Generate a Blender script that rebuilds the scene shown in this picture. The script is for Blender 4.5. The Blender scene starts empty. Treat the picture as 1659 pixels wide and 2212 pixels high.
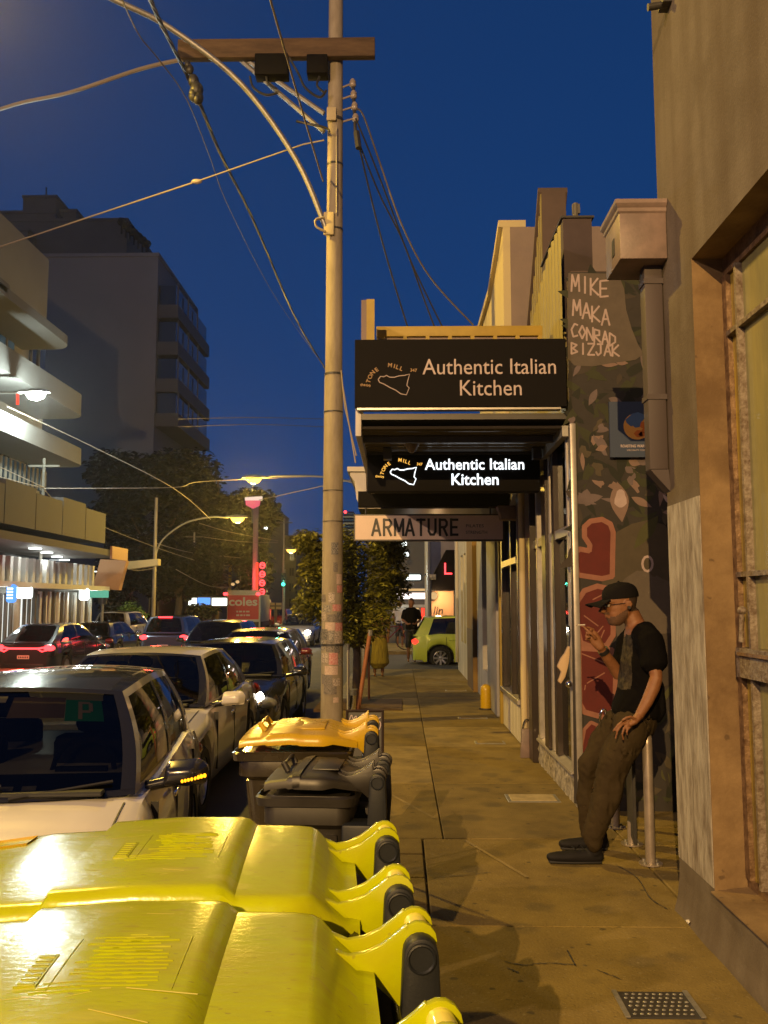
SUN_EL = 1.0
SKY_TINT = (1.08, 1.68, 2.15, 1)
SKY_STR = 0.15
LAMP_A = 22000.0
LAMP_B = 4200.0
LAMP_C = 2900.0
import bpy, bmesh, math, random
from mathutils import Vector, Matrix, noise
random.seed(7)
V = Vector
PI = math.pi
sc = bpy.context.scene
COL = sc.collection

# ------------------------------------------------------------------ camera
CAM_H = 1.65
F_PX = 1900.0                      # focal length in units of a 1659 x 2212 frame
PITCH = math.atan(196 / F_PX)
YAW = math.radians(1.07)
cam_d = bpy.data.cameras.new('camera')
cam = bpy.data.objects.new('camera', cam_d)
COL.objects.link(cam)
cam.location = (0, 0, CAM_H)
cam.rotation_euler = (PI / 2 + PITCH, 0, YAW)
cam_d.sensor_fit = 'VERTICAL'
cam_d.sensor_height = 36.0
cam_d.lens = 36.0 * F_PX / 2212
cam_d.clip_start = 0.05
cam_d.clip_end = 3000
sc.camera = cam

# ------------------------------------------------------------------ sky
world = bpy.data.worlds.new('World')
sc.world = world
world.use_nodes = True
wn = world.node_tree
wn.nodes.clear()
w_out = wn.nodes.new('ShaderNodeOutputWorld')
w_bg = wn.nodes.new('ShaderNodeBackground')
w_sky = wn.nodes.new('ShaderNodeTexSky')
w_sky.sky_type = 'NISHITA'
w_sky.sun_disc = False
w_sky.sun_elevation = math.radians(SUN_EL)
w_sky.sun_rotation = math.radians(200)
w_sky.air_density = 1.0
w_sky.dust_density = 0.6
w_sky.ozone_density = 4.0
w_hs = wn.nodes.new('ShaderNodeMix')
w_hs.data_type = 'RGBA'
w_hs.blend_type = 'MULTIPLY'
w_hs.inputs[0].default_value = 1.0
w_hs.inputs[7].default_value = SKY_TINT
w_bg.inputs['Strength'].default_value = SKY_STR
# the dusk sky is nearly even from the rooftops up: look the sky model up a little higher than the view
w_tc = wn.nodes.new('ShaderNodeTexCoord')
w_add = wn.nodes.new('ShaderNodeVectorMath'); w_add.operation = 'ADD'; w_add.inputs[1].default_value = (0, 0, 0.8)
w_nrm = wn.nodes.new('ShaderNodeVectorMath'); w_nrm.operation = 'NORMALIZE'
wn.links.new(w_tc.outputs['Generated'], w_add.inputs[0])
wn.links.new(w_add.outputs[0], w_nrm.inputs[0])
wn.links.new(w_nrm.outputs[0], w_sky.inputs['Vector'])
wn.links.new(w_sky.outputs['Color'], w_hs.inputs[6])
wn.links.new(w_hs.outputs[2], w_bg.inputs['Color'])
wn.links.new(w_bg.outputs['Background'], w_out.inputs['Surface'])

sc.view_settings.view_transform = 'Standard'
sc.view_settings.look = 'None'
sc.view_settings.exposure = 0.0
sc.view_settings.gamma = 1.0
sc.view_settings.use_curve_mapping = False
sc.render.engine = 'CYCLES'
cy = sc.cycles
cy.use_denoising = True
cy.max_bounces = 6
cy.diffuse_bounces = 3
cy.glossy_bounces = 4
cy.transmission_bounces = 4
cy.transparent_max_bounces = 12
cy.sample_clamp_indirect = 3.0
cy.sample_clamp_direct = 0.0
cy.caustics_reflective = False
cy.caustics_refractive = False

# ------------------------------------------------------------------ measuring the photograph
RC = cam.rotation_euler.to_matrix()
def ray(px, py):
    return RC @ V(((px - 829.5) / F_PX, -(py - 1106) / F_PX, -1.0))
def PY(px, py, y):
    d = ray(px, py); t = y / d.y
    return V((d.x * t, y, CAM_H + d.z * t))
def PX(px, py, x):
    d = ray(px, py); t = x / d.x
    return V((x, d.y * t, CAM_H + d.z * t))
def PZ(px, py, z):
    d = ray(px, py); t = (z - CAM_H) / d.z
    return V((d.x * t, d.y * t, z))

# ------------------------------------------------------------------ objects and tags
def tag(o, label=None, cat=None, group=None, kind=None):
    if label: o['label'] = label
    if cat: o['category'] = cat
    if group: o['group'] = group
    if kind: o['kind'] = kind
    return o
WK = set()
def thing(name, label, cat, loc=(0, 0, 0), rz=0.0, group=None, kind=None, wk=True):
    o = bpy.data.objects.new(name, None)
    o.empty_display_size = 0.2
    COL.objects.link(o)
    o.location = loc
    o.rotation_euler = (0, 0, rz)
    if wk: WK.add(o.name)          # its direct parts are measured in world coordinates
    return tag(o, label, cat, group, kind)

class MB:
    """collects faces, then becomes one mesh object"""
    def __init__(s):
        s.v = []; s.f = []; s.m = []; s.mi = 0
    def add(s, vs, fs):
        n = len(s.v)
        s.v += [tuple(p) for p in vs]
        for f in fs:
            s.f.append(tuple(i + n for i in f)); s.m.append(s.mi)
        return s
    def box(s, c, d, rz=0.0, R=None):
        c = V(c); h = [x / 2 for x in d]
        R = R or (Matrix.Rotation(rz, 3, 'Z') if rz else None)
        vs = []
        for dx, dy, dz in ((-1,-1,-1),(1,-1,-1),(1,1,-1),(-1,1,-1),(-1,-1,1),(1,-1,1),(1,1,1),(-1,1,1)):
            p = V((dx * h[0], dy * h[1], dz * h[2]))
            if R: p = R @ p
            vs.append(c + p)
        return s.add(vs, [(0,3,2,1),(4,5,6,7),(0,1,5,4),(1,2,6,5),(2,3,7,6),(3,0,4,7)])
    def bb(s, x0, x1, y0, y1, z0, z1):
        return s.box(((x0+x1)/2, (y0+y1)/2, (z0+z1)/2), (abs(x1-x0), abs(y1-y0), abs(z1-z0)))
    def quad(s, a, b, c, d):
        return s.add([a, b, c, d], [(0, 1, 2, 3)])
    def poly(s, pts):
        return s.add(pts, [tuple(range(len(pts)))])
    def prism(s, pts, off):
        off = V(off); n = len(pts)
        vs = [V(p) for p in pts] + [V(p) + off for p in pts]
        fs = [tuple(range(n))[::-1], tuple(range(n, 2 * n))]
        for i in range(n):
            j = (i + 1) % n
            fs.append((i, j, n + j, n + i))
        return s.add(vs, fs)
    def tube(s, pts, r, n=8, cap=True):
        pts = [V(p) for p in pts]
        rs = r if isinstance(r, (list, tuple)) else [r] * len(pts)
        vs = []; fs = []
        t0 = (pts[1] - pts[0]).normalized()
        up = V((0, 0, 1)) if abs(t0.z) < 0.9 else V((1, 0, 0))
        a = t0.cross(up).normalized()
        for i, p in enumerate(pts):
            if i == 0: t = pts[1] - pts[0]
            elif i == len(pts) - 1: t = pts[-1] - pts[-2]
            else: t = (pts[i+1] - pts[i]).normalized() + (pts[i] - pts[i-1]).normalized()
            if t.length < 1e-9: t = t0
            t = t.normalized()
            a = (a - t * a.dot(t))
            a = a.normalized() if a.length > 1e-6 else t.orthogonal().normalized()
            b = t.cross(a)
            for k in range(n):
                th = 2 * PI * k / n
                vs.append(p + (a * math.cos(th) + b * math.sin(th)) * rs[i])
        for i in range(len(pts) - 1):
            for k in range(n):
                k2 = (k + 1) % n
                fs.append((i*n+k, i*n+k2, (i+1)*n+k2, (i+1)*n+k))
        if cap:
            fs.append(tuple(range(n))[::-1]); fs.append(tuple((len(pts)-1)*n + k for k in range(n)))
        return s.add(vs, fs)
    def cyl(s, p0, p1, r, n=16):
        return s.tube([p0, p1], r, n)
    def loft(s, rings, cap=True, closed=True):
        n = len(rings[0]); vs = [p for r in rings for p in r]; fs = []
        for i in range(len(rings) - 1):
            for k in range(n if closed else n - 1):
                k2 = (k + 1) % n
                fs.append((i*n+k, i*n+k2, (i+1)*n+k2, (i+1)*n+k))
        if cap:
            fs.append(tuple(range(n))[::-1]); fs.append(tuple((len(rings)-1)*n + k for k in range(n)))
        return s.add(vs, fs)
    def lathe(s, prof, c=(0,0,0), n=24, axis='Z', cap=True):
        c = V(c); rings = []
        for r, h in prof:
            ring = []
            for k in range(n):
                t = 2 * PI * k / n
                a, b = r * math.cos(t), r * math.sin(t)
                p = {'Z': V((a, b, h)), 'X': V((h, a, b)), 'Y': V((a, h, b))}[axis]
                ring.append(c + p)
            rings.append(ring)
        return s.loft(rings, cap=cap)
    def grid(s, fn, nu, nv):
        vs = [fn(i / nu, j / nv) for i in range(nu + 1) for j in range(nv + 1)]
        fs = [(i*(nv+1)+j, (i+1)*(nv+1)+j, (i+1)*(nv+1)+j+1, i*(nv+1)+j+1) for i in range(nu) for j in range(nv)]
        return s.add(vs, fs)
    def ball(s, c, r, n=12, m=8):
        c = V(c); r = r if hasattr(r, '__len__') else (r, r, r)
        rings = []
        for j in range(m + 1):
            ph = -PI/2 + PI * (j if 0 < j < m else (0.02 if j == 0 else m - 0.02)) / m
            rings.append([c + V((r[0]*math.cos(ph)*math.cos(2*PI*k/n), r[1]*math.cos(ph)*math.sin(2*PI*k/n), r[2]*math.sin(ph))) for k in range(n)])
        return s.loft(rings)
    def mesh(s, name, mats, smooth=None, fix=True):
        me = bpy.data.meshes.new(name)
        me.from_pydata(s.v, [], s.f)
        for m in (mats if isinstance(mats, (list, tuple)) else [mats]): me.materials.append(m)
        if any(s.m): me.polygons.foreach_set('material_index', s.m)
        if fix:
            bm = bmesh.new(); bm.from_mesh(me)
            bmesh.ops.recalc_face_normals(bm, faces=bm.faces)
            bm.to_mesh(me); bm.free()
        if smooth is not None:
            me.polygons.foreach_set('use_smooth', [True] * len(me.polygons))
            if smooth < 170: me.set_sharp_from_angle(angle=math.radians(smooth))
        me.update()
        return me
    def obj(s, name, mats, parent=None, smooth=None, loc=None, rot=None, bevel=0.0, seg=2, fix=True):
        me = s.mesh(name, mats, smooth, fix)
        if bevel:
            bm = bmesh.new(); bm.from_mesh(me)
            bmesh.ops.remove_doubles(bm, verts=bm.verts, dist=1e-5)
            ed = [e for e in bm.edges if len(e.link_faces) == 2 and e.calc_face_angle(0) > math.radians(35)]
            bmesh.ops.bevel(bm, geom=ed, offset=bevel, segments=seg, profile=0.5, affect='EDGES', clamp_overlap=True)
            bm.to_mesh(me); bm.free()
            me.polygons.foreach_set('use_smooth', [True] * len(me.polygons))
            me.set_sharp_from_angle(angle=math.radians(35))
        o = bpy.data.objects.new(name, me)
        COL.objects.link(o)
        if parent: o.parent = parent
        L = V(loc or (0, 0, 0))
        o.location = L - parent.location if parent and parent.name in WK else L
        if rot: o.rotation_euler = rot
        return o
def inst(name, me, parent=None, loc=(0,0,0), rot=(0,0,0), scale=(1,1,1)):
    o = bpy.data.objects.new(name, me)
    COL.objects.link(o)
    if parent: o.parent = parent
    o.location = V(loc) - parent.location if parent and parent.name in WK else V(loc)
    o.rotation_euler = rot; o.scale = scale
    return o
def kids(o): return [c for c in bpy.data.objects if c.parent == o]
def copy_tree(o, parent=None):
    c = o.copy(); COL.objects.link(c); c.parent = parent
    for ch in kids(o): copy_tree(ch, c)
    return c

# ------------------------------------------------------------------ materials
def lnk(nt, a, b): nt.links.new(a, b)
def mat(name, col, rough=0.6, metal=0.0, var=0.0, vscale=6.0, bump=0.0, bscale=40.0, coat=0.0, spec=0.5,
        col2=None, stretch=(1,1,1), detail=5.0, rvar=0.0, emit=None, estr=0.0, trans=0.0, streak=None, spots=None):
    m = bpy.data.materials.new(name); m.use_nodes = True
    nt = m.node_tree; b = nt.nodes['Principled BSDF']
    b.inputs['Base Color'].default_value = (*col, 1)
    b.inputs['Roughness'].default_value = rough
    b.inputs['Metallic'].default_value = metal
    b.inputs['Specular IOR Level'].default_value = spec
    if coat:
        b.inputs['Coat Weight'].default_value = coat
        b.inputs['Coat Roughness'].default_value = 0.04
    if trans: b.inputs['Transmission Weight'].default_value = trans
    if emit:
        b.inputs['Emission Color'].default_value = (*emit, 1)
        b.inputs['Emission Strength'].default_value = estr
    if var or bump or rvar:
        tc = nt.nodes.new('ShaderNodeTexCoord')
        mp = nt.nodes.new('ShaderNodeMapping'); mp.inputs['Scale'].default_value = stretch
        lnk(nt, tc.outputs['Object'], mp.inputs['Vector'])
        n1 = nt.nodes.new('ShaderNodeTexNoise'); n1.inputs['Scale'].default_value = vscale
        n1.inputs['Detail'].default_value = detail; n1.inputs['Roughness'].default_value = 0.65
        lnk(nt, mp.outputs['Vector'], n1.inputs['Vector'])
        if var:
            c2 = col2 or tuple(c * 0.45 for c in col)
            mx = nt.nodes.new('ShaderNodeMix'); mx.data_type = 'RGBA'
            mr = nt.nodes.new('ShaderNodeMapRange')
            mr.inputs['From Min'].default_value = 0.38; mr.inputs['From Max'].default_value = 0.68
            mr.inputs['To Max'].default_value = var
            lnk(nt, n1.outputs['Fac'], mr.inputs['Value'])
            lnk(nt, mr.outputs['Result'], mx.inputs[0])
            mx.inputs[6].default_value = (*col, 1); mx.inputs[7].default_value = (*c2, 1)
            last = mx
            if streak:
                s1 = nt.nodes.new('ShaderNodeTexNoise'); s1.inputs['Scale'].default_value = streak[0]
                s1.inputs['Detail'].default_value = 8.0
                mp2 = nt.nodes.new('ShaderNodeMapping'); mp2.inputs['Scale'].default_value = (1, 1, 0.06)
                lnk(nt, tc.outputs['Object'], mp2.inputs['Vector']); lnk(nt, mp2.outputs['Vector'], s1.inputs['Vector'])
                mr2 = nt.nodes.new('ShaderNodeMapRange')
                mr2.inputs['From Min'].default_value = 0.42; mr2.inputs['From Max'].default_value = 0.66
                mr2.inputs['To Max'].default_value = streak[1]
                lnk(nt, s1.outputs['Fac'], mr2.inputs['Value'])
                m3 = nt.nodes.new('ShaderNodeMix'); m3.data_type = 'RGBA'
                lnk(nt, mr2.outputs['Result'], m3.inputs[0]); lnk(nt, mx.outputs[2], m3.inputs[6])
                m3.inputs[7].default_value = (*streak[2], 1)
                last = m3
            for sp in (spots or []):          # (scale, radius, colour, strength): gum marks, drips and stains
                vo = nt.nodes.new('ShaderNodeTexVoronoi'); vo.inputs['Scale'].default_value = sp[0]; vo.inputs['Randomness'].default_value = 1.0
                wv_ = nt.nodes.new('ShaderNodeVectorMath'); wv_.operation = 'MULTIPLY_ADD'
                nv_ = nt.nodes.new('ShaderNodeTexNoise'); nv_.inputs['Scale'].default_value = sp[0]*2.5
                lnk(nt, mp.outputs['Vector'], nv_.inputs['Vector'])
                lnk(nt, nv_.outputs['Color'], wv_.inputs[0]); wv_.inputs[1].default_value = (.12/sp[0]*3,)*3; lnk(nt, mp.outputs['Vector'], wv_.inputs[2])
                lnk(nt, wv_.outputs[0], vo.inputs['Vector'])
                mr_ = nt.nodes.new('ShaderNodeMapRange'); mr_.inputs['From Min'].default_value = sp[1]; mr_.inputs['From Max'].default_value = sp[1]*.6
                mr_.inputs['To Min'].default_value = 0; mr_.inputs['To Max'].default_value = sp[3]
                lnk(nt, vo.outputs['Distance'], mr_.inputs['Value'])
                mq = nt.nodes.new('ShaderNodeMix'); mq.data_type = 'RGBA'
                lnk(nt, mr_.outputs['Result'], mq.inputs[0]); lnk(nt, last.outputs[2], mq.inputs[6]); mq.inputs[7].default_value = (*sp[2], 1)
                last = mq
            lnk(nt, last.outputs[2], b.inputs['Base Color'])
        if rvar:
            mr = nt.nodes.new('ShaderNodeMapRange')
            mr.inputs['From Min'].default_value = 0.3; mr.inputs['From Max'].default_value = 0.7
            mr.inputs['To Min'].default_value = max(0.02, rough - rvar); mr.inputs['To Max'].default_value = min(1, rough + rvar)
            lnk(nt, n1.outputs['Fac'], mr.inputs['Value']); lnk(nt, mr.outputs['Result'], b.inputs['Roughness'])
        if bump:
            n2 = nt.nodes.new('ShaderNodeTexNoise'); n2.inputs['Scale'].default_value = bscale; n2.inputs['Detail'].default_value = 6
            lnk(nt, mp.outputs['Vector'], n2.inputs['Vector'])
            bp = nt.nodes.new('ShaderNodeBump'); bp.inputs['Strength'].default_value = bump; bp.inputs['Distance'].default_value = 0.01
            lnk(nt, n2.outputs['Fac'], bp.inputs['Height']); lnk(nt, bp.outputs['Normal'], b.inputs['Normal'])
    return m
def emis(name, col, s):
    m = bpy.data.materials.new(name); m.use_nodes = True
    nt = m.node_tree; nt.nodes.clear()
    o = nt.nodes.new('ShaderNodeOutputMaterial'); e = nt.nodes.new('ShaderNodeEmission')
    e.inputs['Color'].default_value = (*col, 1); e.inputs['Strength'].default_value = s
    lnk(nt, e.outputs[0], o.inputs[0])
    return m
def glass(name, tint=(0.55, 0.6, 0.58), rough=0.02, ior=1.5, refl=1.0):
    m = bpy.data.materials.new(name); m.use_nodes = True
    nt = m.node_tree; nt.nodes.clear()
    o = nt.nodes.new('ShaderNodeOutputMaterial'); mx = nt.nodes.new('ShaderNodeMixShader')
    t = nt.nodes.new('ShaderNodeBsdfTransparent'); t.inputs['Color'].default_value = (*tint, 1)
    g = nt.nodes.new('ShaderNodeBsdfGlossy'); g.inputs['Roughness'].default_value = rough
    g.inputs['Color'].default_value = (refl, refl, refl, 1)
    fr = nt.nodes.new('ShaderNodeFresnel'); fr.inputs['IOR'].default_value = ior
    lnk(nt, fr.outputs[0], mx.inputs[0]); lnk(nt, t.outputs[0], mx.inputs[1]); lnk(nt, g.outputs[0], mx.inputs[2])
    lnk(nt, mx.outputs[0], o.inputs[0])
    return m

M = {}
M['asphalt'] = mat('asphalt', (0.05, 0.05, 0.052), 0.75, var=0.6, vscale=1.2, col2=(0.085, 0.083, 0.08), bump=0.5, bscale=120)
M['footpath'] = mat('footpath_concrete', (0.195, 0.143, 0.043), 0.85, var=1.0, vscale=1.6, col2=(0.105, 0.074, 0.022), bump=0.5, bscale=70, detail=12, spec=0.3, spots=[(7, .13, (.05, .04, .022), .75), (3.2, .34, (.085, .066, .03), .55), (17, .16, (.25, .21, .12), .35), (46, .2, (.05, .04, .02), .5), (38, .17, (.28, .23, .13), .4)])
M['footpath2'] = mat('footpath_patch', (0.165, 0.122, 0.042), 0.85, var=1.0, vscale=2.2, col2=(0.09, 0.065, 0.022), bump=0.5, bscale=90, detail=12, spec=0.3, spots=[(6, .13, (.045, .036, .02), .75), (2.6, .34, (.07, .056, .028), .55)])
M['footpath3'] = mat('footpath_pale', (0.25, 0.19, 0.08), 0.85, var=1.0, vscale=2.6, col2=(0.135, 0.10, 0.04), bump=0.5, bscale=80, detail=12, spec=0.3, spots=[(6, .12, (.06, .048, .026), .7), (2.9, .34, (.11, .09, .05), .5)])
M['bluestone'] = mat('bluestone', (0.2, 0.19, 0.185), 0.7, var=0.9, vscale=5, col2=(0.11, 0.105, 0.1), bump=0.7, bscale=30)
M['line'] = mat('line_paint', (0.75, 0.74, 0.7), 0.6, var=0.7, vscale=9, col2=(0.35, 0.33, 0.3))
M['render'] = mat('wall_render', (0.155, 0.13, 0.102), 0.9, var=1.0, vscale=1.6, col2=(0.09, 0.07, 0.05), bump=0.28, bscale=75, streak=(6.0, 0.5, (0.085, 0.062, 0.042)), detail=14, spec=0.2, spots=[(1.3, .30, (.13, .10, .075), .45)])
M['peeled_lit'] = mat('peeled_lit_render', (0.34, 0.31, 0.27), 0.75, var=1.0, vscale=17, col2=(0.13, 0.10, 0.075), bump=0.9, bscale=34, stretch=(1, 1, 0.28), detail=14)  # flaking render, with whitish reflected shop light put into its colour
M['reveal'] = mat('reveal_render', (0.21, 0.14, 0.065), 0.9, var=1.0, vscale=2.6, col2=(0.095, 0.055, 0.022), spots=[(2.2, .35, (.10, .06, .025), .7), (9, .14, (.05, .03, .015), .6)], bump=0.3, bscale=50, detail=9)
M['steel_old'] = mat('old_steel', (0.22, 0.14, 0.075), 0.5, var=1.0, vscale=18, col2=(0.07, 0.035, 0.018), bump=0.5, bscale=60, metal=0.2)
M['steel_pale'] = mat('flaking_paint', (0.21, 0.175, 0.135), 0.6, var=1.0, vscale=30, col2=(0.08, 0.05, 0.03), bump=0.8, bscale=50)
M['pane_lit_tone'] = mat('lit_tone_pane', (0.42, 0.29, 0.02), 0.22, var=0.7, vscale=3, col2=(0.13, 0.12, 0.07), stretch=(1,1,0.3), spec=0.6, rvar=0.1)  # narrow panes: their warm yellow glow is put into the colour
M['pane_grey'] = mat('grey_pane', (0.27, 0.25, 0.10), 0.16, var=0.8, vscale=4, col2=(0.12, 0.12, 0.08), stretch=(1,1,0.2), spec=0.6, rvar=0.1)
M['pinkmetal'] = mat('pinkish_paint', (0.135, 0.10, 0.088), 0.5, var=0.4, vscale=5, col2=(0.33, 0.23, 0.2), bump=0.1, bscale=70)
M['pipe'] = mat('downpipe_paint', (0.052, 0.04, 0.04), 0.65, var=0.5, vscale=4, col2=(0.06, 0.045, 0.044))
M['black'] = mat('black', (0.012, 0.012, 0.013), 0.5)
M['black_gloss'] = mat('black_gloss', (0.012, 0.012, 0.014), 0.18, coat=0.4)
M['rubber'] = mat('rubber', (0.018, 0.018, 0.018), 0.8)
M['chrome'] = mat('chrome', (0.75, 0.75, 0.76), 0.12, metal=1.0)
M['alloy'] = mat('alloy', (0.6, 0.6, 0.62), 0.3, metal=0.9)
M['galv'] = mat('galvanised', (0.30, 0.29, 0.27), 0.5, metal=0.6, var=0.5, vscale=30)
M['bluegrey'] = mat('dark_plastic', (0.009, 0.011, 0.014), 0.5, var=0.3, vscale=5, col2=(0.016, 0.018, 0.022), spec=0.3, bump=0.05, bscale=200)
M['binbody'] = mat('bin_body', (0.018, 0.014, 0.008), 0.22, var=0.5, vscale=4, col2=(0.05, 0.04, 0.022), rvar=0.12)
M['darkbin'] = mat('dark_bin', (0.011, 0.0095, 0.008), 0.45, var=0.5, vscale=4, col2=(0.02, 0.017, 0.014), rvar=0.12)
M['yellow'] = mat('yellow_lid', (0.36, 0.42, 0.001), 0.2, spots=[(9, .2, (.30, .27, .04), .45), (4, .22, (.46, .45, .07), .35), (26, .14, (.2, .17, .03), .5)], var=0.7, vscale=6, col2=(0.30, 0.29, 0.006), rvar=0.055, spec=0.32, detail=9, stretch=(1, 2.5, 1), bump=0.07, bscale=40)
M['yellow2'] = mat('orange_yellow_lid', (0.42, 0.27, 0.008), 0.3, var=0.35, vscale=5, col2=(0.28, 0.17, 0.008), rvar=0.12)
M['yellow_rod'] = mat('pale_yellow_rod', (0.75, 0.68, 0.12), 0.15, spec=0.8)
M['pole'] = mat('pole_paint', (0.31, 0.265, 0.20), 0.8, var=0.9, vscale=6, col2=(0.19, 0.155, 0.11), bump=0.35, bscale=40, stretch=(1, 1, 0.25), detail=9)
M['timber'] = mat('crossarm_timber', (0.115, 0.07, 0.035), 0.85, var=0.9, vscale=9, col2=(0.06, 0.035, 0.018), stretch=(0.2, 1, 1), bump=0.4)
M['dark_metal'] = mat('dark_metal', (0.05, 0.047, 0.045), 0.45, metal=0.3, var=0.4, vscale=8)
M['cable'] = mat('cable_black', (0.03, 0.03, 0.03), 0.5)
M['cable_grey'] = mat('cable_grey', (0.13, 0.11, 0.10), 0.5)
M['cable_pale'] = mat('cable_pale', (0.26, 0.22, 0.18), 0.5)
M['ceramic'] = mat('insulator', (0.3, 0.25, 0.22), 0.3)
M['signdark'] = mat('sign_dark', (0.0045, 0.0035, 0.0033), 0.7, var=0.3, vscale=6, spec=0.12)
M['signtext'] = mat('sign_lettering', (0.44, 0.36, 0.34), 0.7)
M['signgold'] = mat('sign_gold', (0.30, 0.19, 0.09), 0.7)
M['lit_white'] = emis('lit_letter_white', (0.92, 0.97, 1.0), 1.8)
M['lit_gold'] = emis('lit_letter_gold', (1.0, 0.5, 0.08), 1.2)
M['soffit'] = mat('soffit_metal', (0.06, 0.052, 0.045), 0.3, metal=0.4, var=0.4, vscale=3)
M['olive'] = mat('olive_cladding', (0.23, 0.19, 0.055), 0.55, var=0.5, vscale=3, col2=(0.16, 0.13, 0.04))
M['brownend'] = mat('brown_plaster', (0.095, 0.066, 0.052), 0.8, var=0.5, vscale=2)
M['purple'] = mat('purple_plaster', (0.062, 0.043, 0.043), 0.8, var=0.5, vscale=2)
M['cream'] = mat('cream_plaster', (0.48, 0.40, 0.22), 0.8, var=0.5, vscale=1.5, col2=(0.42, 0.35, 0.22), bump=0.2)
M['pinkwall'] = mat('pink_plaster', (0.18, 0.14, 0.125), 0.8, var=0.5, vscale=1.5, col2=(0.28, 0.21, 0.18), bump=0.2)
M['ochre'] = mat('ochre_beam', (0.36, 0.25, 0.035), 0.6, var=0.4, vscale=4)
M['armature'] = mat('sign_cream', (0.80, 0.63, 0.52), 0.6, var=0.25, vscale=2)
M['white'] = mat('white_paint', (0.50, 0.475, 0.44), 0.6, var=0.4, vscale=5, col2=(0.5, 0.46, 0.42))
M['whitewall'] = mat('white_wall', (0.56, 0.54, 0.48), 0.8, var=0.7, vscale=1.6, col2=(0.38, 0.35, 0.3), bump=0.3, streak=(6.0, 0.4, (0.3, 0.27, 0.22)))
M['brownwall'] = mat('brown_wall', (0.24, 0.145, 0.05), 0.8, var=0.5, vscale=2)
M['darkwood'] = mat('dark_timber_frame', (0.03, 0.02, 0.015), 0.35, var=0.4, vscale=6)
M['alufr'] = mat('aluminium_frame', (0.45, 0.42, 0.38), 0.35, metal=0.5, var=0.4, vscale=10)
M['shopglass'] = glass('shop_glass', (0.45, 0.44, 0.4), 0.03, 1.75)
M['carglass'] = glass('car_glass', (0.24, 0.24, 0.22), 0.02, 1.45)
M['lens_clear'] = glass('spectacle_lens', (.9, .9, .88), .02, 1.2)
M['tint'] = glass('tinted_glass', (0.14, 0.14, 0.14), 0.03, 1.6)
M['interior'] = mat('car_interior', (0.007, 0.0065, 0.006), 0.9, spec=0.1)
M['seat'] = mat('seat_cloth', (0.009, 0.0085, 0.008), 0.95, spec=0.1)
M['skin'] = mat('skin', (0.205, 0.088, 0.035), 0.6, var=0.6, vscale=30, col2=(0.14, 0.054, 0.02), bump=0.06, bscale=160)
M['tshirt'] = mat('black_cotton', (0.0035, 0.003, 0.003), 0.95, spec=0.08, bump=0.3, bscale=18)
M['trousers'] = mat('olive_trousers', (0.040, 0.029, 0.015), 0.95, spec=0.08, var=0.5, vscale=14, col2=(0.024, 0.017, 0.009), bump=0.5, bscale=14)
M['shoe'] = mat('dark_shoe', (0.008, 0.0075, 0.009), 0.7, spec=0.2)
M['cap'] = mat('dark_cap', (0.007, 0.006, 0.006), 0.9, spec=0.1, bump=0.2, bscale=80)
M['beard'] = mat('beard', (0.075, 0.04, 0.022), 0.85, var=0.7, vscale=90, col2=(0.13, 0.065, 0.035))
M['hair'] = mat('hair', (0.035, 0.02, 0.012), 0.7)
M['print'] = mat('shirt_print', (0.055, 0.045, 0.028), 0.9, var=1.0, vscale=30, col2=(0.008, 0.007, 0.007), spec=0.15)
M['hoop'] = mat('hoop_steel', (0.36, 0.31, 0.27), 0.35, metal=0.5, var=0.5, vscale=12, col2=(0.2, 0.16, 0.13))
M['soil'] = mat('soil', (0.09, 0.05, 0.03), 0.95, var=0.7, vscale=12, bump=0.9, bscale=60)
M['bark'] = mat('bark', (0.11, 0.08, 0.055), 0.9, var=0.7, vscale=12, bump=0.8, bscale=25, stretch=(1, 1, 0.3))
M['leaf'] = mat('leaf', (0.16, 0.15, 0.02), 0.4, var=0.8, vscale=2.5, col2=(0.06, 0.075, 0.014))
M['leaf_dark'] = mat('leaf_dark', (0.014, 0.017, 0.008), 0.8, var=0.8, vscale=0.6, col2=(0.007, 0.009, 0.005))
M['leaf_bright'] = mat('leaf_bright', (0.12, 0.22, 0.05), 0.6)
M['stake'] = mat('rusty_stake', (0.30, 0.11, 0.045), 0.6, var=0.5, vscale=12)
M['sodium'] = emis('sodium_lens', (1.0, 0.47, 0.06), 6.0)
M['sodium_core'] = emis('sodium_core', (1.0, 0.78, 0.4), 14.0)
M['ledlens'] = emis('led_lens', (0.9, 1.0, 0.92), 40.0)
M['redlit'] = emis('red_light', (1.0, 0.04, 0.045), 5.0)
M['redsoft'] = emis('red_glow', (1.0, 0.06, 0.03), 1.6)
M['head'] = emis('headlight_lit', (1.0, 0.9, 0.72), 22.0)
M['amber'] = emis('amber_light', (1.0, 0.36, 0.008), 3.2)
M['green'] = emis('green_light', (0.05, 1.0, 0.55), 5.0)
M['shoplit'] = emis('lit_shop_white', (0.95, 0.98, 0.9), 1.1)
M['warmlit'] = emis('lit_shop_warm', (1.0, 0.62, 0.26), 0.75)
M['signlit'] = emis('lit_sign_white', (0.92, 1.0, 0.95), 3.2)
M['bluelit'] = emis('lit_sign_blue', (0.12, 0.35, 1.0), 1.4)
M['greenlit'] = emis('lit_sign_green', (0.25, 0.9, 0.6), 0.5)
M['dimwin'] = emis('dim_window', (0.9, 0.75, 0.4), 0.16)
M['coolwin'] = emis('cool_window', (0.3, 0.5, 0.6), 0.08)
M['greybld'] = mat('grey_render', (0.19, 0.188, 0.185), 0.85, var=0.4, vscale=0.2, col2=(0.24, 0.235, 0.23), bump=0.1)
M['darkbld'] = mat('dark_render', (0.13, 0.12, 0.10), 0.85, var=0.4, vscale=0.2)
M['modern'] = mat('modern_panel', (0.085, 0.078, 0.074), 0.7, var=0.3, vscale=0.4)
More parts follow.
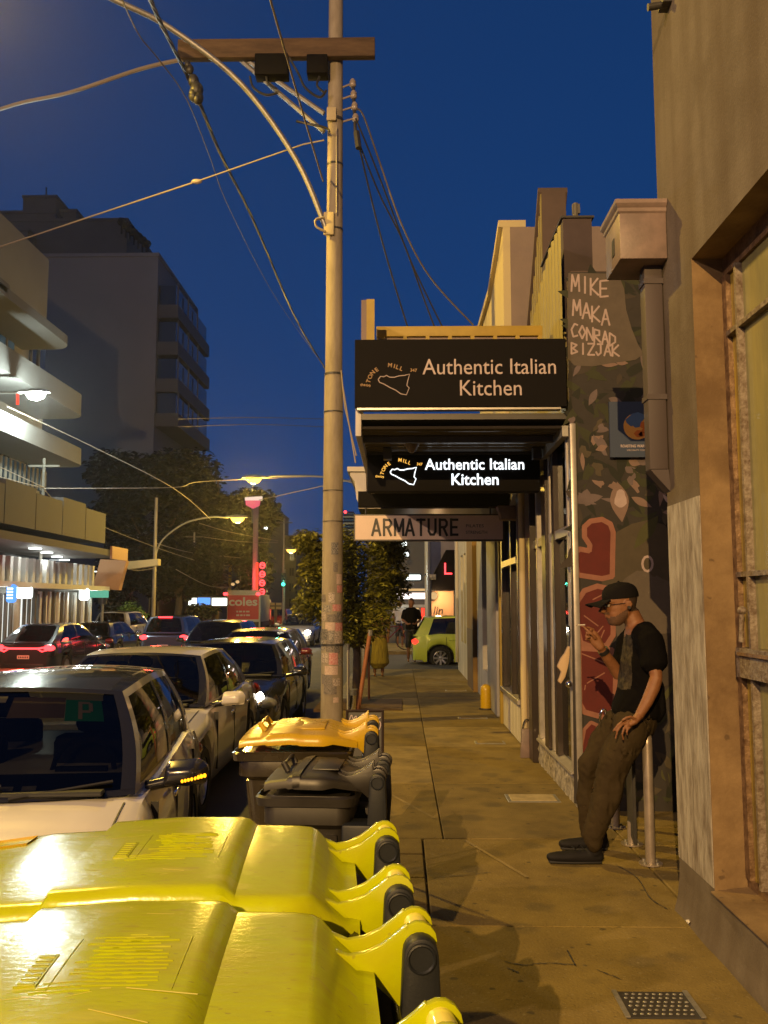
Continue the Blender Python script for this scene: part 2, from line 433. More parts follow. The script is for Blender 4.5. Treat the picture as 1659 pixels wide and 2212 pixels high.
M['balc'] = mat('balcony_white', (0.12, 0.118, 0.115), 0.7, var=0.2, vscale=0.6)
M['slatwhite'] = mat('slat_white', (0.62, 0.62, 0.58), 0.6)
M['winglass'] = mat('far_window_glass', (0.02, 0.025, 0.03), 0.08, spec=0.8)
M['orangefascia'] = mat('orange_fascia', (0.45, 0.25, 0.13), 0.6)
M['red_paint'] = mat('red_vinyl', (0.45, 0.02, 0.03), 0.5)
M['lensglass'] = mat('lamp_lens', (0.35, 0.35, 0.36), 0.06, spec=0.9, metal=0.4)
M['redlens'] = mat('red_lens', (0.2, 0.01, 0.01), 0.12, spec=0.8)
def paint(name, col, rough=0.3, metal=0.0):
    return mat(name, col, rough, metal=metal, coat=1.0, var=0.12, vscale=3)

# ------------------------------------------------------------------ text
def text_mesh(s, size=1.0, extrude=0.004, spacing=1.0, align='CENTER', shear=0.0, bold=0.0):
    cu = bpy.data.curves.new('t', 'FONT'); cu.body = s; cu.size = size; cu.extrude = extrude
    cu.align_x = align; cu.align_y = 'BOTTOM_BASELINE'; cu.space_character = spacing; cu.shear = shear; cu.offset = bold
    cu.resolution_u = 3
    ob = bpy.data.objects.new('t', cu); COL.objects.link(ob)
    dg = bpy.context.evaluated_depsgraph_get(); dg.update()
    me = bpy.data.meshes.new_from_object(ob.evaluated_get(dg))
    bpy.data.objects.remove(ob); bpy.data.curves.remove(cu)
    return me
def text(name, s, m, loc, size, parent=None, width=None, rot=(PI/2, 0, 0), **kw):
    me = text_mesh(s, size, **kw)
    me.name = name
    if width:
        xs = [v.co.x for v in me.vertices]; k = width / (max(xs) - min(xs))
        for v in me.vertices: v.co.x *= k
    me.materials.clear(); me.materials.append(m)
    return inst(name, me, parent, loc, rot)

def point_light(name, loc, watts, col, r=0.12, parent=None):
    l = bpy.data.lights.new(name, 'POINT'); l.energy = watts; l.color = col; l.shadow_soft_size = r
    o = bpy.data.objects.new(name, l); COL.objects.link(o); o.location = loc
    if parent:
        o.parent = parent
        if parent.name in WK: o.location = V(loc) - parent.location
    return o
def spot_light(name, loc, target, watts, col, angle=150, blend=0.6, r=0.12, parent=None):
    l = bpy.data.lights.new(name, 'SPOT'); l.energy = watts; l.color = col; l.shadow_soft_size = r
    l.spot_size = math.radians(angle); l.spot_blend = blend
    o = bpy.data.objects.new(name, l); COL.objects.link(o); o.location = loc if not (parent and parent.name in WK) else V(loc) - parent.location
    o.rotation_euler = (V(target) - V(loc)).to_track_quat('-Z', 'Y').to_euler()
    if parent: o.parent = parent
    return o
def catenary(a, b, sag, n=14):
    a, b = V(a), V(b)
    return [a.lerp(b, i / n) - V((0, 0, sag * 4 * (i/n) * (1 - i/n))) for i in range(n + 1)]
def smooth_path(pts, n=6):
    pts = [V(p) for p in pts]; out = []
    P = [pts[0]] + pts + [pts[-1]]
    for i in range(1, len(P) - 2):
        p0, p1, p2, p3 = P[i-1:i+3]
        for k in range(n):
            t = k / n
            out.append(0.5 * ((2*p1) + (p2-p0)*t + (2*p0-5*p1+4*p2-p3)*t*t + (3*p1-p0-3*p2+p3)*t**3))
    return out + [pts[-1]]
# ================================================================== street lamps (lit)
WX = 1.511          # wall line of the buildings on the right
KX = -1.12          # kerb line
RZ = -0.20          # road beside the kerb
SODIUM = (1.0, 0.63, 0.09)
SODIUM_A = (1.0, 0.61, 0.23)
MIXED = (1.0, 0.66, 0.44)
def road_z(x, y=0.0):
    return RZ - 0.25 * max(0.0, min(1.0, (-x - 1.2) / 8.0)) - road_drop(y)
def road_drop(y):                       # the street falls gently away from the camera
    return 0.010 * max(0.0, min(18.0, y - 8.0))

def lamp_head(parent, p, d=(-1, 0, 0), lens='sodium', s=1.0):
    """cobra lantern: shell, lit bowl"""
    d = V(d).normalized(); w = V((0, 0, 1)).cross(d)
    p = V(p); rings = []
    for t, a, b in ((-0.1, .05, .04), (0.05, .09, .06), (.3, .15, .09), (.55, .14, .08), (.68, .06, .04)):
        rings.append([p + d*t*s + w*(a*math.cos(k*PI/6))*s + V((0,0,1))*(max(0.0, b*math.sin(k*PI/6)) + 0.01*math.sin(k*PI/6))*s for k in range(12)])
    sh = MB().loft(rings).obj('lamp_housing', M['galv'], parent, smooth=50)
    rings = []
    for t, a, b in ((.12, .05, .03), (.2, .11, .08), (.35, .125, .10), (.5, .1, .07), (.56, .04, .03)):
        rings.append([p + d*t*s + w*(a*math.cos(k*PI/6))*s + V((0,0,1))*(-0.015 - b*.9 + b*.9*math.sin(k*PI/6))*s for k in range(12)])
    bw = MB().loft(rings).obj('lamp_bowl', M[lens], parent, smooth=60)
    if lens == 'sodium': MB().ball(p + d*.35*s + V((0, 0, -.13*s)), (.10*s, .075*s, .075*s), 12, 8).obj('glare_core', M['sodium_core'], bw, smooth=80)  # added glowing ball that imitates the white glare core of the lamp
    return p + d*.35*s + V((0, 0, -0.32*s))

# ================================================================== ground
g = MB()
ys = [-30, 8, 26, 60, 100, 200, 700]; xs = [KX, -9.2, -60, -500]
for i in range(len(ys) - 1):
    for j in range(len(xs) - 1):
        g.quad((xs[j], ys[i], road_z(xs[j], ys[i])), (xs[j], ys[i+1], road_z(xs[j], ys[i+1])), (xs[j+1], ys[i+1], road_z(xs[j+1], ys[i+1])), (xs[j+1], ys[i], road_z(xs[j+1], ys[i])))
tag(g.obj('road', M['asphalt']), kind='structure')
tag(MB().quad((KX+.1, -30, RZ-.02), (500, -30, RZ-.02), (500, 700, RZ-.22), (KX+.1, 700, RZ-.22)).obj('ground', M['asphalt']), kind='structure')
# footpath of slabs and bays
fp = tag(MB().bb(KX+.001, 6.0, -4, 22.4, RZ-.3, -0.03).obj('footpath', M['footpath2']), kind='structure')
rs = random.Random(3)
def slab(x0, x1, y0, y1, m, gap=.006, name='paving_slab', dz=0.0):
    MB().bb(x0+gap, x1-gap, y0+gap, y1-gap, -0.035, dz).obj(name, M[m], fp, bevel=.006, seg=1)
y = 0.2
while y < 6.4:                                     # bluestone and concrete pavers behind the kerb
    n = rs.uniform(.42, .62); y1 = min(6.4, y + n)
    if 6.4 - y1 < .2: y1 = 6.4
    for x0, x1 in ((-0.93, -0.4), (-0.4, 0.155)):
        slab(x0, x1, y, y1, rs.choice(['footpath', 'footpath3', 'footpath']), .009, dz=rs.uniform(-.006, .003))
    y = y1
for y0, y1 in ((-3, 3.05), (3.05, 4.72), (4.72, 6.4)):
    slab(.155, 1.56, y0, y1, 'footpath', .004, dz=rs.uniform(-.003, .001))
cuts = [6.4, 8.3, 10.4, 12.0, 13.5, 15.6, 18.0, 20.3, 22.3]
for i in range(len(cuts) - 1):
    slab(-.93, .3, cuts[i], cuts[i+1], ['footpath', 'footpath3', 'footpath2'][i % 3], .004, dz=rs.uniform(-.003, .001))
    slab(.3, 1.56, cuts[i], cuts[i+1] , ['footpath2', 'footpath', 'footpath3', 'footpath'][i % 4], .004, dz=rs.uniform(-.003, .001))
for y0, y1 in ((4.6, 5.75), (5.75, 6.25), (6.25, 6.75), (6.75, 7.4)):
    slab(1.56, 5.5, y0, y1, 'footpath', .008, dz=-0.002)
kb = tag(MB().bb(KX-.02, -.93, -4, 22.4, RZ-.3, -.045).obj('kerb', M['bluestone']), kind='structure')
y = -1.0
while y < 22:
    n = rs.uniform(.85, 1.15)
    MB().bb(KX-.03, -.935, y+.006, y+n-.006, RZ-.1, rs.uniform(-.012, 0)).obj('kerb_stone', M['bluestone'], kb, bevel=.012, seg=2)
    y += n
# side street, its kerbs and the far footpath beyond it
tag(MB().bb(KX, 40, 22.41, 30, -.5, -.09).obj('side_street', M['asphalt']), kind='structure')
tag(MB().bb(KX, 40, 30.02, 90, -.5, .02).obj('far_footpath', M['footpath3']), kind='structure')
tag(MB().bb(-30, -11.2, 2, 58, -.9, -.33).obj('opposite_footpath', M['footpath3']), kind='structure')
for k in range(12):
    tag(MB().bb(-6.3, -6.18, 6+k*6, 9+k*6, -.9, road_z(-6.2, 6+k*6 if k > 3 else 9+k*6)+.006).obj('lane_line', M['line']), kind='structure')
tag(MB().bb(-.9, 1.5, 22.55, 22.7, -.2, -.082).obj('give_way_line', M['line']), kind='structure')
# painted marks and scratches on the pavement
for a, b, w in (((1005, 1815), (1140, 1895), .012), ((815, 1700), (940, 1768), .014)):
    p, q = PZ(*a, .0035), PZ(*b, .0035); n = (q-p).cross(V((0,0,1))).normalized() * w
    tag(MB().quad(p-n, p+n, q+n, q-n).obj('scratch_line', M['footpath3'], fp))
# cracks in the slabs
cr_ = random.Random(4)
for pts in (((1090, 2076), (1130, 2084), (1180, 2080), (1245, 2084)), ((1225, 2052), (1235, 2070), (1243, 2086)), ((1095, 2090), (1120, 2100)), ((1290, 2095), (1330, 2110), (1345, 2118)), ((1330, 1868), (1375, 1895), (1405, 1940), (1440, 1962)), ((935, 1895), (1000, 1890), (1060, 1884)), ((885, 1640), (960, 1650), (1050, 1652))):
    P_ = smooth_path([PZ(a, b, .0032) for a, b in pts], 5); m_ = MB()
    for i in range(len(P_)-1):
        a, b = P_[i], P_[i+1]; t = (b-a).normalized(); n = V((-t.y, t.x, 0))*.0035*cr_.uniform(.5, 1.4); j = V((0, cr_.uniform(-.006, .006), 0))
        m_.quad(a-n, a+n, b+n+j, b-n+j)
    m_.obj('crack', M['cable'], fp)
# covers in the pavement
M['pale_cover'] = mat('pale_cover_concrete', (.33, .27, .16), .8, var=.9, vscale=9, col2=(.2, .16, .09), bump=.4)
def cover(px, py, w, l, label, m='footpath3'):
    c = PZ(px, py, 0)
    r = thing('pit_cover', label, 'pit cover', c, group='service pit covers in the footpath')
    MB().bb(c.x-w/2, c.x+w/2, c.y-l/2, c.y+l/2, -.02, .006).obj('frame', M['galv'], r, bevel=.004, seg=1)
    MB().bb(c.x-w/2+.03, c.x+w/2-.03, c.y-l/2+.03, c.y+l/2-.03, 0, .012).obj('lid', M[m], r, bevel=.004, seg=1)
cover(1150, 1725, .44, .30, 'largest pale pit cover in the footpath at the foot of the mural corner', 'pale_cover')
cover(1058, 1604, .36, .2, 'pale pit cover beside the pale stall riser of the second shop')
cover(1022, 1551, .42, .16, 'thin pale pit cover near the yellow stub post')
cover(985, 1492, .4, .2, 'small far pit cover beside the brown corner pillar')
c = PZ(1420, 2172, 0)
r = thing('drain_grate', 'studded steel drain grate set in the footpath by the near wall', 'grate', c)
MB().bb(c.x-.155, c.x+.155, c.y-.12, c.y+.12, -.02, .005).obj('frame', M['dark_metal'], r, bevel=.003, seg=1)
st = MB()
for i in range(9):
    for j in range(6):
        st.ball((c.x-.115+i*.0287+(j % 2)*.012, c.y-.09+j*.036, .006), (.009, .007, .004), 8, 4)
tag(st.obj('studs', M['galv'], r, smooth=60), kind='stuff')
wv = MB()
for i in range(2): MB().bb(c.x-.16+i*.3, c.x-.14+i*.3, c.y-.12, c.y+.12, .005, .011).obj('rail', M['galv'], r)

# ================================================================== near building on the right
def wall_x(x, ys, zs, open_cells, depth, mats, face=-1):
    """front faces on the plane X=x cut by openings, with reveals going to x+depth"""
    m = MB()
    for i in range(len(ys)-1):
        for j in range(len(zs)-1):
            y0, y1, z0, z1 = ys[i], ys[i+1], zs[j], zs[j+1]
            if (i, j) in open_cells:
                m.mi = 1
                for (di, dj, q) in ((-1, 0, [(x,y0,z0),(x+depth,y0,z0),(x+depth,y0,z1),(x,y0,z1)]), (1, 0, [(x,y1,z0),(x,y1,z1),(x+depth,y1,z1),(x+depth,y1,z0)]),
                                    (0, -1, [(x,y0,z0),(x,y1,z0),(x+depth,y1,z0),(x+depth,y0,z0)]), (0, 1, [(x,y0,z1),(x+depth,y0,z1),(x+depth,y1,z1),(x,y1,z1)])):
                    if (i+di, j+dj) not in open_cells: m.quad(*q)
                m.mi = 0
            else:
                m.quad((x,y0,z0),(x,y1,z0),(x,y1,z1),(x,y0,z1))
    return m
YO = PX(1521, 1302, WX).y
ZH = PX(1500, 552, WX).z
YC = PX(1449, 1302, WX).y
nb = thing('corner_building', 'tall rendered near building at right with steel framed window beside the footpath', 'building', (WX, 4, 0))
zs = [0, .27, ZH, 9.0]; yss = [-4, 1.0, YO, YC]
m = wall_x(WX, yss, zs, {(1, 1)}, .17, None)
m.mi = 0
m.quad((WX, YC, 0), (WX+6, YC, 0), (WX+6, YC, 9), (WX, YC, 9))
m.quad((WX, -4, 9), (WX+6, -4, 9), (WX+6, YC, 9), (WX, YC, 9))
m.obj('wall', [M['render'], M['reveal']], nb, fix=False)
# peeled lower face of the pier, whitish shop light in its colour; rough plinth
MB().bb(WX-.004, WX+.02, YO+.004, YC-.004, .28, PX(1470, 1085, WX).z).obj('peeled_lit_patch', M['peeled_lit'], nb)
pl = MB()
pl.grid(lambda u, v: V((WX-.035*(1-v)**2-.008*noise.noise(V((u*22, v*5, 1))), -2+u*(YC+2), v*.24)), 90, 8)
pl.obj('plinth', M['render'], nb, smooth=60)
FX = WX + .17
wd = MB().bb(FX-.012, FX+.05, 1.0, YO, .27, .33).bb(FX-.012, FX+.05, 1.0, YO, ZH-.10, ZH).bb(FX-.02, FX+.05, YO-.055, YO, .331, ZH-.101).obj('window', M['steel_old'], nb)
ym = PX(1630, 1302, FX).y
for yy in (ym, ym-.95, ym-1.9): MB().bb(FX-.03, FX+.02, yy-.011, yy+.011, .331, ZH-.101).obj('muntin', M['steel_pale'], wd)
zt = PX(1600, 1428, FX).z
MB().bb(FX-.045, FX+.05, 1.0, YO-.056, zt-.07, zt+.07).obj('transom', M['steel_pale'], wd)
MB().bb(FX-.058, FX-.0455, 1.2, YO-.1, zt+.035, zt+.05).obj('transom_rail', M['steel_old'], wd)
for zz in (PX(1620, 1240, FX).z, PX(1620, 690, FX).z):
    MB().bb(FX-.028, FX+.018, 1.0, YO-.056, zz-.012, zz+.012).obj('glazing_bar', M['steel_pale'], wd)
ycs = [1.0, ym-1.9, ym-.95, ym, YO-.056]
zcs = [.33, zt-.07, PX(1620, 1240, FX).z, PX(1620, 690, FX).z, ZH-.1]
zcs[2:3] = [zt+.07, zcs[2]]
zl = [(.33, zt-.07), (zt+.07, zcs[3]), (zcs[3], zcs[4]), (zcs[4], ZH-.1)]
for i in range(4):
    for z0, z1 in zl:
        MB().bb(FX+.004, FX+.012, ycs[i]+.002, ycs[i+1]-.002, z0+.002, z1-.002).obj('pane', M['pane_lit_tone' if i == 3 else 'pane_grey'], wd)
hd = MB().tube([(FX-.05, ym+.03, zt+.24), (FX-.06, ym+.03, zt+.1)], .012).ball((FX-.05, ym+.03, zt+.25), .022).obj('latch', M['steel_pale'], wd, smooth=60)
MB().bb(FX+.3, FX+.4, 0.5, YO+.1, 0, ZH+.2).obj('room_backing', M['darkwood'], nb)
# sill
MB().prism([(WX-.02, 1.0, .262), (WX-.02, YO-.004, .262), (WX+.16, YO-.004, .285), (WX+.16, 1.0, .285)], (0, 0, .006)).obj('sill', M['reveal'], nb)
MB().box(PX(1446, 8, WX), (.1, .1, .04)).cyl(PX(1446, 8, WX), PX(1446, 8, WX)+V((-.12,0,-.02)), .02).obj('bracket', M['dark_metal'], nb)
# rainwater head and downpipe
yf = PX(1441, 490, WX).y
p0, p1 = PY(1340, 555, yf), PY(1440, 440, yf)
rh = thing('rainwater_head', 'pinkish box rainwater head with moulded rim fixed high on the near building corner', 'rainwater head', (p1.x, yf, p0.z))
yb = yf + .34
MB().bb(p0.x, WX-.003, yf, yb, p0.z-.01, p1.z-.05).obj('box', M['pinkmetal'], rh, bevel=.006, seg=2)
pr = [(0,0),(-.008,.010),(-.008,.03),(-.016,.04),(-.024,.052),(-.024,.075),(0,.08)]
rim = MB()
rings = []
for dx, dz in pr: rings.append([V((p0.x+dx, yf+dx, p1.z-.055+dz)), V((WX-.003, yf+dx, p1.z-.055+dz)), V((WX-.003, yb-dx, p1.z-.055+dz)), V((p0.x+dx, yb-dx, p1.z-.055+dz))])
rim.loft(rings).obj('moulded_rim', M['pinkmetal'], rh)
MB().bb(p0.x-.004, p0.x+.02, yf+.12, yf+.17, p0.z+.06, p0.z+.16).obj('overflow_slot', M['black'], rh)
dp = thing('downpipe', 'square mauve downpipe under the box rainwater head, bent back at its foot', 'downpipe', (WX, yf+.1, 1))
a0, a1 = PY(1391, 570, yf+.1), PY(1440, 1052, yf+.1)
xl, xr = PY(1391, 572, yf+.1).x, PY(1437, 572, yf+.1).x
xl, xr = xl+.0, min(xr, WX-.006)
zb = a1.z
MB().bb(xl, xr, yf+.1, yf+.2, zb+.1, p0.z-.005).obj('pipe', M['pipe'], dp, bevel=.006, seg=2)
MB().prism([(xl, yf+.1, zb+.099), (xr, yf+.1, zb+.099), (WX+.004, yf+.1, zb-.03)], (0, .1, 0)).obj('foot_bend', M['pipe'], dp)
for zz in (zb+.5, p0.z-.12): MB().bb(xl-.006, WX-.002, yf+.094, yf+.206, zz, zz+.03).obj('strap', M['pipe'], dp)

# ================================================================== restaurant beyond the gap, with its painted side wall
MY = 7.25; SX = 1.43
rb = thing('restaurant', 'restaurant building with painted side wall and olive ribbed parapet above its dark awning', 'building', (SX, MY, 0))
ztop = PY(1310, 585, MY).z
REND = 11.3
sw = MB().bb(SX+.02, 6.2, MY, MY+.25, 0, ztop).obj('side_wall', M['brownend'], rb)
MB().bb(6.2, 6.4, YC, MY, 0, 4.5).obj('gap_end_wall', M['brownend'], rb)
MB().bb(SX-.02, SX+.03, MY-.02, MY+.12, .02, PY(1222, 915, MY).z).obj('corner_trim', M['alufr'], rb, bevel=.008)
# ---- painted mural on the side wall (flat paint)
mural_cols = [(.045,.038,.032), (.018,.021,.011), (.20,.15,.145), (.31,.205,.165), (.05,.055,.018), (.10,.078,.045), (.15,.014,.008), (.40,.17,.11), (.15,.12,.09), (.62,.48,.45), (.07,.054,.038), (.09,.09,.025)]
mural_m = [mat('mural_paint_%d' % i, tuple(x*.62 for x in c), .8, var=.45, vscale=9, col2=tuple(x*.34 for x in c), detail=8) for i, c in enumerate(mural_cols)]
mu = MB()
layer = [0]
def paint_poly(pts, ci, rough=0.0, seedv=0):
    layer[0] += 1
    y = MY - .003 - layer[0]*.000012
    P = [PY(a, b, MY) for a, b in pts]
    mu.mi = ci
    mu.poly([V((p.x, y, p.z)) for p in P])
def blob(cx, cy, rx, ry, ci, n=18, wob=.15, ph=0.0, rot=0.0):
    pts = []
    for k in range(n):
        t = 2*PI*k/n; w = 1 + wob*math.sin(3*t+ph) + wob*.6*math.sin(5*t+2*ph)
        a, b = rx*w*math.cos(t), ry*w*math.sin(t)
        pts.append((cx + a*math.cos(rot) - b*math.sin(rot), cy + a*math.sin(rot) + b*math.cos(rot)))
    paint_poly(pts, ci)
def leafp(cx, cy, L, W, rot, ci):
    pts = []
    for k in range(9):
        t = k/8; pts.append((t*L - L/2, W*math.sin(PI*t)*(1-.35*t)))
    for k in range(1, 8):
        t = 1-k/8; pts.append((t*L - L/2, -W*math.sin(PI*t)*(1-.35*t)))
    c, s = math.cos(rot), math.sin(rot)
    paint_poly([(cx + a*c - b*s, cy + a*s + b*c) for a, b in pts], ci)
def stroke(pts, w, ci):
    layer[0] += 1
    y = MY - .003 - layer[0]*.000012
    mu.mi = ci
    P = [PY(a, b, MY) for a, b in pts]; w = w*MY/F_PX/2
    for i in range(len(P)-1):
        a, b = P[i], P[i+1]; t = (b-a).normalized(); n = V((-t.z, 0, t.x))*w; e = t*w*.55
        yy = y - i*.0000015
        mu.poly([V((q.x, yy, q.z)) for q in (a-e*.4-n, a-e-n*.4, a-e+n*.4, a-e*.4+n, b+e*.4+n, b+e+n*.4, b+e-n*.4, b+e*.4-n)])
def stroke_closed(pts, w, ci): stroke(pts + [pts[0]], w, ci)
paint_poly([(1226,588),(1620,588),(1620,1800),(1240,1735)], 0)
mr = random.Random(12)
for k in range(260):                    # foliage camouflage
    cx, cy = mr.uniform(1232, 1560), mr.uniform(600, 1240)
    leafp(cx, cy, mr.uniform(28, 75), mr.uniform(6, 15), mr.uniform(0, PI), mr.choice([1, 1, 1, 0, 0, 4, 4, 10, 2, 1]))
for k in range(30):
    blob(mr.uniform(1235, 1500), mr.uniform(905, 1120), mr.uniform(7, 26), mr.uniform(6, 16), mr.choice([2, 3, 2, 5, 10]), 11, .3, mr.uniform(0, 6), mr.uniform(0, 3))
for k in range(26):
    leafp(mr.uniform(1235, 1460), mr.uniform(780, 1110), mr.uniform(22, 50), mr.uniform(5, 11), mr.uniform(0, PI), mr.choice([3, 2, 3, 2, 9]))
for k in range(70):
    leafp(mr.uniform(1330, 1560), mr.uniform(1430, 1760), mr.uniform(30, 80), mr.uniform(6, 14), mr.uniform(0, PI), mr.choice([1, 4, 10, 11, 0, 5]))
blob(1400, 1240, 110, 110, 5, 20, .08, 1); blob(1405, 1330, 90, 95, 8, 20, .08, 2); blob(1420, 1420, 80, 60, 10, 20, .1, 3)
# pale tag field at the top with its names
paint_poly([(1227,590),(1335,592),(1348,625),(1352,670),(1364,710),(1378,745),(1390,765),(1372,778),(1320,785),(1280,792),(1240,790),(1226,775)], 8)
PINK = 9
def strokes(lines, ox, oy, sx, sy, w=4.5, ci=PINK):
    for L in lines: stroke([(ox + a*sx, oy + b*sy) for a, b in L], w, ci)
G = {'M': [[(0,1),(.1,0),(.5,.7),(.9,0),(1,1)]], 'I': [[(.5,0),(.5,1)]], 'K': [[(0,0),(0,1)],[(.9,0),(0,.55),(1,1)]], 'E': [[(1,0),(0,.05),(0,1),(1,.95)],[(0,.5),(.8,.5)]],
     'A': [[(0,1),(.5,0),(1,1)],[(.2,.62),(.8,.62)]], 'C': [[(1,.1),(.5,0),(0,.45),(.3,1),(1,.9)]], 'O': [[(.5,0),(0,.5),(.5,1),(1,.5),(.5,0)]], 'N': [[(0,1),(0,0),(1,1),(1,0)]],
     'R': [[(0,1),(0,0),(.8,.1),(.8,.45),(0,.5),(1,1)]], 'D': [[(0,0),(0,1),(.9,.7),(.9,.3),(0,0)]], 'B': [[(0,0),(0,1),(.9,.8),(.2,.5),(.8,.2),(0,0)]], 'Z': [[(0,0),(1,0),(0,1),(1,1)]], 'J': [[(.2,0),(1,0),(.7,0),(.7,.8),(.3,1),(0,.7)]]}
def word(wd_, x, y, w, h, slope=0.0, lw=4.5):
    n = len(wd_)
    for i, ch in enumerate(wd_):
        strokes(G[ch], x + i*w*1.22, y + i*slope, w, h, lw)
word('MIKE', 1234, 594, 17, 36, 4, lw=4.2); word('MAKA', 1237, 648, 17, 34, 7, lw=4.2); word('CONRAD', 1234, 700, 13.5, 28, 4, lw=4); word('BIZJAK', 1234, 741, 14.5, 24, 1, lw=4)
# red letter shapes with pink outlines
def redshape(pts, w=11):
    paint_poly(pts, 6); stroke_closed(pts, w, 7)
redshape([(1247,1242),(1240,1195),(1252,1186),(1272,1190),(1274,1178),(1262,1160),(1262,1138),(1275,1126),(1300,1122),(1318,1132),(1324,1150),(1322,1245),(1300,1250)])
redshape([(1246,1300),(1262,1276),(1290,1266),(1316,1272),(1324,1300),(1324,1372),(1310,1394),(1280,1398),(1254,1388),(1246,1350)])
redshape([(1250,1400),(1322,1404),(1330,1440),(1328,1530),(1312,1552),(1262,1538),(1252,1520)])
redshape([(1252,1680),(1254,1620),(1262,1575),(1276,1560),(1290,1566),(1292,1600),(1286,1640),(1280,1720),(1256,1730)], 7)
leafp(1338, 1085, 88, 24, 1.45, 3); blob(1340, 1078, 13, 20, 9, 14, .1); blob(1412, 1190, 16, 60, 5, 14, .1)
stroke_closed([(1398+11*math.cos(t*PI/6), 1218+16*math.sin(t*PI/6)) for t in range(12)], 5, 9)
leafp(1395, 1150, 90, 17, 2.2, 11); leafp(1420, 960, 60, 22, .4, 4)
for k in range(7): stroke([(mr.uniform(1250, 1320), y0 := mr.uniform(1200, 1480)), (mr.uniform(1250, 1320), y0+mr.uniform(10, 40))], 2.5, 7)
mo = mu.obj('mural', mural_m, rb, fix=False)
# blue cafe poster
ps = thing('poster', 'blue square poster with round orange emblem on the mural wall', 'poster', PY(1360, 930, MY-.05))
q0, q1 = PY(1318, 988, MY-.05), PY(1412, 868, MY-.05)
MB().bb(q0.x, q1.x+.12, MY-.06, MY-.035, q0.z, q1.z).obj('board', mat('poster_blue', (.025, .042, .085), .6), ps)
cc = PY(1376, 921, MY-.062); R_ = 29*MY/F_PX
em = MB(); em.mi = 0
em.poly([cc + V((R_*math.cos(k*PI/16), 0, R_*math.sin(k*PI/16))) for k in range(32)])
em.mi = 1
em.poly([cc + V((a*R_, -.001, b*R_)) for a, b in ((-.35,.95),(.1,1.08),(.4,.95),(.75,.75),(.5,.5),(.3,.3),(.2,-.05),(-.15,-.1),(-.3,.05),(-.45,0),(-.75,.25),(-.85,.5))])
em.mi = 2
for a in ((.45,.1,.25),(.6,-.3,.22),(.1,-.55,.28),(.35,-.6,.2)): em.poly([cc + V((a[0]*R_ + a[2]*R_*math.cos(k*PI/5)*(1+.3*(k % 2)), -.0005, a[1]*R_ + a[2]*R_*math.sin(k*PI/5))) for k in range(10)])
em.obj('emblem', [mat('emblem_orange', (.62, .3, .06), .6), mat('emblem_blue', (.06, .12, .24), .6), mat('emblem_rust', (.5, .13, .02), .6)], ps, fix=False)
z1 = PY(1376, 969, MY).z
text('lettering', 'ROASTING WAREHOUSE', M['signtext'], (q0.x+.085, MY-.0605, z1), .032, ps, width=.29, align='LEFT', extrude=.001, bold=.0006)
text('lettering', 'SPECIALTY COFFEE', M['signtext'], (q0.x+.135, MY-.0605, z1-.03), .018, ps, width=.18, align='LEFT', extrude=.001)
# ---- front wall, openings, plinth
zA = 3.1                                               # soffit level
MB().bb(SX, SX+.3, MY+.251, REND, zA+.15, 4.0).obj('front_wall', M['olive'], rb)
pz = .29
stn = MB()
stn.grid(lambda u, v: V((SX-.0-.016*noise.noise(V((u*26, v*7, 3.0))), MY+.10+u*2.3, v*pz)), 70, 8)
stn.obj('plinth', mat('plinth_stone', (.42,.38,.34), .55, var=1.0, vscale=16, col2=(.08,.07,.06), bump=.8, bscale=30), rb, smooth=60)
MB().bb(SX+.03, SX+.3, MY+.26, 9.75, 0, pz).obj('plinth_core', M['brownend'], rb)
MB().prism([(SX-.045, MY+.12, pz-.035), (SX-.045, 9.2, pz-.035), (SX+.1, 9.2, pz+.02), (SX+.1, MY+.12, pz+.02)], (0, 0, .02)).obj('window_sill', M['alufr'], rb)
def frame_post(parent, y0, y1, z0, z1, m, x0=SX-.03, x1=SX+.09, name='window_post'):
    return MB().bb(x0, x1, y0, y1, z0, z1).obj(name, M[m], parent, bevel=.005, seg=1)
frame_post(rb, MY+.125, MY+.17, pz, zA-.02, 'alufr')
frame_post(rb, 8.05, 8.16, pz, zA-.02, 'darkwood'); frame_post(rb, 8.30, 8.36, pz, zA-.02, 'alufr', SX-.025); frame_post(rb, 8.40, 8.62, pz, zA-.02, 'darkwood', SX-.05)
frame_post(rb, 9.05, 9.12, pz, zA-.02, 'alufr'); frame_post(rb, 9.36, 9.62, 0, zA-.02, 'darkwood', SX-.06)
MB().bb(SX-.02, SX+.06, MY+.17, 9.36, 2.22, 2.30).obj('transom', M['alufr'], rb)
for y0, y1 in ((MY+.171, 8.049), (8.161, 8.299), (8.621, 9.049), (9.121, 9.359)):
    w_ = MB().bb(SX+.02, SX+.03, y0, y1, pz+.022, 2.219).obj('shop_window', M['shopglass'], rb)
    MB().bb(SX+.02, SX+.03, y0, y1, 2.301, zA-.03).obj('shop_window', M['shopglass'], rb)
MB().bb(SX+.9, SX+1.0, MY+.25, 11, 0, zA).obj('room_back', mat('room_wall', (.30,.25,.19), .8, var=.6, vscale=2), rb)
MB().bb(SX+.06, SX+.1, 8.7, 9.0, .4, 2.1).obj('inside_blind', M['white'], rb)
for k in range(5): MB().bb(SX+.12+.05*k, SX+.5+.02*k, MY+.5+.35*k, MY+.62+.35*k, .3, .9+.25*(k % 3)).obj('display_stand', M['brownend' if k % 2 else 'cream'], rb)
# pier between the shops
MB().bb(SX-.05, SX+.3, 9.63, 10.35, 0, zA-.02).obj('pier', M['pinkwall'], rb)
MB().tube([(SX-.08, 9.8, 0.1), (SX-.08, 9.8, zA-.1)], .035, 10).obj('conduit', M['cream'], rb, smooth=60)
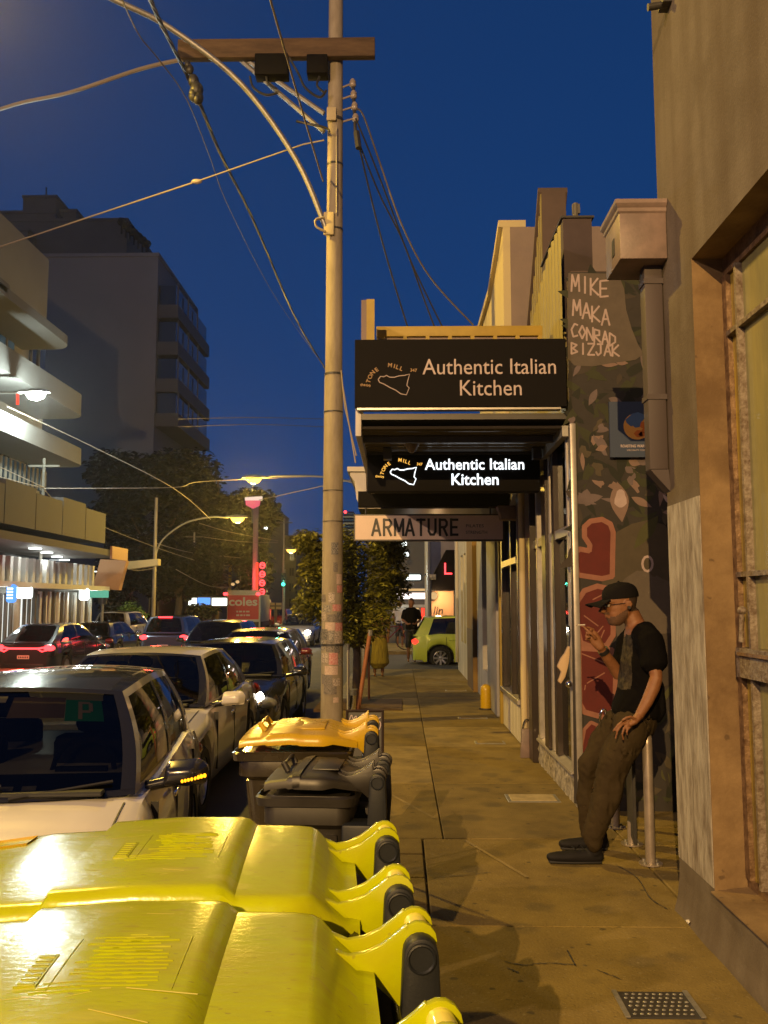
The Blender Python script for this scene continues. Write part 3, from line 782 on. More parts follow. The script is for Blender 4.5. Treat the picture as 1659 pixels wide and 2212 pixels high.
# ---- ribbed olive parapet with curved top, and its plain end blocks
def ribbed(y0, y1, ztopf, x=SX-.02, z0=3.9, pitch=.16):
    mm = MB(); n = int((y1-y0)/pitch*4)
    rows = []
    for i in range(n+1):
        yy = y0+(y1-y0)*i/n; ph = i % 4
        xx = x - (.016 if ph in (1, 2) else 0)
        rows.append((V((xx, yy, z0)), V((xx, yy, ztopf((yy-y0)/(y1-y0))))))
    for i in range(n): mm.quad(rows[i][0], rows[i+1][0], rows[i+1][1], rows[i][1])
    return mm
yB = 7.9
zBt = PY(1215, 472, yB).z
ribbed(MY+.2, 10.2, lambda t: 4.95 if t < .2 else 4.95 - .55*min(1, (t-.2)*1.6)).obj('ribbed_cladding', M['olive'], rb, fix=False)
xb0, xb1 = PY(1216, 480, yB).x, PY(1278, 480, yB).x
MB().bb(xb0, xb1, yB, yB+1.2, 3.9, zBt).obj('parapet_block', M['purple'], rb)
MB().bb(xb0-.02, xb1+.02, yB-.02, yB+1.2, zBt, zBt+.02).obj('capping', M['dark_metal'], rb)
yK = 9.2
zKt = PY(1190, 415, yK).z; xk0, xk1 = PY(1170, 420, yK).x, PY(1222, 420, yK).x
cp = [V((xk0, yK+2.4*t, 4.0 + (zKt-4.0)*(1-t)**1.6)) for t in [i/10 for i in range(11)]]
MB().prism([V((xk0, yK, 3.9))] + cp + [V((xk0, yK+2.4, 3.9))], (xk1-xk0, 0, 0)).obj('curved_parapet', M['brownend'], rb)
ribs = MB()
for i in range(14):
    t = i/14*.8; yy = yK+2.4*t; zt_ = 4.0 + (zKt-4.0)*(1-t)**1.6
    ribs.bb(xk0-.014, xk0-.002, yy, yy+.05, 3.95, zt_-.02)
ribs.bb(xk0-.012, xk0-.001, yK, yK+2.0, 3.95, 4.1)
ribs.obj('ribbed_cladding', M['olive'], rb)
MB().prism([(p.x-.04, p.y, p.z) for p in cp] + [(p.x-.04, p.y, p.z+.05) for p in cp[::-1]], (xk1-xk0+.06, 0, 0)).obj('capping', M['brownend'], rb)
MB().tube([PY(1243, 470, 9), PY(1243, 440, 9)], .03).bb(PY(1236,440,9).x, PY(1252,440,9).x, 8.98, 9.02, PY(1240,462,9).z, PY(1240,442,9).z).obj('roof_vent', M['darkbld'], rb)
# ---- awning of the restaurant
aw = thing('awning', 'dark flat awning with ribbed metal soffit over the restaurant front', 'awning', (.5, 9, zA))
x0 = PY(767, 890, MY-.05).x
AW1 = 11.2
so = MB(); n = 110
rows = []
for i in range(n+1):
    yy = MY+.02 + (AW1-MY-.02)*i/n
    zz = zA + (.03 if (i % 4) in (1, 2) else 0)
    rows.append((V((x0+.05, yy, zz)), V((SX-.001, yy, zz))))
for i in range(n): so.quad(rows[i][0], rows[i+1][0], rows[i+1][1], rows[i][1])
so.obj('soffit', M['soffit'], aw, fix=False)
MB().bb(x0+.05, SX-.001, MY+.02, AW1, zA+.08, zA+.13).obj('deck', M['dark_metal'], aw)
MB().bb(x0, x0+.049, MY+.02, AW1, zA-.06, zA+.24).obj('side_fascia', M['white'], aw, bevel=.006)
MB().prism([(SX-.08, MY+.0, zA+.02), (SX-.03, MY+.0, zA+.02), (SX-.03, 10.9, zA-.01), (SX-.08, 10.9, zA-.01)], (0, 0, -.09)).obj('wall_beam', M['galv'], aw)
for yy in (MY+.35, 8.4, 9.9): MB().bb(x0+.05, SX-.09, yy, yy+.05, zA-.055, zA-.002).obj('soffit_beam', M['dark_metal'], aw, bevel=.004, seg=1)
yb_ = 7.9
bz = PY(950, 726, yb_).z; bt = PY(950, 704, yb_).z
bx0, bx1 = PY(813, 714, yb_).x, PY(1172, 714, yb_).x
MB().bb(bx0, bx1, yb_, yb_+.12, bz, bt).obj('top_beam', M['ochre'], aw, bevel=.006)
nn = 8
for k in range(nn):
    xx = bx0+.06+(bx1-bx0-.1)*k/(nn-1)
    MB().bb(xx-.016, xx+.016, yb_-.12, yb_-.003, bz-.19, bz-.035).obj('rafter', M['ochre'], aw)
MB().bb(bx0+.02, bx1, yb_+.01, yb_+.04, bz-.15, bz-.012).obj('rafter_board', M['pinkwall'], aw)
q0, q1 = PY(780, 735, MY+.1), PY(809, 646, MY+.1)
MB().bb(q0.x, q0.x+.045, MY+.12, MY+.5, q0.z-.1, q1.z).obj('end_panel', M['pinkwall'], aw)
MB().bb(q0.x+.046, q1.x, MY+.1, MY+.14, q0.z-.1, q1.z).obj('end_panel', M['ochre'], aw)
dm = PY(889, 905, MY+.6)
MB().lathe([(.075, .0), (.075, -.02), (.055, -.05), (.035, -.085), (.02, -.1)], (dm.x, MY+.6, zA-.002), 16).obj('camera_dome', M['pinkmetal'], aw, smooth=50)
# ---- signs
def logo(parent, y, P0, k, mg, mw, lit=False, name='emblem'):
    """island outline with arched letters; P0(px,py)->point, k = scale in metres per pixel"""
    isl = [(817,820),(822,813),(829,814),(835,811),(842,815),(852,815),(862,812),(874,811),(885,808),(881,822),(879,833),(884,838),(878,853),(866,851),(855,843),(842,837),(830,830),(820,826)]
    t = MB()
    pts = [P0(a, b) for a, b in isl] ; pts.append(pts[0])
    t.tube(pts, 1.1*k*(1.5 if lit else 1.0), 6)
    t.obj(name, mw, parent)
    letters = [('S',800,829,-75),('T',800,820,-68),('O',803,811,-58),('N',808,803,-48),('E',816,797,-38),('M',842,788,6),('I',851,790,12),('L',857,792,18),('L',865,795,24)]
    for ch, a, b, deg in letters:
        p = P0(a, b+5)
        text('lettering', ch, mg, p, 13*k, parent, rot=(PI/2, math.radians(deg), 0), extrude=.002, bold=.3*k)
    text('lettering', '347', mg, P0(893, 803), 10*k, parent, rot=(PI/2, math.radians(4), 0), extrude=.002, bold=.2*k)
    text('lettering', 'the', mg, P0(784, 834), 9*k, parent, extrude=.002, bold=.2*k)
sy = MY - .06
s1 = thing('fascia_sign', 'wide dark fascia sign with unlit pink lettering on the front edge of the awning', 'sign', PY(990, 880, sy))
q0, q1 = PY(766, 880, sy), PY(1222, 731, sy)
MB().bb(q0.x, q1.x, sy, sy+.07, q0.z, q1.z).obj('board', M['signdark'], s1, bevel=.004, seg=1)
MB().bb(q0.x, q1.x, sy+.072, sy+.1, q0.z+.01, q1.z-.01).obj('backing_rail', M['galv'], s1)
MB().bb(q0.x+.02, q1.x-.05, sy+.005, sy+.09, q0.z-.02, q0.z-.004).obj('bottom_trim', M['alufr'], s1)
kk = MY/F_PX
tp = PY(1058, 808, sy-.003); text('lettering', 'Authentic Italian', M['signtext'], tp, .19, s1, width=291*kk, extrude=.003)
tp = PY(1060, 854, sy-.003); text('lettering', 'Kitchen', M['signtext'], tp, .19, s1, width=134*kk, extrude=.003)
logo(s1, sy, lambda a, b: PY(a, b, sy-.003), kk, M['signgold'], M['signtext'])
s2y = 8.38
s2 = thing('hanging_sign', 'black hanging sign with glowing white lettering under the awning', 'sign', PY(980, 1063, s2y))
q0, q1 = PY(793, 1062, s2y), PY(1166, 982, s2y)
MB().bb(q0.x, q1.x, s2y, s2y+.16, q0.z, q1.z).obj('box', M['signdark'], s2, bevel=.008)
k2 = s2y/F_PX
tp = PY(1026, 1014, s2y-.004); text('lettering', 'Authentic Italian', M['lit_white'], tp, .15, s2, width=216*k2, extrude=.006, bold=.0015)
tp = PY(1026, 1047, s2y-.004); text('lettering', 'Kitchen', M['lit_white'], tp, .155, s2, width=102*k2, extrude=.006, bold=.002)
def P2(a, b):
    return PY(843 + (a-817)*.83, 1012 + (b-811)*.83, s2y-.006)
logo(s2, s2y, P2, k2*.83, M['lit_gold'], M['lit_white'], True)
for xx in (838, 1150):
    pp = PY(xx, 982, s2y+.08)
    MB().bb(pp.x-.03, pp.x+.03, s2y+.05, s2y+.11, pp.z, zA+.1).obj('hanger', M['dark_metal'], s2, bevel=.004, seg=1)
    MB().bb(pp.x-.04, pp.x+.04, MY+.9, MY+1.0, zA-.11, zA-.002).obj('hanger_box', M['dark_metal'], s2, bevel=.004, seg=1)
glow_p = PY(960, 1030, s2y-.35)
spot_light('sign_glow', (glow_p.x, s2y-.5, glow_p.z-.25), (glow_p.x+.1, s2y, glow_p.z-.02), 0.35, (.8, 1, .9), 60, 1, .05, s2)
# ================================================================== pilates shop and the rest of the right-hand row
ps_ = thing('studio_shop', 'cream shop building with raised gable parapet and pale panelled stall riser', 'building', (SX, 12, 0))
Y0s, Y1s = 10.36, 15.5
yD = PX(1092, 490, SX).y; 
zd = lambda px, py, yy: PY(px, py, yy).z
zpk = PX(1086, 490, SX).z
ya, yb2, yc2 = PX(1086, 500, SX).y, PX(1060, 640, SX).y, PX(1034, 655, SX).y
z2 = PX(1060, 645, SX).z
prof = [(ya, 3.3), (ya, zpk), (ya+(yb2-ya)*.35, zpk-(zpk-z2)*.42), (yb2-.08, z2), (yc2, z2), (yc2, 3.3)]
MB().prism([(SX, a, b) for a, b in prof], (.10, 0, 0)).obj('gable_parapet', M['cream'], ps_)
cap_ = MB()
for i in range(1, 4):
    (a, b), (c_, d) = prof[i], prof[i+1]
    cap_.prism([(SX-.06, a, b+.002), (SX-.06, c_, d+.002), (SX-.06, c_, d+.1), (SX-.06, a, b+.1)], (.38, 0, 0))
cap_.obj('coping', M['cream'], ps_)
MB().bb(SX+.101, 5.0, ya, ya+.2, 3.3, zpk-.0).obj('end_wall', M['pinkwall'], ps_)
MB().bb(SX+.05, SX+.3, 9.8, ya-.002, 3.3, 4.3).obj('low_wall', M['olive'], ps_)
MB().bb(SX, SX+.3, Y0s, Y1s, 2.95, 3.3).obj('lintel', M['cream'], ps_)
# stall riser of individual pale panels
for k in range(6):
    a = 10.4 + k*.29
    MB().bb(SX-.04, SX+.1, a+.004, a+.286, .02, .47).obj('riser_panel', M['white'], ps_, bevel=.006, seg=1)
MB().bb(SX-.08, SX+.12, 10.38, 12.16, .471, .53).obj('window_sill', M['alufr'], ps_, bevel=.005, seg=1)
for y0, y1, mm in ((10.38, 10.5, 'darkwood'), (11.05, 11.14, 'darkwood'), (12.02, 12.16, 'darkwood')): frame_post(ps_, y0, y1, .531, 2.94, mm, SX-.05)
MB().bb(SX-.06, SX+.05, 10.501, 12.019, 2.12, 2.2).obj('transom', M['alufr'], ps_)
for y0, y1 in ((10.501, 11.049), (11.141, 12.019)):
    MB().bb(SX+.0, SX+.01, y0, y1, .531, 2.119).obj('shop_window', M['shopglass'], ps_)
    MB().bb(SX+.0, SX+.01, y0, y1, 2.201, 2.94).obj('shop_window', M['shopglass'], ps_)
MB().bb(SX-.06, SX+.05, 12.3, 12.42, 0, 2.94).obj('door_post', M['ochre'], ps_, bevel=.006)
MB().bb(SX+.02, SX+.07, 12.43, 13.0, .05, 2.3).obj('door', M['darkwood'], ps_)
MB().bb(SX-.03, SX+.3, 13.05, 14.4, 0, 2.94).obj('pilaster', mat('grey_pilaster', (.33,.32,.31), .6, var=.4, vscale=3), ps_, bevel=.01)
MB().bb(SX+.12, SX+.2, 14.4, 15.5, .5, 2.9).obj('shop_window', M['winglass'], ps_)
MB().bb(SX+.0, SX+.3, 14.401, 15.5, 0, .5).obj('riser_panel', M['white'], ps_)
MB().bb(SX+.9, SX+1, 10.4, 15.5, 0, 3).obj('room_back', mat('studio_wall', (.16, .07, .06), .8), ps_)
MB().bb(SX+.4, SX+.42, 10.9, 11.6, 1.0, 2.0).obj('red_curtain', mat('red_cloth', (.22, .015, .012), .8), ps_)
# second awning with white scrolled end
a2 = thing('shop_awning', 'deep dark awning with white moulded end over the pilates shop', 'awning', (.4, 12.8, 2.9))
xe = PY(757, 1015, 11.6).x
MB().bb(xe+.12, SX-.01, 11.3, 15.4, 2.86, 2.95).obj('soffit', M['soffit'], a2)
MB().bb(xe+.12, SX-.01, 11.25, 11.3, 2.88, 3.08).obj('front_fascia', M['signdark'], a2)
pf = [(755,1012),(790,1012),(792,1098),(783,1100),(770,1078),(766,1040),(757,1028)]
MB().prism([PY(a, b, 11.6) for a, b in pf], (0, 3.6, 0)).obj('moulded_end', M['white'], a2)
MB().prism([PY(a, b, 11.55) for a, b in ((750,1008),(797,1008),(797,1018),(750,1018))], (0, 3.7, 0)).obj('end_cornice', M['white'], a2)
s3y = 11.2
s3 = thing('armature_sign', 'cream hanging sign with black lettering under the second awning', 'sign', PY(925, 1168, s3y))
q0, q1 = PY(764, 1169, s3y), PY(1089, 1110, s3y)
MB().bb(q0.x, q1.x, s3y, s3y+.1, q0.z, q1.z).obj('frame', M['dark_metal'], s3, bevel=.004, seg=1)
MB().bb(q0.x+.02, q1.x-.02, s3y-.006, s3y-.001, q0.z+.02, q1.z-.02).obj('face', M['armature'], s3)
k3 = s3y/F_PX
BL = {'A': [[(0,0),(.5,1)], [(1,0),(.5,1)], [(.2,.3),(.8,.3)]], 'R': [[(.08,0),(.08,1)], [(.08,.95),(.7,.95)], [(.7,.95),(.92,.82)], [(.92,.82),(.92,.64)], [(.92,.64),(.7,.5)], [(.7,.5),(.08,.5)], [(.5,.5),(.95,0)]],
      'M': [[(.05,0),(.05,1)], [(.95,0),(.95,1)], [(.05,1),(.5,.25)], [(.95,1),(.5,.25)]], 'T': [[(.5,0),(.5,1)], [(0,.95),(1,.95)]], 'U': [[(.08,1),(.08,.25)], [(.08,.25),(.3,.06)], [(.3,.06),(.7,.06)], [(.7,.06),(.92,.25)], [(.92,.25),(.92,1)]],
      'E': [[(.08,0),(.08,1)], [(.08,.95),(.9,.95)], [(.08,.5),(.8,.5)], [(.08,.05),(.9,.05)]]}
lw_, lh_, gp_ = 17.5*k3, 36*k3, 24.2*k3
for i_, ch_ in enumerate('ARMATURE'):
    o0 = PY(804, 1157, s3y-.008); m_ = MB(); hw_ = 2.6*k3
    for j_, (a_, b_) in enumerate(BL[ch_]):
        wch = lw_*(1.12 if ch_ == 'M' else 1.0)
        A_ = V((o0.x + i_*gp_ + a_[0]*wch, s3y-.0085-j_*.0003, o0.z + a_[1]*lh_)); B_ = V((o0.x + i_*gp_ + b_[0]*wch, s3y-.0085-j_*.0003, o0.z + b_[1]*lh_))
        t_ = (B_-A_).normalized(); n_ = V((-t_.z, 0, t_.x))*hw_; e_ = t_*hw_*.5
        m_.quad(A_-e_-n_, A_-e_+n_, B_+e_+n_, B_+e_-n_)
    m_.obj('lettering', M['black'], s3, fix=False)
text('lettering', 'PILATES', M['dark_metal'], PY(1006, 1139, s3y-.008), .055, s3, width=38*k3, extrude=.001, align='LEFT')
text('lettering', 'STRENGTH', M['dark_metal'], PY(1006, 1153, s3y-.008), .055, s3, width=46*k3, extrude=.001, align='LEFT')
for xx in (790, 1060):
    pp = PY(xx, 1110, s3y); MB().cyl((pp.x, s3y+.05, pp.z), (pp.x, s3y+.05, 2.87), .012, 8).obj('hanger', M['dark_metal'], s3)
sp = thing('wall_lamp', 'small unlit wedge wall lamp on a bracket above the cream hanging sign', 'lamp', PY(1098, 1110, 10.6))
pA = PY(1075, 1122, 10.6); pB = PY(1128, 1092, 10.6)
MB().prism([(pA.x, 10.6, pB.z), (pB.x, 10.6, pB.z), (pB.x-.03, 10.6, pA.z), (pA.x+.05, 10.6, pA.z)], (0, .22, 0)).obj('housing', M['pinkmetal'], sp, bevel=.008)
pC = PY(1108, 1092, 10.65); MB().prism([(pC.x-.04, 10.6, pC.z), (pC.x+.06, 10.6, pC.z), (pC.x+.06, 10.6, pC.z+.13), (pC.x, 10.6, pC.z+.13)], (0, .08, 0)).obj('bracket', M['white'], sp)
# cream wall, brown corner pillar, pale corner building
wb_ = thing('corner_shop', 'pale end building with narrow dark windows and brown pillar at the side street corner', 'building', (SX, 18.5, 0))
MB().bb(SX, SX+.35, 15.52, 16.6, 0, 3.4).obj('wall', M['whitewall'], wb_)
MB().bb(SX-.08, SX+.3, 16.61, 18.0, 0, 3.4).obj('pillar', M['brownwall'], wb_)
MB().bb(SX-.085, SX-.0805, 16.62, 17.99, .02, 1.15).obj('pillar_base', mat('dark_brown', (.07, .035, .02), .7), wb_)
mm = wall_x(SX, [18.01, 18.5, 19.15, 19.4, 20.0, 20.3, 20.9, 22.2], [0, .75, 2.75, 4.6], {(1,1), (3,1), (5,1)}, .12, None)
mm.quad((SX, 22.2, 0), (SX+6, 22.2, 0), (SX+6, 22.2, 4.6), (SX, 22.2, 4.6))
mm.obj('wall', [M['whitewall'], M['whitewall']], wb_, fix=False)
for a, b in ((18.5, 19.15), (19.4, 20.0), (20.3, 20.9)):
    w_ = MB().bb(SX+.1, SX+.13, a, b, .75, 2.75).obj('window', M['winglass'], wb_)
    MB().bb(SX+.08, SX+.099, a, a+.05, .75, 2.75).bb(SX+.08, SX+.099, a+.051, b, 1.7, 1.75).obj('window_frame', M['darkwood'], w_)
MB().bb(SX+.35, 7, 15.6, 22.1, 3.3, 3.4).obj('roof', M['darkbld'], wb_)
MB().tube([(SX-.03, 21.9, .2), (SX-.03, 21.9, 4.4)], .05, 10).obj('corner_bead', M['white'], wb_, smooth=60)
# yellow stub post by the wall
yp = PZ(1050, 1532, 0)
sb = thing('stub_post', 'short rounded yellow stub post standing against the wall beside the shops', 'bollard', yp)
MB().lathe([(.085, 0), (.085, .3), (.08, .34), (.05, .375), (.01, .385)], yp, 18).obj('post', M['yellow2'], sb, smooth=50)
MB().lathe([(.11, 0), (.11, .02), (.086, .021)], yp, 18).obj('base_collar', M['dark_metal'], sb)
# pink box with loop handle beside the pier
bxp = PZ(1141, 1638, 0)
bg = thing('handled_box', 'small pinkish board with a loop handle propped by the restaurant door', 'board', bxp)
MB().prism([(bxp.x-.08, bxp.y, .0), (bxp.x+.075, bxp.y+.02, .0), (bxp.x+.09, bxp.y+.05, .3), (bxp.x-.055, bxp.y+.03, .3)], (.0, .07, 0)).obj('panel', M['pinkmetal'], bg, bevel=.006)
MB().tube([(bxp.x+.0+.045*math.cos(t*PI/8), bxp.y+.06, .3+.1*math.sin(t*PI/8)) for t in range(9)], .008, 6).obj('handle', M['black'], bg)
# cloth bag hanging at the window corner
hb = thing('cloth_bag', 'crumpled tan cloth bag hanging from the shopfront beside the mural corner', 'bag', PY(1215, 1440, 7.3))
pts = [(1228,1395),(1232,1398),(1231,1420),(1228,1440),(1222,1462),(1212,1478),(1206,1472),(1213,1452),(1204,1440),(1212,1422),(1220,1412)]
o_ = MB().prism([PY(a, b, 7.32) for a, b in pts], (0, .05, 0)).obj('cloth', mat('tan_cloth', (.5, .36, .2), .9, bump=.5, bscale=20), hb, bevel=.012, seg=2)
MB().tube([PY(1229, 1396, 7.34), PY(1231, 1370, 7.34), PY(1229, 1352, 7.3)], .006, 6).obj('cord', M['black'], hb)
MB().ball(PY(1229, 1478, 7.28), .03, 10, 6).obj('clasp', M['chrome'], hb, smooth=60)

# ================================================================== beyond the side street on the right
def far_block(label, px0, px1, pyt, Y, depth, m, zb=-.3, name='far_building', floors=0, cols=0, wmat='winglass', lit=0, cat='building', frac=.5):
    a, b = PY(px0, pyt, Y), PY(px1, pyt, Y)
    r = thing(name, label, cat, ((a.x+b.x)/2, Y, zb))
    MB().bb(a.x, b.x, Y, Y+depth, zb, a.z).obj('wall', M[m], r)
    rr = random.Random(int(px0*7+pyt))
    if floors:
        H = a.z-zb-.6; W = b.x-a.x
        for f in range(floors):
            for c in range(cols):
                cx = a.x + W*(c+.5)/cols; cz = zb + 1.0 + H*(f+.5)/floors
                ww, hh = W/cols*frac, H/floors*.5
                mt = M['dimwin'] if rr.random() < lit else M[wmat]
                w_ = MB().bb(cx-ww/2, cx+ww/2, Y-.03, Y+.01, cz-hh/2, cz+hh/2).obj('window', mt, r)
                MB().bb(cx-ww/2-.06, cx+ww/2+.06, Y-.1, Y-.031, cz-hh/2-.1, cz-hh/2-.02).bb(cx-.03, cx+.03, Y-.05, Y-.0301, cz-hh/2, cz+hh/2).obj('window_frame', M['darkbld'], w_)
    MB().bb(a.x-.1, b.x+.1, Y-.12, Y+depth, a.z, a.z+.18).obj('coping', M[m], r)
    return r, a, b
fb = thing('corner_hotel', 'dark building across the side street with pale panel and lit red letter', 'building', PY(950, 1330, 31))
a, b = PY(925, 1172, 31), PY(1010, 1172, 31)
MB().bb(a.x, b.x+6, 31, 37, 0, 8).obj('wall', mat('beige_stucco', (.36, .33, .29), .8, var=.4, vscale=1), fb)
MB().prism([PY(p, q, 30.9) for p, q in ((927,1257),(962,1190),(1010,1190),(1010,1275),(932,1275))], (0, -.6, 0)).obj('awning_skirt', M['signdark'], fb)
pl_ = MB().bb(PY(928,1340,30.9).x, PY(980,1340,30.9).x, 30.88, 30.98, PY(928,1345,30.9).z, PY(928,1277,30.9).z).obj('pale_panel', mat('peach_panel', (.66, .40, .22), .7), fb)
text('lettering', 'lin', M['dark_metal'], PY(946, 1326, 30.84), .38, fb, extrude=.002, shear=.2)
lp = PY(960, 1230, 30.2)
MB().bb(lp.x, lp.x+.05, 30.2, 30.24, lp.z-.17, lp.z+.22).bb(lp.x+.051, lp.x+.26, 30.2, 30.24, lp.z-.17, lp.z-.12).obj('red_letter', M['redlit'], fb)
lb = PY(937, 1287, 30.6)
MB().ball(lb, .13).obj('globe_lamp', M['warmlit'], fb, smooth=80)
point_light('globe_light', (lb.x+.1, lb.y-.35, lb.z), 60, (1, .6, .28), .1, fb)
lsh = thing('lit_shop', 'brightly lit shop with glowing sign strip behind the pedestrians', 'building', PY(890, 1330, 36))
a, b = PY(845, 1250, 36), PY(924, 1250, 36)
MB().bb(a.x-1, b.x, 36, 42, 0, 7.5).obj('wall', M['darkbld'], lsh)
MB().bb(PY(858,1300,35.9).x, PY(918,1300,35.9).x, 35.3, 35.9, PY(860,1312,35.9).z, PY(860,1306,35.9).z).obj('canopy', M['whitewall'], lsh)
MB().bb(PY(857,1300,35.9).x, PY(917,1300,35.9).x, 35.25, 35.29, PY(860,1294,35.9).z, PY(860,1281,35.9).z).obj('lit_sign', emis('pinkish_lit_sign', (1, .8, .72), 2.6), lsh)
MB().bb(PY(862,1300,35.9).x, PY(917,1300,35.9).x, 35.3, 35.33, PY(860,1277,35.9).z, PY(860,1272,35.9).z).obj('lit_strip', M['warmlit'], lsh)
MB().bb(PY(880,1340,35.9).x, PY(905,1340,35.9).x, 35.95, 35.99, PY(880,1352,35.9).z, PY(880,1313,35.9).z).obj('shop_window', M['warmlit'], lsh)
MB().bb(PY(905,1340,35.9).x, PY(909,1340,35.9).x, 35.7, 35.8, 0, PY(905,1313,35.9).z).obj('door_post', M['white'], lsh)
MB().bb(PY(910,1340,35.9).x, PY(917,1340,35.9).x, 35.7, 35.8, 0, PY(905,1313,35.9).z).obj('red_banner', M['redsoft'], lsh)
MB().bb(PY(868,1340,35.9).x, PY(886,1340,35.9).x, 35.1, 35.2, PY(880,1323,35.9).z, PY(880,1318,35.9).z).obj('lit_sign', M['signlit'], lsh)
hsgn = thing('round_end_sign', 'small white glowing box sign projecting over the far shops', 'sign', PY(893, 1247, 33))
pp = PY(893, 1247, 33); MB().bb(pp.x-.27, pp.x+.27, 33, 33.1, pp.z-.09, pp.z+.09).obj('face', M['signlit'], hsgn, bevel=.04, seg=3)
MB().bb(pp.x-.34, pp.x+.34, 33.06, 33.2, pp.z-.16, pp.z+.16).obj('case', M['black'], hsgn, bevel=.05, seg=2)
MB().tube([(pp.x+.3, 33.1, pp.z), (pp.x+.75, 33.1, pp.z+.3)], .025).obj('arm', M['dark_metal'], hsgn)
point_light('sign_light', (pp.x, 32.6, pp.z), 25, (.85, 1, .95), .1, hsgn)
for i, (px, py) in enumerate(((873, 1175), (877, 1198))):
    q = thing('festoon_lamp', ['upper white globe lamp hanging under the cream sign', 'lower white globe lamp hanging under the cream sign'][i], 'lamp', PY(px, py, 34), group='white globe lamps beyond the side street')
    c_ = PY(px, py, 34)
    MB().ball(c_, .11, 12, 8).obj('globe', M['signlit'], q, smooth=80)
    MB().cyl(c_+V((0,0,.1)), c_+V((0,0,.9)), .015, 6).obj('stem', M['dark_metal'], q)
mp_ = PY(928, 1330, 27)
sg = thing('signal_pole', 'slim grey pole with small box at the far side street corner', 'pole', (mp_.x, 27, 0))
MB().cyl((mp_.x, 27, 0), (mp_.x, 27, 5.2), .06, 12).obj('pole', M['galv'], sg, smooth=60)
bx_ = PY(934, 1246, 26.9); MB().box(bx_, (.22, .16, .16)).obj('box', M['galv'], sg, bevel=.01)
# ================================================================== the big pole and its gear
PYY = 12.3
pb = PZ(718, 1560, 0)
PXc = PY(718, 1300, PYY).x
pole = thing('utility_pole', 'tall sticker covered concrete pole with crossarm in the middle of the photo', 'utility pole', (PXc, PYY, 0))
pr_ = []
for py, hw in ((1560, 24), (1300, 23), (1000, 21.5), (820, 20.5), (800, 19), (500, 18.2), (200, 17), (0, 16.5), (-30, 16)):
    z = PY(720, py, PYY).z
    pr_.append((hw*PYY/F_PX, z))
pr_[0] = (pr_[0][0], 0.0)
MB().lathe(pr_, (PXc, PYY, 0), 20).obj('shaft', M['pole'], pole, smooth=40)
def on_pole(px, py):
    p = PY(px, py, PYY - .16); return p
def prad(z):
    for i in range(len(pr_)-1):
        if pr_[i][1] <= z <= pr_[i+1][1]:
            t = (z-pr_[i][1])/(pr_[i+1][1]-pr_[i][1]); return pr_[i][0]*(1-t)+pr_[i+1][0]*t
    return pr_[-1][0]
def band(z, h, a0=-PI, a1=PI, off=.003, n=16):
    m = MB(); r0, r1 = prad(z)+off, prad(z+h)+off
    for k in range(n):
        t0, t1 = a0+(a1-a0)*k/n, a0+(a1-a0)*(k+1)/n
        f = lambda t, r, zz: (PXc + r*math.sin(t), PYY - r*math.cos(t), zz)
        m.quad(f(t0, r0, z), f(t1, r0, z), f(t1, r1, z+h), f(t0, r1, z+h))
    return m
stk = [mat('sticker_%d' % i, c, .6, var=v, vscale=60, col2=c2) for i, (c, v, c2) in enumerate([((.5,.42,.36), .9, (.06,.05,.05)), ((.04,.04,.045), .7, (.4,.36,.32)), ((.42,.12,.12), .8, (.55,.42,.38)), ((.22,.19,.17), .9, (.05,.045,.04)), ((.52,.40,.34), .7, (.3,.2,.17)), ((.09,.085,.085), .9, (.45,.4,.35))])]
sr = random.Random(5)
for (py, a0, a1, h, k) in ((1198, -.05, .62, .17, 1), (1235, .15, .55, .13, 3), (1262, .45, 1.1, .14, 4), (1280, .5, 1.15, .1, 2), (1300, -1.1, -.6, .10, 3), (1302, -.3, .3, .14, 0), (1322, -.9, -.1, .1, 5), (1320, .1, 1.0, .09, 2), (1341, -1.2, -.5, .12, 0), (1343, -.4, .5, .1, 3), (1345, .5, 1.1, .14, 1), (1362, -.6, .3, .11, 4), (1366, .35, 1.2, .13, 2), (1383, -1.2, -.35, .15, 1), (1385, -.3, .25, .14, 5), (1390, .3, 1.2, .17, 0), (1404, -1.2, -.6, .13, 5), (1408, -.5, .2, .14, 3), (1412, .25, .8, .16, 1), (1432, -1.1, -.3, .13, 0), (1436, -.2, .6, .16, 2), (1440, .65, 1.2, .12, 5), (1458, -.6, .6, .12, 4), (1478, -1.0, .1, .13, 3), (1482, .15, .9, .1, 0), (1500, -.7, .5, .14, 3), (1518, .2, .7, .07, 4)):
    z = PY(720, py, PYY-.15).z
    m_ = band(z, h, a0, a1, .004 + .0015*sr.random(), 8)
    m_.obj('paper_sticker', stk[k], pole, smooth=60, fix=False)
sp_z = PY(720, 1198, PYY-.15).z
for zz, hh in ((PY(720, 893, PYY).z, .02), (PY(720, 812, PYY).z, .03), (PY(720, 1062, PYY).z, .012), (PY(720, 500, PYY).z, .03), (PY(720, 360, PYY).z, .03), (PY(720, 265, PYY).z, .05), (PY(720, 1395, PYY).z, .03), (PY(720, 1128, PYY).z, .01)):
    band(zz, hh, off=.008).obj('metal_band', M['dark_metal'], pole, smooth=60, fix=False)
for px, py, w, h in ((716, 245, .14, .2), (710, 482, .15, .34)):
    p = PY(px, py, PYY-.17); MB().box((p.x, PYY-.15, p.z), (w, .05, h)).obj('clamp_plate', M['cream'], pole, bevel=.012)
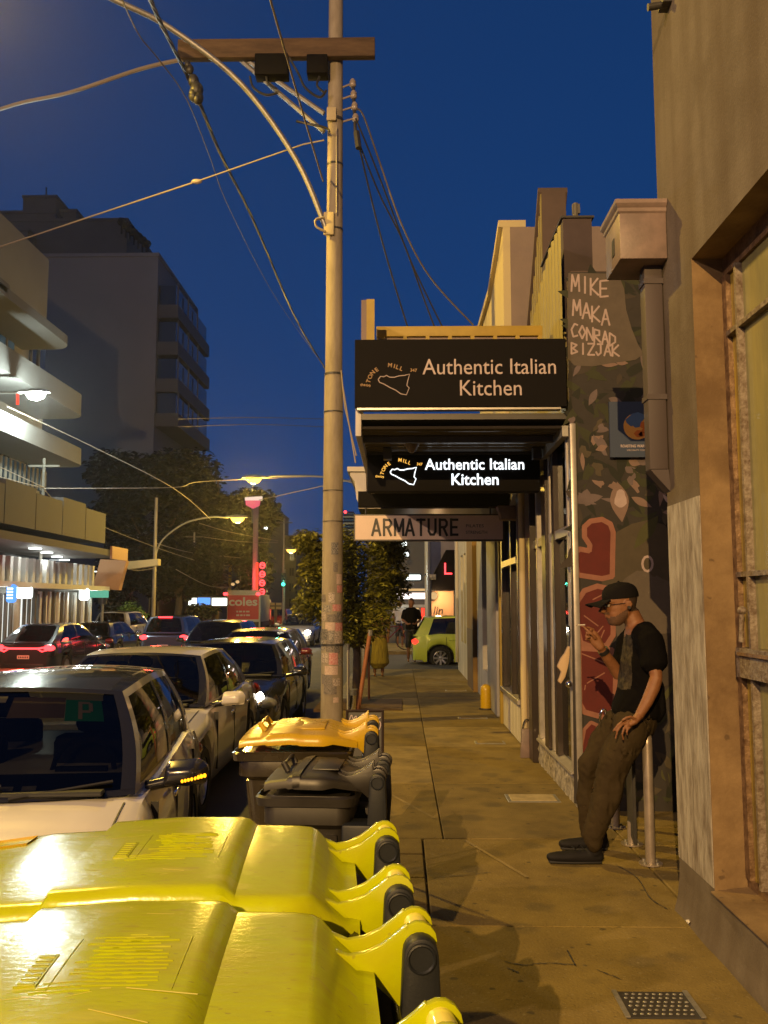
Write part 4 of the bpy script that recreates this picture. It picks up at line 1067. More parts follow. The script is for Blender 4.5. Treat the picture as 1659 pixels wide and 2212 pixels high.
# crossarm, braces, boxes
ya_ = PYY - .2
c0, c1 = PY(385, 130, ya_), PY(810, 80, ya_)
zt0, zt1 = PY(560, 88, ya_).z, PY(560, 128, ya_).z
MB().bb(c0.x, c1.x, ya_-.06, ya_+.06, zt1, zt0).obj('crossarm', M['timber'], pole, bevel=.008)
for a, b in (((490, 100), (700, 245)), ((520, 130), (700, 285))):
    p, q = PY(*a, ya_+.08), PY(*b, PYY-.1); MB().tube([p, q], .035, 6).obj('brace', M['galv'], pole)
for x0, y0, x1, y1 in ((551, 120, 623, 166), (663, 122, 708, 163)):
    p, q = PY(x0, y1, ya_-.05), PY(x1, y0, ya_-.05)
    MB().bb(p.x, q.x, ya_-.12, ya_+.1, p.z, q.z).obj('equipment_box', M['signdark'], pole, bevel=.012)
for pts in (((540, 165), (548, 190), (575, 205), (600, 200)), ((625, 125), (645, 160), (660, 190), (690, 210), (705, 195)), ((690, 165), (685, 185), (700, 200)), ((640, 262), (700, 275), (712, 285)), ((575, 165), (580, 182), (598, 192))):
    MB().tube(smooth_path([PY(a, b, ya_-.05) for a, b in pts]), .018, 6).obj('loose_lead', M['cable'], pole, smooth=60)
ins = MB()
for px, py in ((762, 180), (764, 205), (766, 230), (768, 255)):
    p = PY(px, py, PYY-.1); ins.lathe([(.03,-.06),(.05,-.04),(.05,-.01),(.035,0),(.05,.02),(.03,.06)], p, 10).tube([p, (PXc+.1, PYY, p.z)], .014, 6)
ins.obj('insulator', M['ceramic'], pole, smooth=50)
p = PY(763, 275, PYY-.1)
MB().tube([PY(762, 172, PYY-.1), PY(768, 290, PYY-.1)], .025, 8).obj('service_rail', M['dark_metal'], pole)
MB().tube([PY(770, 285, 12.15), PY(775, 320, 12.1)], .045, 8).obj('cable_clamp', M['dark_metal'], pole)
MB().tube(smooth_path([PY(700, 470, PYY-.2), PY(682, 475, PYY-.2), PY(684, 490, PYY-.2), PY(703, 500, PYY-.2)]), .018, 6).obj('loop_lead', M['cable_pale'], pole, smooth=60)
for px0, py0, px1, py1, yy in ((727, 270, 727, 460, PYY-.2), (737, 800, 745, 880, PYY-.1), (745, 880, 770, 985, PYY-.1), (740, 830, 768, 1000, PYY-.1)):
    MB().tube([PY(px0, py0, yy), PY(px1, py1, yy)], .01, 6).obj('riser_lead', M['cable_pale'], pole)
clm = MB()
for px, py, r_ in ((410, 150, .06), (418, 175, .08), (425, 195, .1), (428, 212, .08), (405, 140, .05), (420, 205, .09)):
    clm.ball(PY(px, py, ya_-.1), (r_, r_, r_*1.3), 8, 6)
clm.obj('cable_termination', M['dark_metal'], pole, smooth=50)
# curved lamp arm over the road with its lit lantern
lamp = thing('street_lamp', 'curved steel arm carrying the lit lamp out from the tall pole above the road', 'street lamp', (PXc, PYY, 6))
arm = smooth_path([PY(703, 490, PYY-.14), PY(640, 345, PYY-.3), PY(520, 180, PYY-.6), PY(370, 62, PYY-.9), PY(252, 2, PYY-1.2), PY(90, -70, PYY-1.5), PY(-70, -115, PYY-1.8)])
MB().tube(arm, .04, 10).obj('arm', M['galv'], lamp, smooth=60)
LB = lamp_head(lamp, arm[-1], (-1, -.1, .04))
spot_light('lamp_light', LB, (LB.x+1.2, LB.y-2.0, 0), LAMP_B, SODIUM, 165, .35, .14, lamp)
# ------------------------------------------------------------------ cables
def cable(label, pts, r, m='cable', cat='cable', group=None, name='overhead_cable'):
    o = MB().tube([V(p) for p in pts], r, 6).obj(name, M[m], smooth=60)
    return tag(o, label, cat, group)
cable('thick bundled cable rising from the left edge to the crossarm tip', smooth_path([PY(-230, 330, 16), PY(0, 236, 14), PY(150, 200, 13.2), PY(300, 150, 12.5), PY(395, 128, 12.1)]), .03, 'cable_pale')
sw_ = thing('span_wire', 'thin span wire with an egg insulator running from the pole to the left edge', 'cable', PY(690, 300, 12.2))
MB().tube([PY(700, 303, 12.2), PY(655, 312, 12.3), PY(425, 392, 13.2)], .011, 6).obj('wire', M['cable_pale'], sw_)
MB().tube([PY(425, 392, 13.2), PY(0, 533, 15.5), PY(-230, 610, 17)], .013, 6).obj('wire', M['cable_pale'], sw_)
MB().ball(PY(425, 392, 13.2), (.09, .04, .04), 10, 6).obj('insulator', M['ceramic'], sw_, smooth=60)
tw = thing('bundled_cable', 'twisted black line cable running overhead and away down the street past the pole', 'cable', PY(420, 200, 12.2))
mainp = smooth_path([PY(318, -20, 9), PY(345, 45, 10.2), PY(398, 150, 12.1), PY(432, 225, 12.6), PY(480, 340, 15), PY(550, 482, 20), PY(640, 690, 28), PY(705, 800, 35)], 10)
for k in range(3):
    pp = [p + V((math.cos(i*.9+k*2.1)*.016, 0, math.sin(i*.9+k*2.1)*.016)) for i, p in enumerate(mainp)]
    MB().tube(pp, .016, 5).obj('strand', M['cable' if k else 'cable_grey'], tw, smooth=60)
cable('faint thin cable beside the twisted line, dropping towards the distant road', smooth_path([PY(262, -5, 9.5), PY(300, 75, 10.5), PY(340, 125, 11), PY(402, 212, 12.2), PY(450, 330, 15), PY(500, 460, 19), PY(600, 650, 26), PY(700, 790, 34)]), .009, 'cable_grey')
cable('pale straight stay cable from the top of the frame to the pole', [PY(580, -15, 8), PY(640, 195, 10), PY(698, 392, 12.1)], .012, 'cable_pale')
for i, (pts, m_, lab) in enumerate((
    ([(772, 300, 12.1), (812, 470, 12.8), (845, 590, 13.3), (880, 705, 14)], 'cable', 'leftmost black service cable falling from the pole to the gable parapet'),
    ([(772, 300, 12.1), (820, 420, 12.7), (870, 520, 13.2), (910, 630, 13.8), (938, 705, 14.2)], 'cable', 'middle black service cable falling from the pole to the gable parapet'),
    ([(768, 255, 12.1), (805, 345, 12.5), (845, 450, 13), (890, 570, 13.6), (955, 705, 14.4)], 'cable', 'rightmost black service cable falling from the pole to the gable parapet'),
    ([(768, 235, 12.1), (785, 250, 12.2), (820, 350, 12.6), (870, 490, 13.1), (930, 600, 13.7), (1022, 702, 14.4)], 'cable_grey', 'pale brown service cable falling from the pole to the gable parapet'))):
    cable(lab, smooth_path([PY(*q) for q in pts]), .014, m_)
for i, (pts, lab) in enumerate((
    ([(-40, 1020, 28), (95, 1055, 32)], 'tram span wire from the left edge to the left lamp post'), ([(95, 1055, 32), (372, 1053, 34), (440, 1040, 36), (700, 1028, 38)], 'level tram span wire crossing the street below the tower'),
    ([(-40, 990, 27), (95, 1053, 32)], 'upper tram span wire from the left edge to the left lamp post'),
    ([(15, 878, 30), (190, 960, 34), (372, 1053, 36), (455, 1122, 42)], 'long red tinted wire slanting down past the white balconies'),
    ([(95, 1058, 32), (160, 1110, 36), (330, 1180, 44), (420, 1210, 52)], 'thin wire sagging from the left lamp post to the curved lamp pole'),
    ([(235, 1215, 40), (290, 1232, 42), (332, 1228, 45)], 'short sagging wire beside the lit shop canopy'), ([(332, 1172, 45), (420, 1195, 55), (520, 1205, 70)], 'upper wire behind the curved lamp pole'),
    ([(430, 1130, 60), (500, 1150, 62), (600, 1168, 66)], 'bright wire near the truck, upper one'), ([(440, 1160, 60), (520, 1170, 62), (600, 1172, 66)], 'bright wire near the truck, lower one'),
    ([(380, 1230, 50), (450, 1265, 56), (500, 1268, 60)], 'pinkish wire drooping before the far shops'), ([(560, 1080, 50), (650, 1060, 45), (765, 1035, 40)], 'dark wire behind the pole near the high street lamp'),
    ([(385, 905, 40), (550, 902, 44), (700, 905, 48)], 'faint distant wire across the blue sky, upper one'), ([(385, 922, 40), (550, 917, 44), (700, 922, 48)], 'faint distant wire across the blue sky, lower one'))):
    cable(lab, smooth_path([PY(*q) for q in pts]), .016 if i < 5 else .022, 'cable_pale' if i in (0, 1, 2, 3, 7, 8, 9) else 'cable_grey')

# ================================================================== street lamps down the road
def far_lamp(label, base, arm_pts, watts, lens='sodium', col=SODIUM, zp=None, s=1.0, d=(1,0,0), name='street_lamp', rad=.12):
    r = thing(name, label, 'street lamp', base)
    bz = base[2]
    MB().tube([base, (base[0], base[1], zp)], [.11, .08], 10).obj('post', M['pole'], r, smooth=60)
    MB().tube(smooth_path(arm_pts), .045, 8).obj('arm', M['galv'], r, smooth=60)
    lp = lamp_head(r, arm_pts[-1], d, lens, s)
    point_light('lamp_light', lp + V((0, 0, -.1)), watts, col, rad, r)
    return r
Y1 = 45
a = PY(332, 1300, Y1)
far_lamp('lit street lamp on the curved arm of the slim pole left of the truck', (a.x, Y1, -.45), [PY(334, 1205, Y1), PY(352, 1165, Y1), PY(400, 1130, Y1), PY(455, 1117, Y1), PY(492, 1118, Y1)], 1500, zp=PY(332, 1075, Y1).z, s=1.5)
Y2 = 37
b = PY(816, 1300, Y2)
far_lamp('highest lit street lamp beside the twin pole, its arm passing behind the tall pole', (b.x, Y2, 0), [PY(816, 1070, Y2), PY(770, 1045, Y2), PY(700, 1030, Y2), PY(600, 1028, Y2), PY(572, 1032, Y2)], 1500, zp=PY(816, 1020, Y2).z, d=(-1,0,0), s=1.4)
Y3 = 70
c = PY(700, 1300, Y3)
far_lamp('small far lit street lamp at the edge of the street tree', (c.x, Y3, -.2), [PY(700, 1188, Y3), PY(660, 1182, Y3), PY(644, 1187, Y3)], 1500, zp=PY(700, 1170, Y3).z, d=(-1,0,0), s=1.6)
Y4 = 30
e = PY(-120, 1300, Y4)
far_lamp('white lit lamp on a horizontal arm at the left edge before the balconies', (e.x, Y4, -.4), [PY(-120, 850, Y4), PY(0, 848, Y4), PY(46, 848, Y4)], 1600, 'ledlens', (.86, 1.0, .9), zp=PY(-120, 800, Y4).z, s=1.5)
rd = thing('red_marker', 'small red marker hanging from the lamp arm at the left edge', 'marker', PY(38, 860, 30))
MB().tube([PY(38, 851, 29.95), PY(38, 874, 29.95)], .05, 6).obj('tube', M['redsoft'], rd)
la = PY(190, 1300, -14) if False else V((-4.6, -14.0, 8.6))
far_lamp('lit street lamp behind the camera at the kerb', (-1.0, -14.0, 0), [V((-1.0, -14, 7.6)), V((-1.8, -14, 8.6)), V((-3.2, -14, 8.8)), V((-3.6, -14, 8.8))], LAMP_A, zp=8.2, d=(-1,0,0), col=SODIUM_A, rad=.05)
far_lamp('lit street lamp across the road, left of and behind the camera', (-11.6, -2.5, -.4), [V((-11.6, -2.5, 7.6)), V((-11.0, -2.5, 8.5)), V((-9.6, -2.5, 8.7)), V((-9.2, -2.5, 8.7))], LAMP_C, zp=8.0, col=MIXED)
for (px, pyt, pyb, Y, lab) in ((96, 990, 1330, 33, 'dark thin utility pole in front of the lit shop'), (222, 1278, 1345, 40, 'short sign post at the end of the lit shop'), (420, 1150, 1330, 60, 'thin far pole behind the slim lamp pole'), (614, 1120, 1330, 62, 'distant pole right of the traffic light')):
    p, q = PY(px, pyt, Y), PY(px, pyb, Y)
    r = thing('thin_pole', lab, 'pole', (p.x, Y, -.45))
    MB().tube([(p.x, Y, -.45), (p.x, Y, p.z)], [.09, .06], 8).obj('shaft', M['darkbld' if px < 100 else 'galv'], r, smooth=60)
    MB().box((p.x, Y, p.z-.3), (1.2 if px != 222 else .4, .08, .08 if px != 222 else .5)).obj('crossarm' if px != 222 else 'sign_plate', M['darkbld'], r)

# ================================================================== street tree with stakes
TY = 14.6
tp_ = PZ(775, 1540, 0); TX = PY(770, 1400, TY).x
pit = tag(MB().bb(TX-.62, TX+.75, TY-.8, TY+.75, -.03, .012).obj('tree_pit', M['soil'], smooth=60), kind='structure')
def leaf_mesh(name, L, W):
    m = MB(); m.add([(0,0,0), (W*.5,L*.45,.06*L), (0,L,-.05*L), (-W*.5,L*.45,.06*L), (0,L*.45,-.02*L)], [(0,1,4),(1,2,4),(2,3,4),(3,0,4)])
    return m
def crown_points(r_, clumps, n):
    out = []
    for _ in range(n):
        c, rad = r_.choice(clumps)
        d = V((r_.gauss(0,1), r_.gauss(0,1), r_.gauss(0,1))).normalized() * (r_.random()**.38)
        out.append(V(c) + V((d.x*rad[0], d.y*rad[1], d.z*rad[2])))
    return out
def make_tree(name, label, base, trunk_pts, trunk_r, clumps, n, L, W, lm, seed, parts=0, group=None, bark='bark', branches=None, cat='tree'):
    r = thing(name, label, cat, base, group=group)
    rr = random.Random(seed)
    t = MB().tube(trunk_pts, trunk_r, 10)
    for bpts, brs in (branches or []): t.tube(bpts, brs, 6)
    t.obj('trunk', M[bark], r, smooth=60)
    pts = crown_points(rr, clumps, n)
    big = MB(); proto = leaf_mesh('leaf', L, W)
    lme = None
    if parts: lme = proto.mesh('leaf', M[lm], fix=False)
    pts.sort(key=lambda p: p.y)
    for i, p in enumerate(pts):
        e = (rr.uniform(-.9, .4), rr.uniform(-.6, .6), rr.uniform(0, 2*PI)); s = rr.uniform(.65, 1.3)
        if i < parts:
            inst('leaf', lme, r, p, e, (s, s, s))
        else:
            R = (Matrix.Rotation(e[2], 3, 'Z') @ Matrix.Rotation(e[0], 3, 'X') @ Matrix.Rotation(e[1], 3, 'Y'))
            big.add([p + R @ (V(v)*s) for v in proto.v], proto.f)
    o = big.obj('crown', M[lm], r, fix=False)
    tag(o, kind='stuff')
    return r
cl = []
for px, py, w, h in ((700, 1190, 62, 48), (770, 1180, 70, 50), (830, 1215, 48, 50), (690, 1250, 50, 50), (760, 1260, 80, 55), (820, 1285, 50, 50), (680, 1305, 48, 36), (740, 1330, 60, 40), (800, 1340, 50, 40), (770, 1372, 36, 24), (665, 1170, 30, 26), (735, 1215, 60, 60), (728, 1290, 60, 50), (850, 1260, 34, 50), (700, 1220, 50, 40), (840, 1190, 40, 30)):
    c = PY(px, py, TY); k = TY/F_PX
    cl.append(((c.x, c.y + random.uniform(-.25, .25), c.z), (w*k, .5, h*k)))
make_tree('street_tree', 'bushy staked young tree behind the tall pole on the footpath', (TX, TY, 0), [(TX, TY, 0), (TX+.01, TY, .8), (TX-.02, TY, 1.5), (TX-.05, TY+.05, 2.6)], [.075, .065, .06, .02], cl, 14000, .10, .05, 'leaf', 4, 300,
          branches=[([(TX, TY, 1.2), (TX-.3, TY-.1, 1.8), (TX-.55, TY-.1, 2.3)], [.035, .025, .01]), ([(TX, TY, 1.3), (TX+.3, TY+.1, 1.9), (TX+.5, TY, 2.3)], [.035, .025, .01])])
stakes = (((800, 1362), (773, 1535), 'left rusty timber stake leaning beside the street tree', 'stake', .033), ((797, 1375), (797, 1512), 'right thin rusty stake beside the street tree', 'stake', .018), ((752, 1392), (752, 1535), 'white square stake beside the trunk of the street tree', 'white', .02), ((764, 1490), (762, 1535), 'short glossy steel guard post at the foot of the street tree', 'chrome', .06))
for (a, b, lab, m_, r_) in stakes:
    q = PZ(*b, 0.0); p = PY(*a, q.y)
    s_ = thing('tree_stake', lab, 'stake', q)
    MB().tube([q, p], r_, 8 if m_ != 'white' else 4).obj('stake', M[m_], s_, smooth=60 if m_ != 'white' else None)
    MB().tube([p + V((0,0,-.08)), p + V((0,0,.01))], r_+.006, 8).obj('tie', M['galv'], s_)

# ================================================================== left side of the street
LX = -13.0
ls = thing('lit_shop', 'two storey shop at left with bright downlit canopy, white slats and lit signs', 'building', (LX, 34, -.4))
def PXL(px, py, x=LX): return PX(px, py, x)
yL0, yL1 = 24.0, PXL(228, 1300).y
zc = PXL(100, 1190).z                 # canopy soffit level
zbm = PXL(120, 1272).z
MB().bb(LX-9, LX-2.0, yL0, yL1, zbm+.2, zc+.3).obj('upper_wall', M['winglass'], ls)
MB().bb(LX-9, LX-.6, yL0, yL1-1, -.4, zbm).obj('shopfront_wall', M['darkbld'], ls)
k = 0; yy = yL0+.2
while yy < yL1-.4:
    MB().bb(LX-.5, LX-.3, yy, yy+.22, zbm+.2, zc-.3).obj('slat', M['slatwhite'], ls); yy += .62
MB().bb(LX-2, LX+.1, yL0, yL1+.2, zbm, zbm+.19).obj('awning_slab', M['slatwhite'], ls)
MB().bb(LX-2, LX+1.2, yL0, yL1-1.2, zc, zc+.25).obj('canopy_slab', M['modern'], ls)
MB().bb(LX+1.21, LX+1.3, 35.5, yL1-1.2, zc-.12, zc+.4).obj('canopy_fascia', M['orangefascia'], ls)
MB().prism([PY(p, q, yL1+.5) for p, q in ((262,1230),(345,1225),(318,1322),(250,1315))][:0] or [PY(p, q, yL1+.6) for p, q in ((217,1208),(273,1211),(256,1275),(199,1271))], (0, .4, 0)).obj('end_blade', M['orangefascia'], ls)
MB().prism([PY(p, q, yL1+2) for p, q in ((272,1213),(341,1207),(341,1221),(276,1230))], (0, .5, 0)).obj('end_canopy', M['cream'], ls)
for i, (px, py) in enumerate(((76, 1184), (101, 1193), (123, 1202), (139, 1209), (157, 1218), (176, 1226), (205, 1234))):
    p = PZ(px, py, zc-.01)
    dl = MB().lathe([(.22, 0), (.22, -.04), (.05, -.05)], (p.x, p.y, zc-.005), 14).obj('downlight', M['signlit'], ls)
    point_light('downlight_glow', (p.x, p.y, zc-.3), 28, (.97, 1.0, .92), .15, ls)
yy = yL0 + .5
while yy < yL1 - 2:
    wn_ = MB().bb(LX-.59, LX-.55, yy, yy+1.5, -.3, zbm-.25).obj('shop_window', M['shoplit'] if int(yy) % 3 else M['warmlit'], ls)
    for q in range(4): MB().bb(LX-.55, LX-.45, yy+.05+q*.4, yy+.17+q*.4, -.35, zbm-.2).obj('mullion', M['darkbld'], wn_)
    MB().bb(LX-.58, LX-.52, yy+1.6, yy+2.1, -.35, zbm-.1).obj('shop_pier', M['whitewall'], ls)
    yy += 2.3
for q in range(14): MB().bb(LX-.52, LX-.42, yL1-6.5+q*.45, yL1-6.37+q*.45, -.35, zbm-.1).obj('grille_bar', M['slatwhite' if q % 2 else 'darkbld'], ls)
for (px, py, hw, hh, Y, m_, lab, ob) in ((22, 1282, 11, 20, 29, 'bluelit', 'blue glowing rounded sign under the shop awning', 1), (50, 1280, 18, 13, 30.5, 'signlit', 'white glowing oblong sign under the shop awning', 1), (180, 1284, 11, 13, 36, 'signlit', 'round white glowing sign near the shop end', 1), (209, 1283, 23, 8, 38, 'greenlit', 'green glowing strip sign at the shop end', 0)):
    c = PY(px, py, Y); w, h = hw*Y/F_PX, hh*Y/F_PX
    sg_ = thing('shop_sign', lab, 'sign', c)
    MB().bb(c.x-w, c.x+w, Y, Y+.2, c.z-h, c.z+h).obj('face', M[m_], sg_, bevel=min(w, h)*.6 if ob else .02, seg=4)
    if m_ == 'bluelit':
        st_ = MB(); [st_.box((c.x, Y-.02, c.z-h*.5+q*h*.34), (w*1.1, .02, h*.16)) for q in range(4)]; st_.obj('pale_stripes', M['signlit'], sg_)
    elif m_ == 'signlit' and hw > 20:
        st_ = MB(); [st_.box((c.x, Y-.02, c.z-h*.25+q*h*.5), (w*1.2, .02, h*.18)) for q in range(2)]; st_.obj('print_band', M['greenlit'], sg_)
    point_light('sign_light', (c.x, Y-.4, c.z), 18, (.9, 1, .95), .1, sg_)
# balconies building with curved white slabs
bb_ = thing('balcony_building', 'pale apartment building at left with curved white balconies above the shop', 'building', (-16, 36, 0))
X2 = -13.6
ye = PX(190, 900, X2).y
MB().bb(-30, X2-2.2, 24, ye+.5, zc+.6, 17).obj('wall', M['greybld'], bb_)
for (pya, pyb, pxe) in ((600, 652, 40), (690, 755, 160), (860, 905, 188), (975, 1010, 188)):
    y_e = PX(pxe, pyb, X2).y; zt, zb = PX(pxe, pya, X2).z, PX(pxe, pyb, X2).z
    zb2 = zb
    out = [V((X2-2.2, 22, zb2)), V((X2, 22, zb2))] + [V((X2 - .9*(1-math.cos(t*PI/10)), y_e - .9 + .9*math.sin(t*PI/10), zb2)) for t in range(0, 6)] + [V((X2-2.2, y_e, zb2))]
    MB().prism(out, (0, 0, max(.5, (zt-zb)*1.0) if pya > 800 else .35)).obj('balcony', M['balc'], bb_)
for k in range(4):
    for j in range(2):
        yw = 27 + k*3.1
        w_ = MB().bb(X2-2.19, X2-2.12, yw, yw+1.5, 6.6+j*3.9, 8.9+j*3.9).obj('window', M['coolwin' if (k+j) % 3 == 0 else 'winglass'], bb_)
        MB().bb(X2-2.119, X2-2.05, yw+.7, yw+.78, 6.6+j*3.9, 8.9+j*3.9).bb(X2-2.119, X2-2.05, yw-.08, yw-.001, 6.5+j*3.9, 9+j*3.9).obj('window_frame', M['darkbld'], w_)
p = PX(60, 960, X2)
wl = MB().bb(X2-1.0, X2-.9, 26, PX(145, 1000, X2).y, PX(60, 1035, X2).z, PX(60, 985, X2).z).obj('lit_louvre', M['coolwin'], bb_)
lv = MB()
for q in range(24): lv.bb(X2-.9, X2-.85, 26+q*.4, 26.14+q*.4, PX(60, 1035, X2).z, PX(60, 985, X2).z)
lv.obj('louvre_bars', M['darkbld'], wl)
# grey panel block over the canopy
gp = thing('panel_block', 'brownish blank panelled upper storey over the lit canopy', 'building', (-14, 34, 4))
zg0, zg1 = PX(230, 1190, LX+1.0).z, PX(230, 1115, LX+1.0).z
yg = PX(228, 1150, LX+1.0).y
zg0 = zc + .5
nseg = 5
for q in range(nseg):
    y0 = 24 + (yg-24)*q/nseg; y1 = 24 + (yg-24)*(q+1)/nseg
    MB().bb(LX-8, LX+1.0, y0+.03, y1-.03, zg0, PX(228, 1110, LX+1).z + .15*(q % 2)).obj('panel', M['modern'], gp)
# tall grey tower behind
tw_ = thing('tower', 'tall plain grey apartment tower with end balconies facing the street', 'building', (-22, 70, 0))
a, b = PY(86, 556, 70), PY(342, 556, 70)
MB().bb(a.x, b.x, 70, 84, 0, a.z).obj('wall', M['greybld'], tw_)
cpp = MB().bb(a.x-.1, b.x+.1, 69.9, 84, a.z, a.z+.3).obj('parapet', M['greybld'], tw_)
for i, py in enumerate((655, 735, 815, 890)):
    z = PY(365, py, 70).z; bx = PY(384, py, 70).x
    bl = MB().bb(b.x+.01, bx, 70.2, 82, z-1.15, z-.05).obj('balcony', M['balc' if False else 'modern'], tw_)
    MB().bb(b.x+.01, bx-.3, 70.5, 82, z-.04, z+1.7).obj('balcony_glass', M['winglass'], tw_)
    for q in range(3): MB().bb(bx-.12, bx-.02, 70.25+q*3.5, 70.35+q*3.5, z-.04, z+1.75).obj('balcony_post', M['darkbld'], tw_)
td = thing('tower', 'dark stepped tower block with roof plant boxes at far left', 'building', (-34, 88, 0))
for (x0, x1, yt, Y, m_) in ((-60, 275, 480, 88, 'darkbld'), (-60, 120, 462, 90, 'darkbld'), (50, 122, 428, 91, 'darkbld'), (-60, 60, 500, 86, 'darkbld'), (118, 165, 458, 92, 'darkbld')):
    p, q = PY(x0, yt, Y), PY(x1, yt, Y)
    MB().bb(p.x, q.x, Y, Y+10, 0, p.z).obj('block', M[m_], td)
    MB().bb(p.x-.1, q.x+.1, Y-.1, Y+10, p.z, p.z+.3).obj('roof_edge', M['darkbld'], td)
MB().cyl(PY(100, 430, 91), PY(100, 405, 91), .08, 6).obj('mast', M['dark_metal'], td)
for q in range(7):
    p = PY(262+q*9, 505+q*8, 87); MB().tube([p, p+V((0,0,1.2))], .09, 5).ball(p+V((0,0,1.3)), (.5, .5, .45), 6, 4).obj('roof_plant', M['leaf_dark'], td)
# further street: dark mid-rise blocks
for (x0, x1, yt, Y, m_, fl, co, lit, lab) in (
    (400, 470, 1170, 74, 'darkbld', 3, 2, .1, 'low dark block beside the blue lit shop'),
    (470, 560, 1130, 84, 'darkbld', 4, 3, .15, 'dark block with small windows behind the truck'),
    (552, 590, 1098, 100, 'darkbld', 5, 2, .1, 'slim dark tower right of the red neon sign'),
    (585, 640, 1160, 110, 'darkbld', 5, 3, .12, 'dark building behind the green traffic light'),
    (636, 720, 1195, 130, 'darkbld', 4, 3, .1, 'farthest low dark building behind the street tree'),
    (437, 452, 1165, 72, 'greybld', 2, 1, .0, 'narrow grey end wall beyond the lamp pole')):
    far_block(lab, x0, x1, yt, Y, 14, m_, floors=fl, cols=co, lit=lit)
tw3 = thing('tower', 'distant striped lit tower just above the cream hanging sign', 'building', PY(752, 1140, 200))
p, q = PY(742, 1105, 200), PY(764, 1190, 200)
MB().bb(p.x, q.x, 200, 206, 0, p.z).obj('wall', M['darkbld'], tw3)
for k in range(6):
    z = PY(742, 1109+k*7, 200).z; MB().bb(p.x, q.x, 199.8, 199.99, z-.22, z+.1).obj('lit_band', M['dimwin' if k % 2 else 'coolwin'], tw3)
MB().ball(PY(746, 1106, 199.5), .35, 8, 6).obj('beacon', M['redlit'], tw3)
# ------------------------------------------------------------------ dark trees on the left
dt = random.Random(9)
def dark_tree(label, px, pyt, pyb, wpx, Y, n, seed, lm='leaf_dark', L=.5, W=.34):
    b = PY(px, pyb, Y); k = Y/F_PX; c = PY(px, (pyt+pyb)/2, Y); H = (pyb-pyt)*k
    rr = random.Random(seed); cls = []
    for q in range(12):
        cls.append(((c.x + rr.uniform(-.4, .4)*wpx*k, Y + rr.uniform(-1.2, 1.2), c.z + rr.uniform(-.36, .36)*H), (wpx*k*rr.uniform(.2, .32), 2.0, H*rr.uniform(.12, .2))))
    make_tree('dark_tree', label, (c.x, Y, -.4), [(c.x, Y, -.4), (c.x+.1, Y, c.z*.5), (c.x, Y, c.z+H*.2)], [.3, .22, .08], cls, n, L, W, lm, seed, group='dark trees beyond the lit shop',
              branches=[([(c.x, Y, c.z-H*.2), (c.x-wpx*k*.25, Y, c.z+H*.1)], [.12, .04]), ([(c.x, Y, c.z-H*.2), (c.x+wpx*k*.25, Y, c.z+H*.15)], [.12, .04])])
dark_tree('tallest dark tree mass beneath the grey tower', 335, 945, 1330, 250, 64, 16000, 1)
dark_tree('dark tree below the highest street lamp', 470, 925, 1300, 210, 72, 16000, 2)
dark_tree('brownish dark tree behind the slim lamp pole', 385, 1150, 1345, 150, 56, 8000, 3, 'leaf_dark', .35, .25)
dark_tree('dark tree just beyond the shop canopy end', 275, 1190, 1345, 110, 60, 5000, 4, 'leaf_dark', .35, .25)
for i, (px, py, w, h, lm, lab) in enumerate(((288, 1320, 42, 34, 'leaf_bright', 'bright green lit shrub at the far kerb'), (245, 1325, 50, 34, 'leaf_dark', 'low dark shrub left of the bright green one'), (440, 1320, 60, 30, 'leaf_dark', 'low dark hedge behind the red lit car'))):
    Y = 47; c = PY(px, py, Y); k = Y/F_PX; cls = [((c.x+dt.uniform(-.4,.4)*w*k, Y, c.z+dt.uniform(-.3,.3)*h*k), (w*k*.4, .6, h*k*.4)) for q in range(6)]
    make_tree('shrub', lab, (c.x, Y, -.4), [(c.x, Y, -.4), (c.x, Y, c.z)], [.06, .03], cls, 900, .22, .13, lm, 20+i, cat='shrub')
# ------------------------------------------------------------------ lights and signs down the street
nv = thing('neon_sign', 'vertical red neon sign of four stacked glyphs on a red lit post', 'sign', PY(566, 1250, 64))
a, b = PY(557, 1288, 64), PY(576, 1212, 64)
MB().bb(a.x, b.x, 64, 64.2, a.z, b.z).obj('case', M['black'], nv, bevel=.03)
for k in range(4):
    z = a.z + (b.z-a.z)*(k+.5)/4; cx = (a.x+b.x)/2
    rg = MB(); w, h = .18, .2
    rg.tube([(cx+w*math.cos(t*PI/6), 63.95, z+h*math.sin(t*PI/6)) for t in range(13)], .05, 6)
    rg.tube([(cx-w*.7, 63.95, z+(h*.3 if k % 2 else 0)), (cx+w*.7, 63.95, z)], .045, 6)
    rg.obj('glyph', M['redlit'], nv)
pk = PY(550, 1300, 64.4)
MB().tube([(pk.x, 64.4, -.4), (pk.x, 64.4, PY(550, 1090, 64.4).z)], .2, 8).obj('post', mat('pinkish_post', (.35,.25,.27), .6), nv)
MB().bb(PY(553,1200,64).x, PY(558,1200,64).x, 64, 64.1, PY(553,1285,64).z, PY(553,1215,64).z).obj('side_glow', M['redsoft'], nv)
point_light('neon_light', (a.x-.4, 63.2, (a.z+b.z)/2), 180, (1, .08, .08), .3, nv)
ts = thing('tram_stop_sign', 'pink shield sign with white cap high above the truck', 'sign', PY(545, 1082, 60))
MB().prism([PY(p, q, 60) for p, q in ((530,1081),(562,1081),(560,1092),(546,1099),(531,1091))], (0, .15, 0)).obj('shield', emis('pink_lit', (1, .12, .22), .75), ts)
MB().prism([PY(p, q, 59.95) for p, q in ((529,1074),(566,1072),(566,1080),(529,1081))], (0, .25, 0)).obj('cap', emis('pale_lit', (1, .75, .65), .9), ts)
MB().tube([PY(545, 1098, 60.1), PY(545, 1130, 60.1)], .06, 6).obj('post', M['galv'], ts)
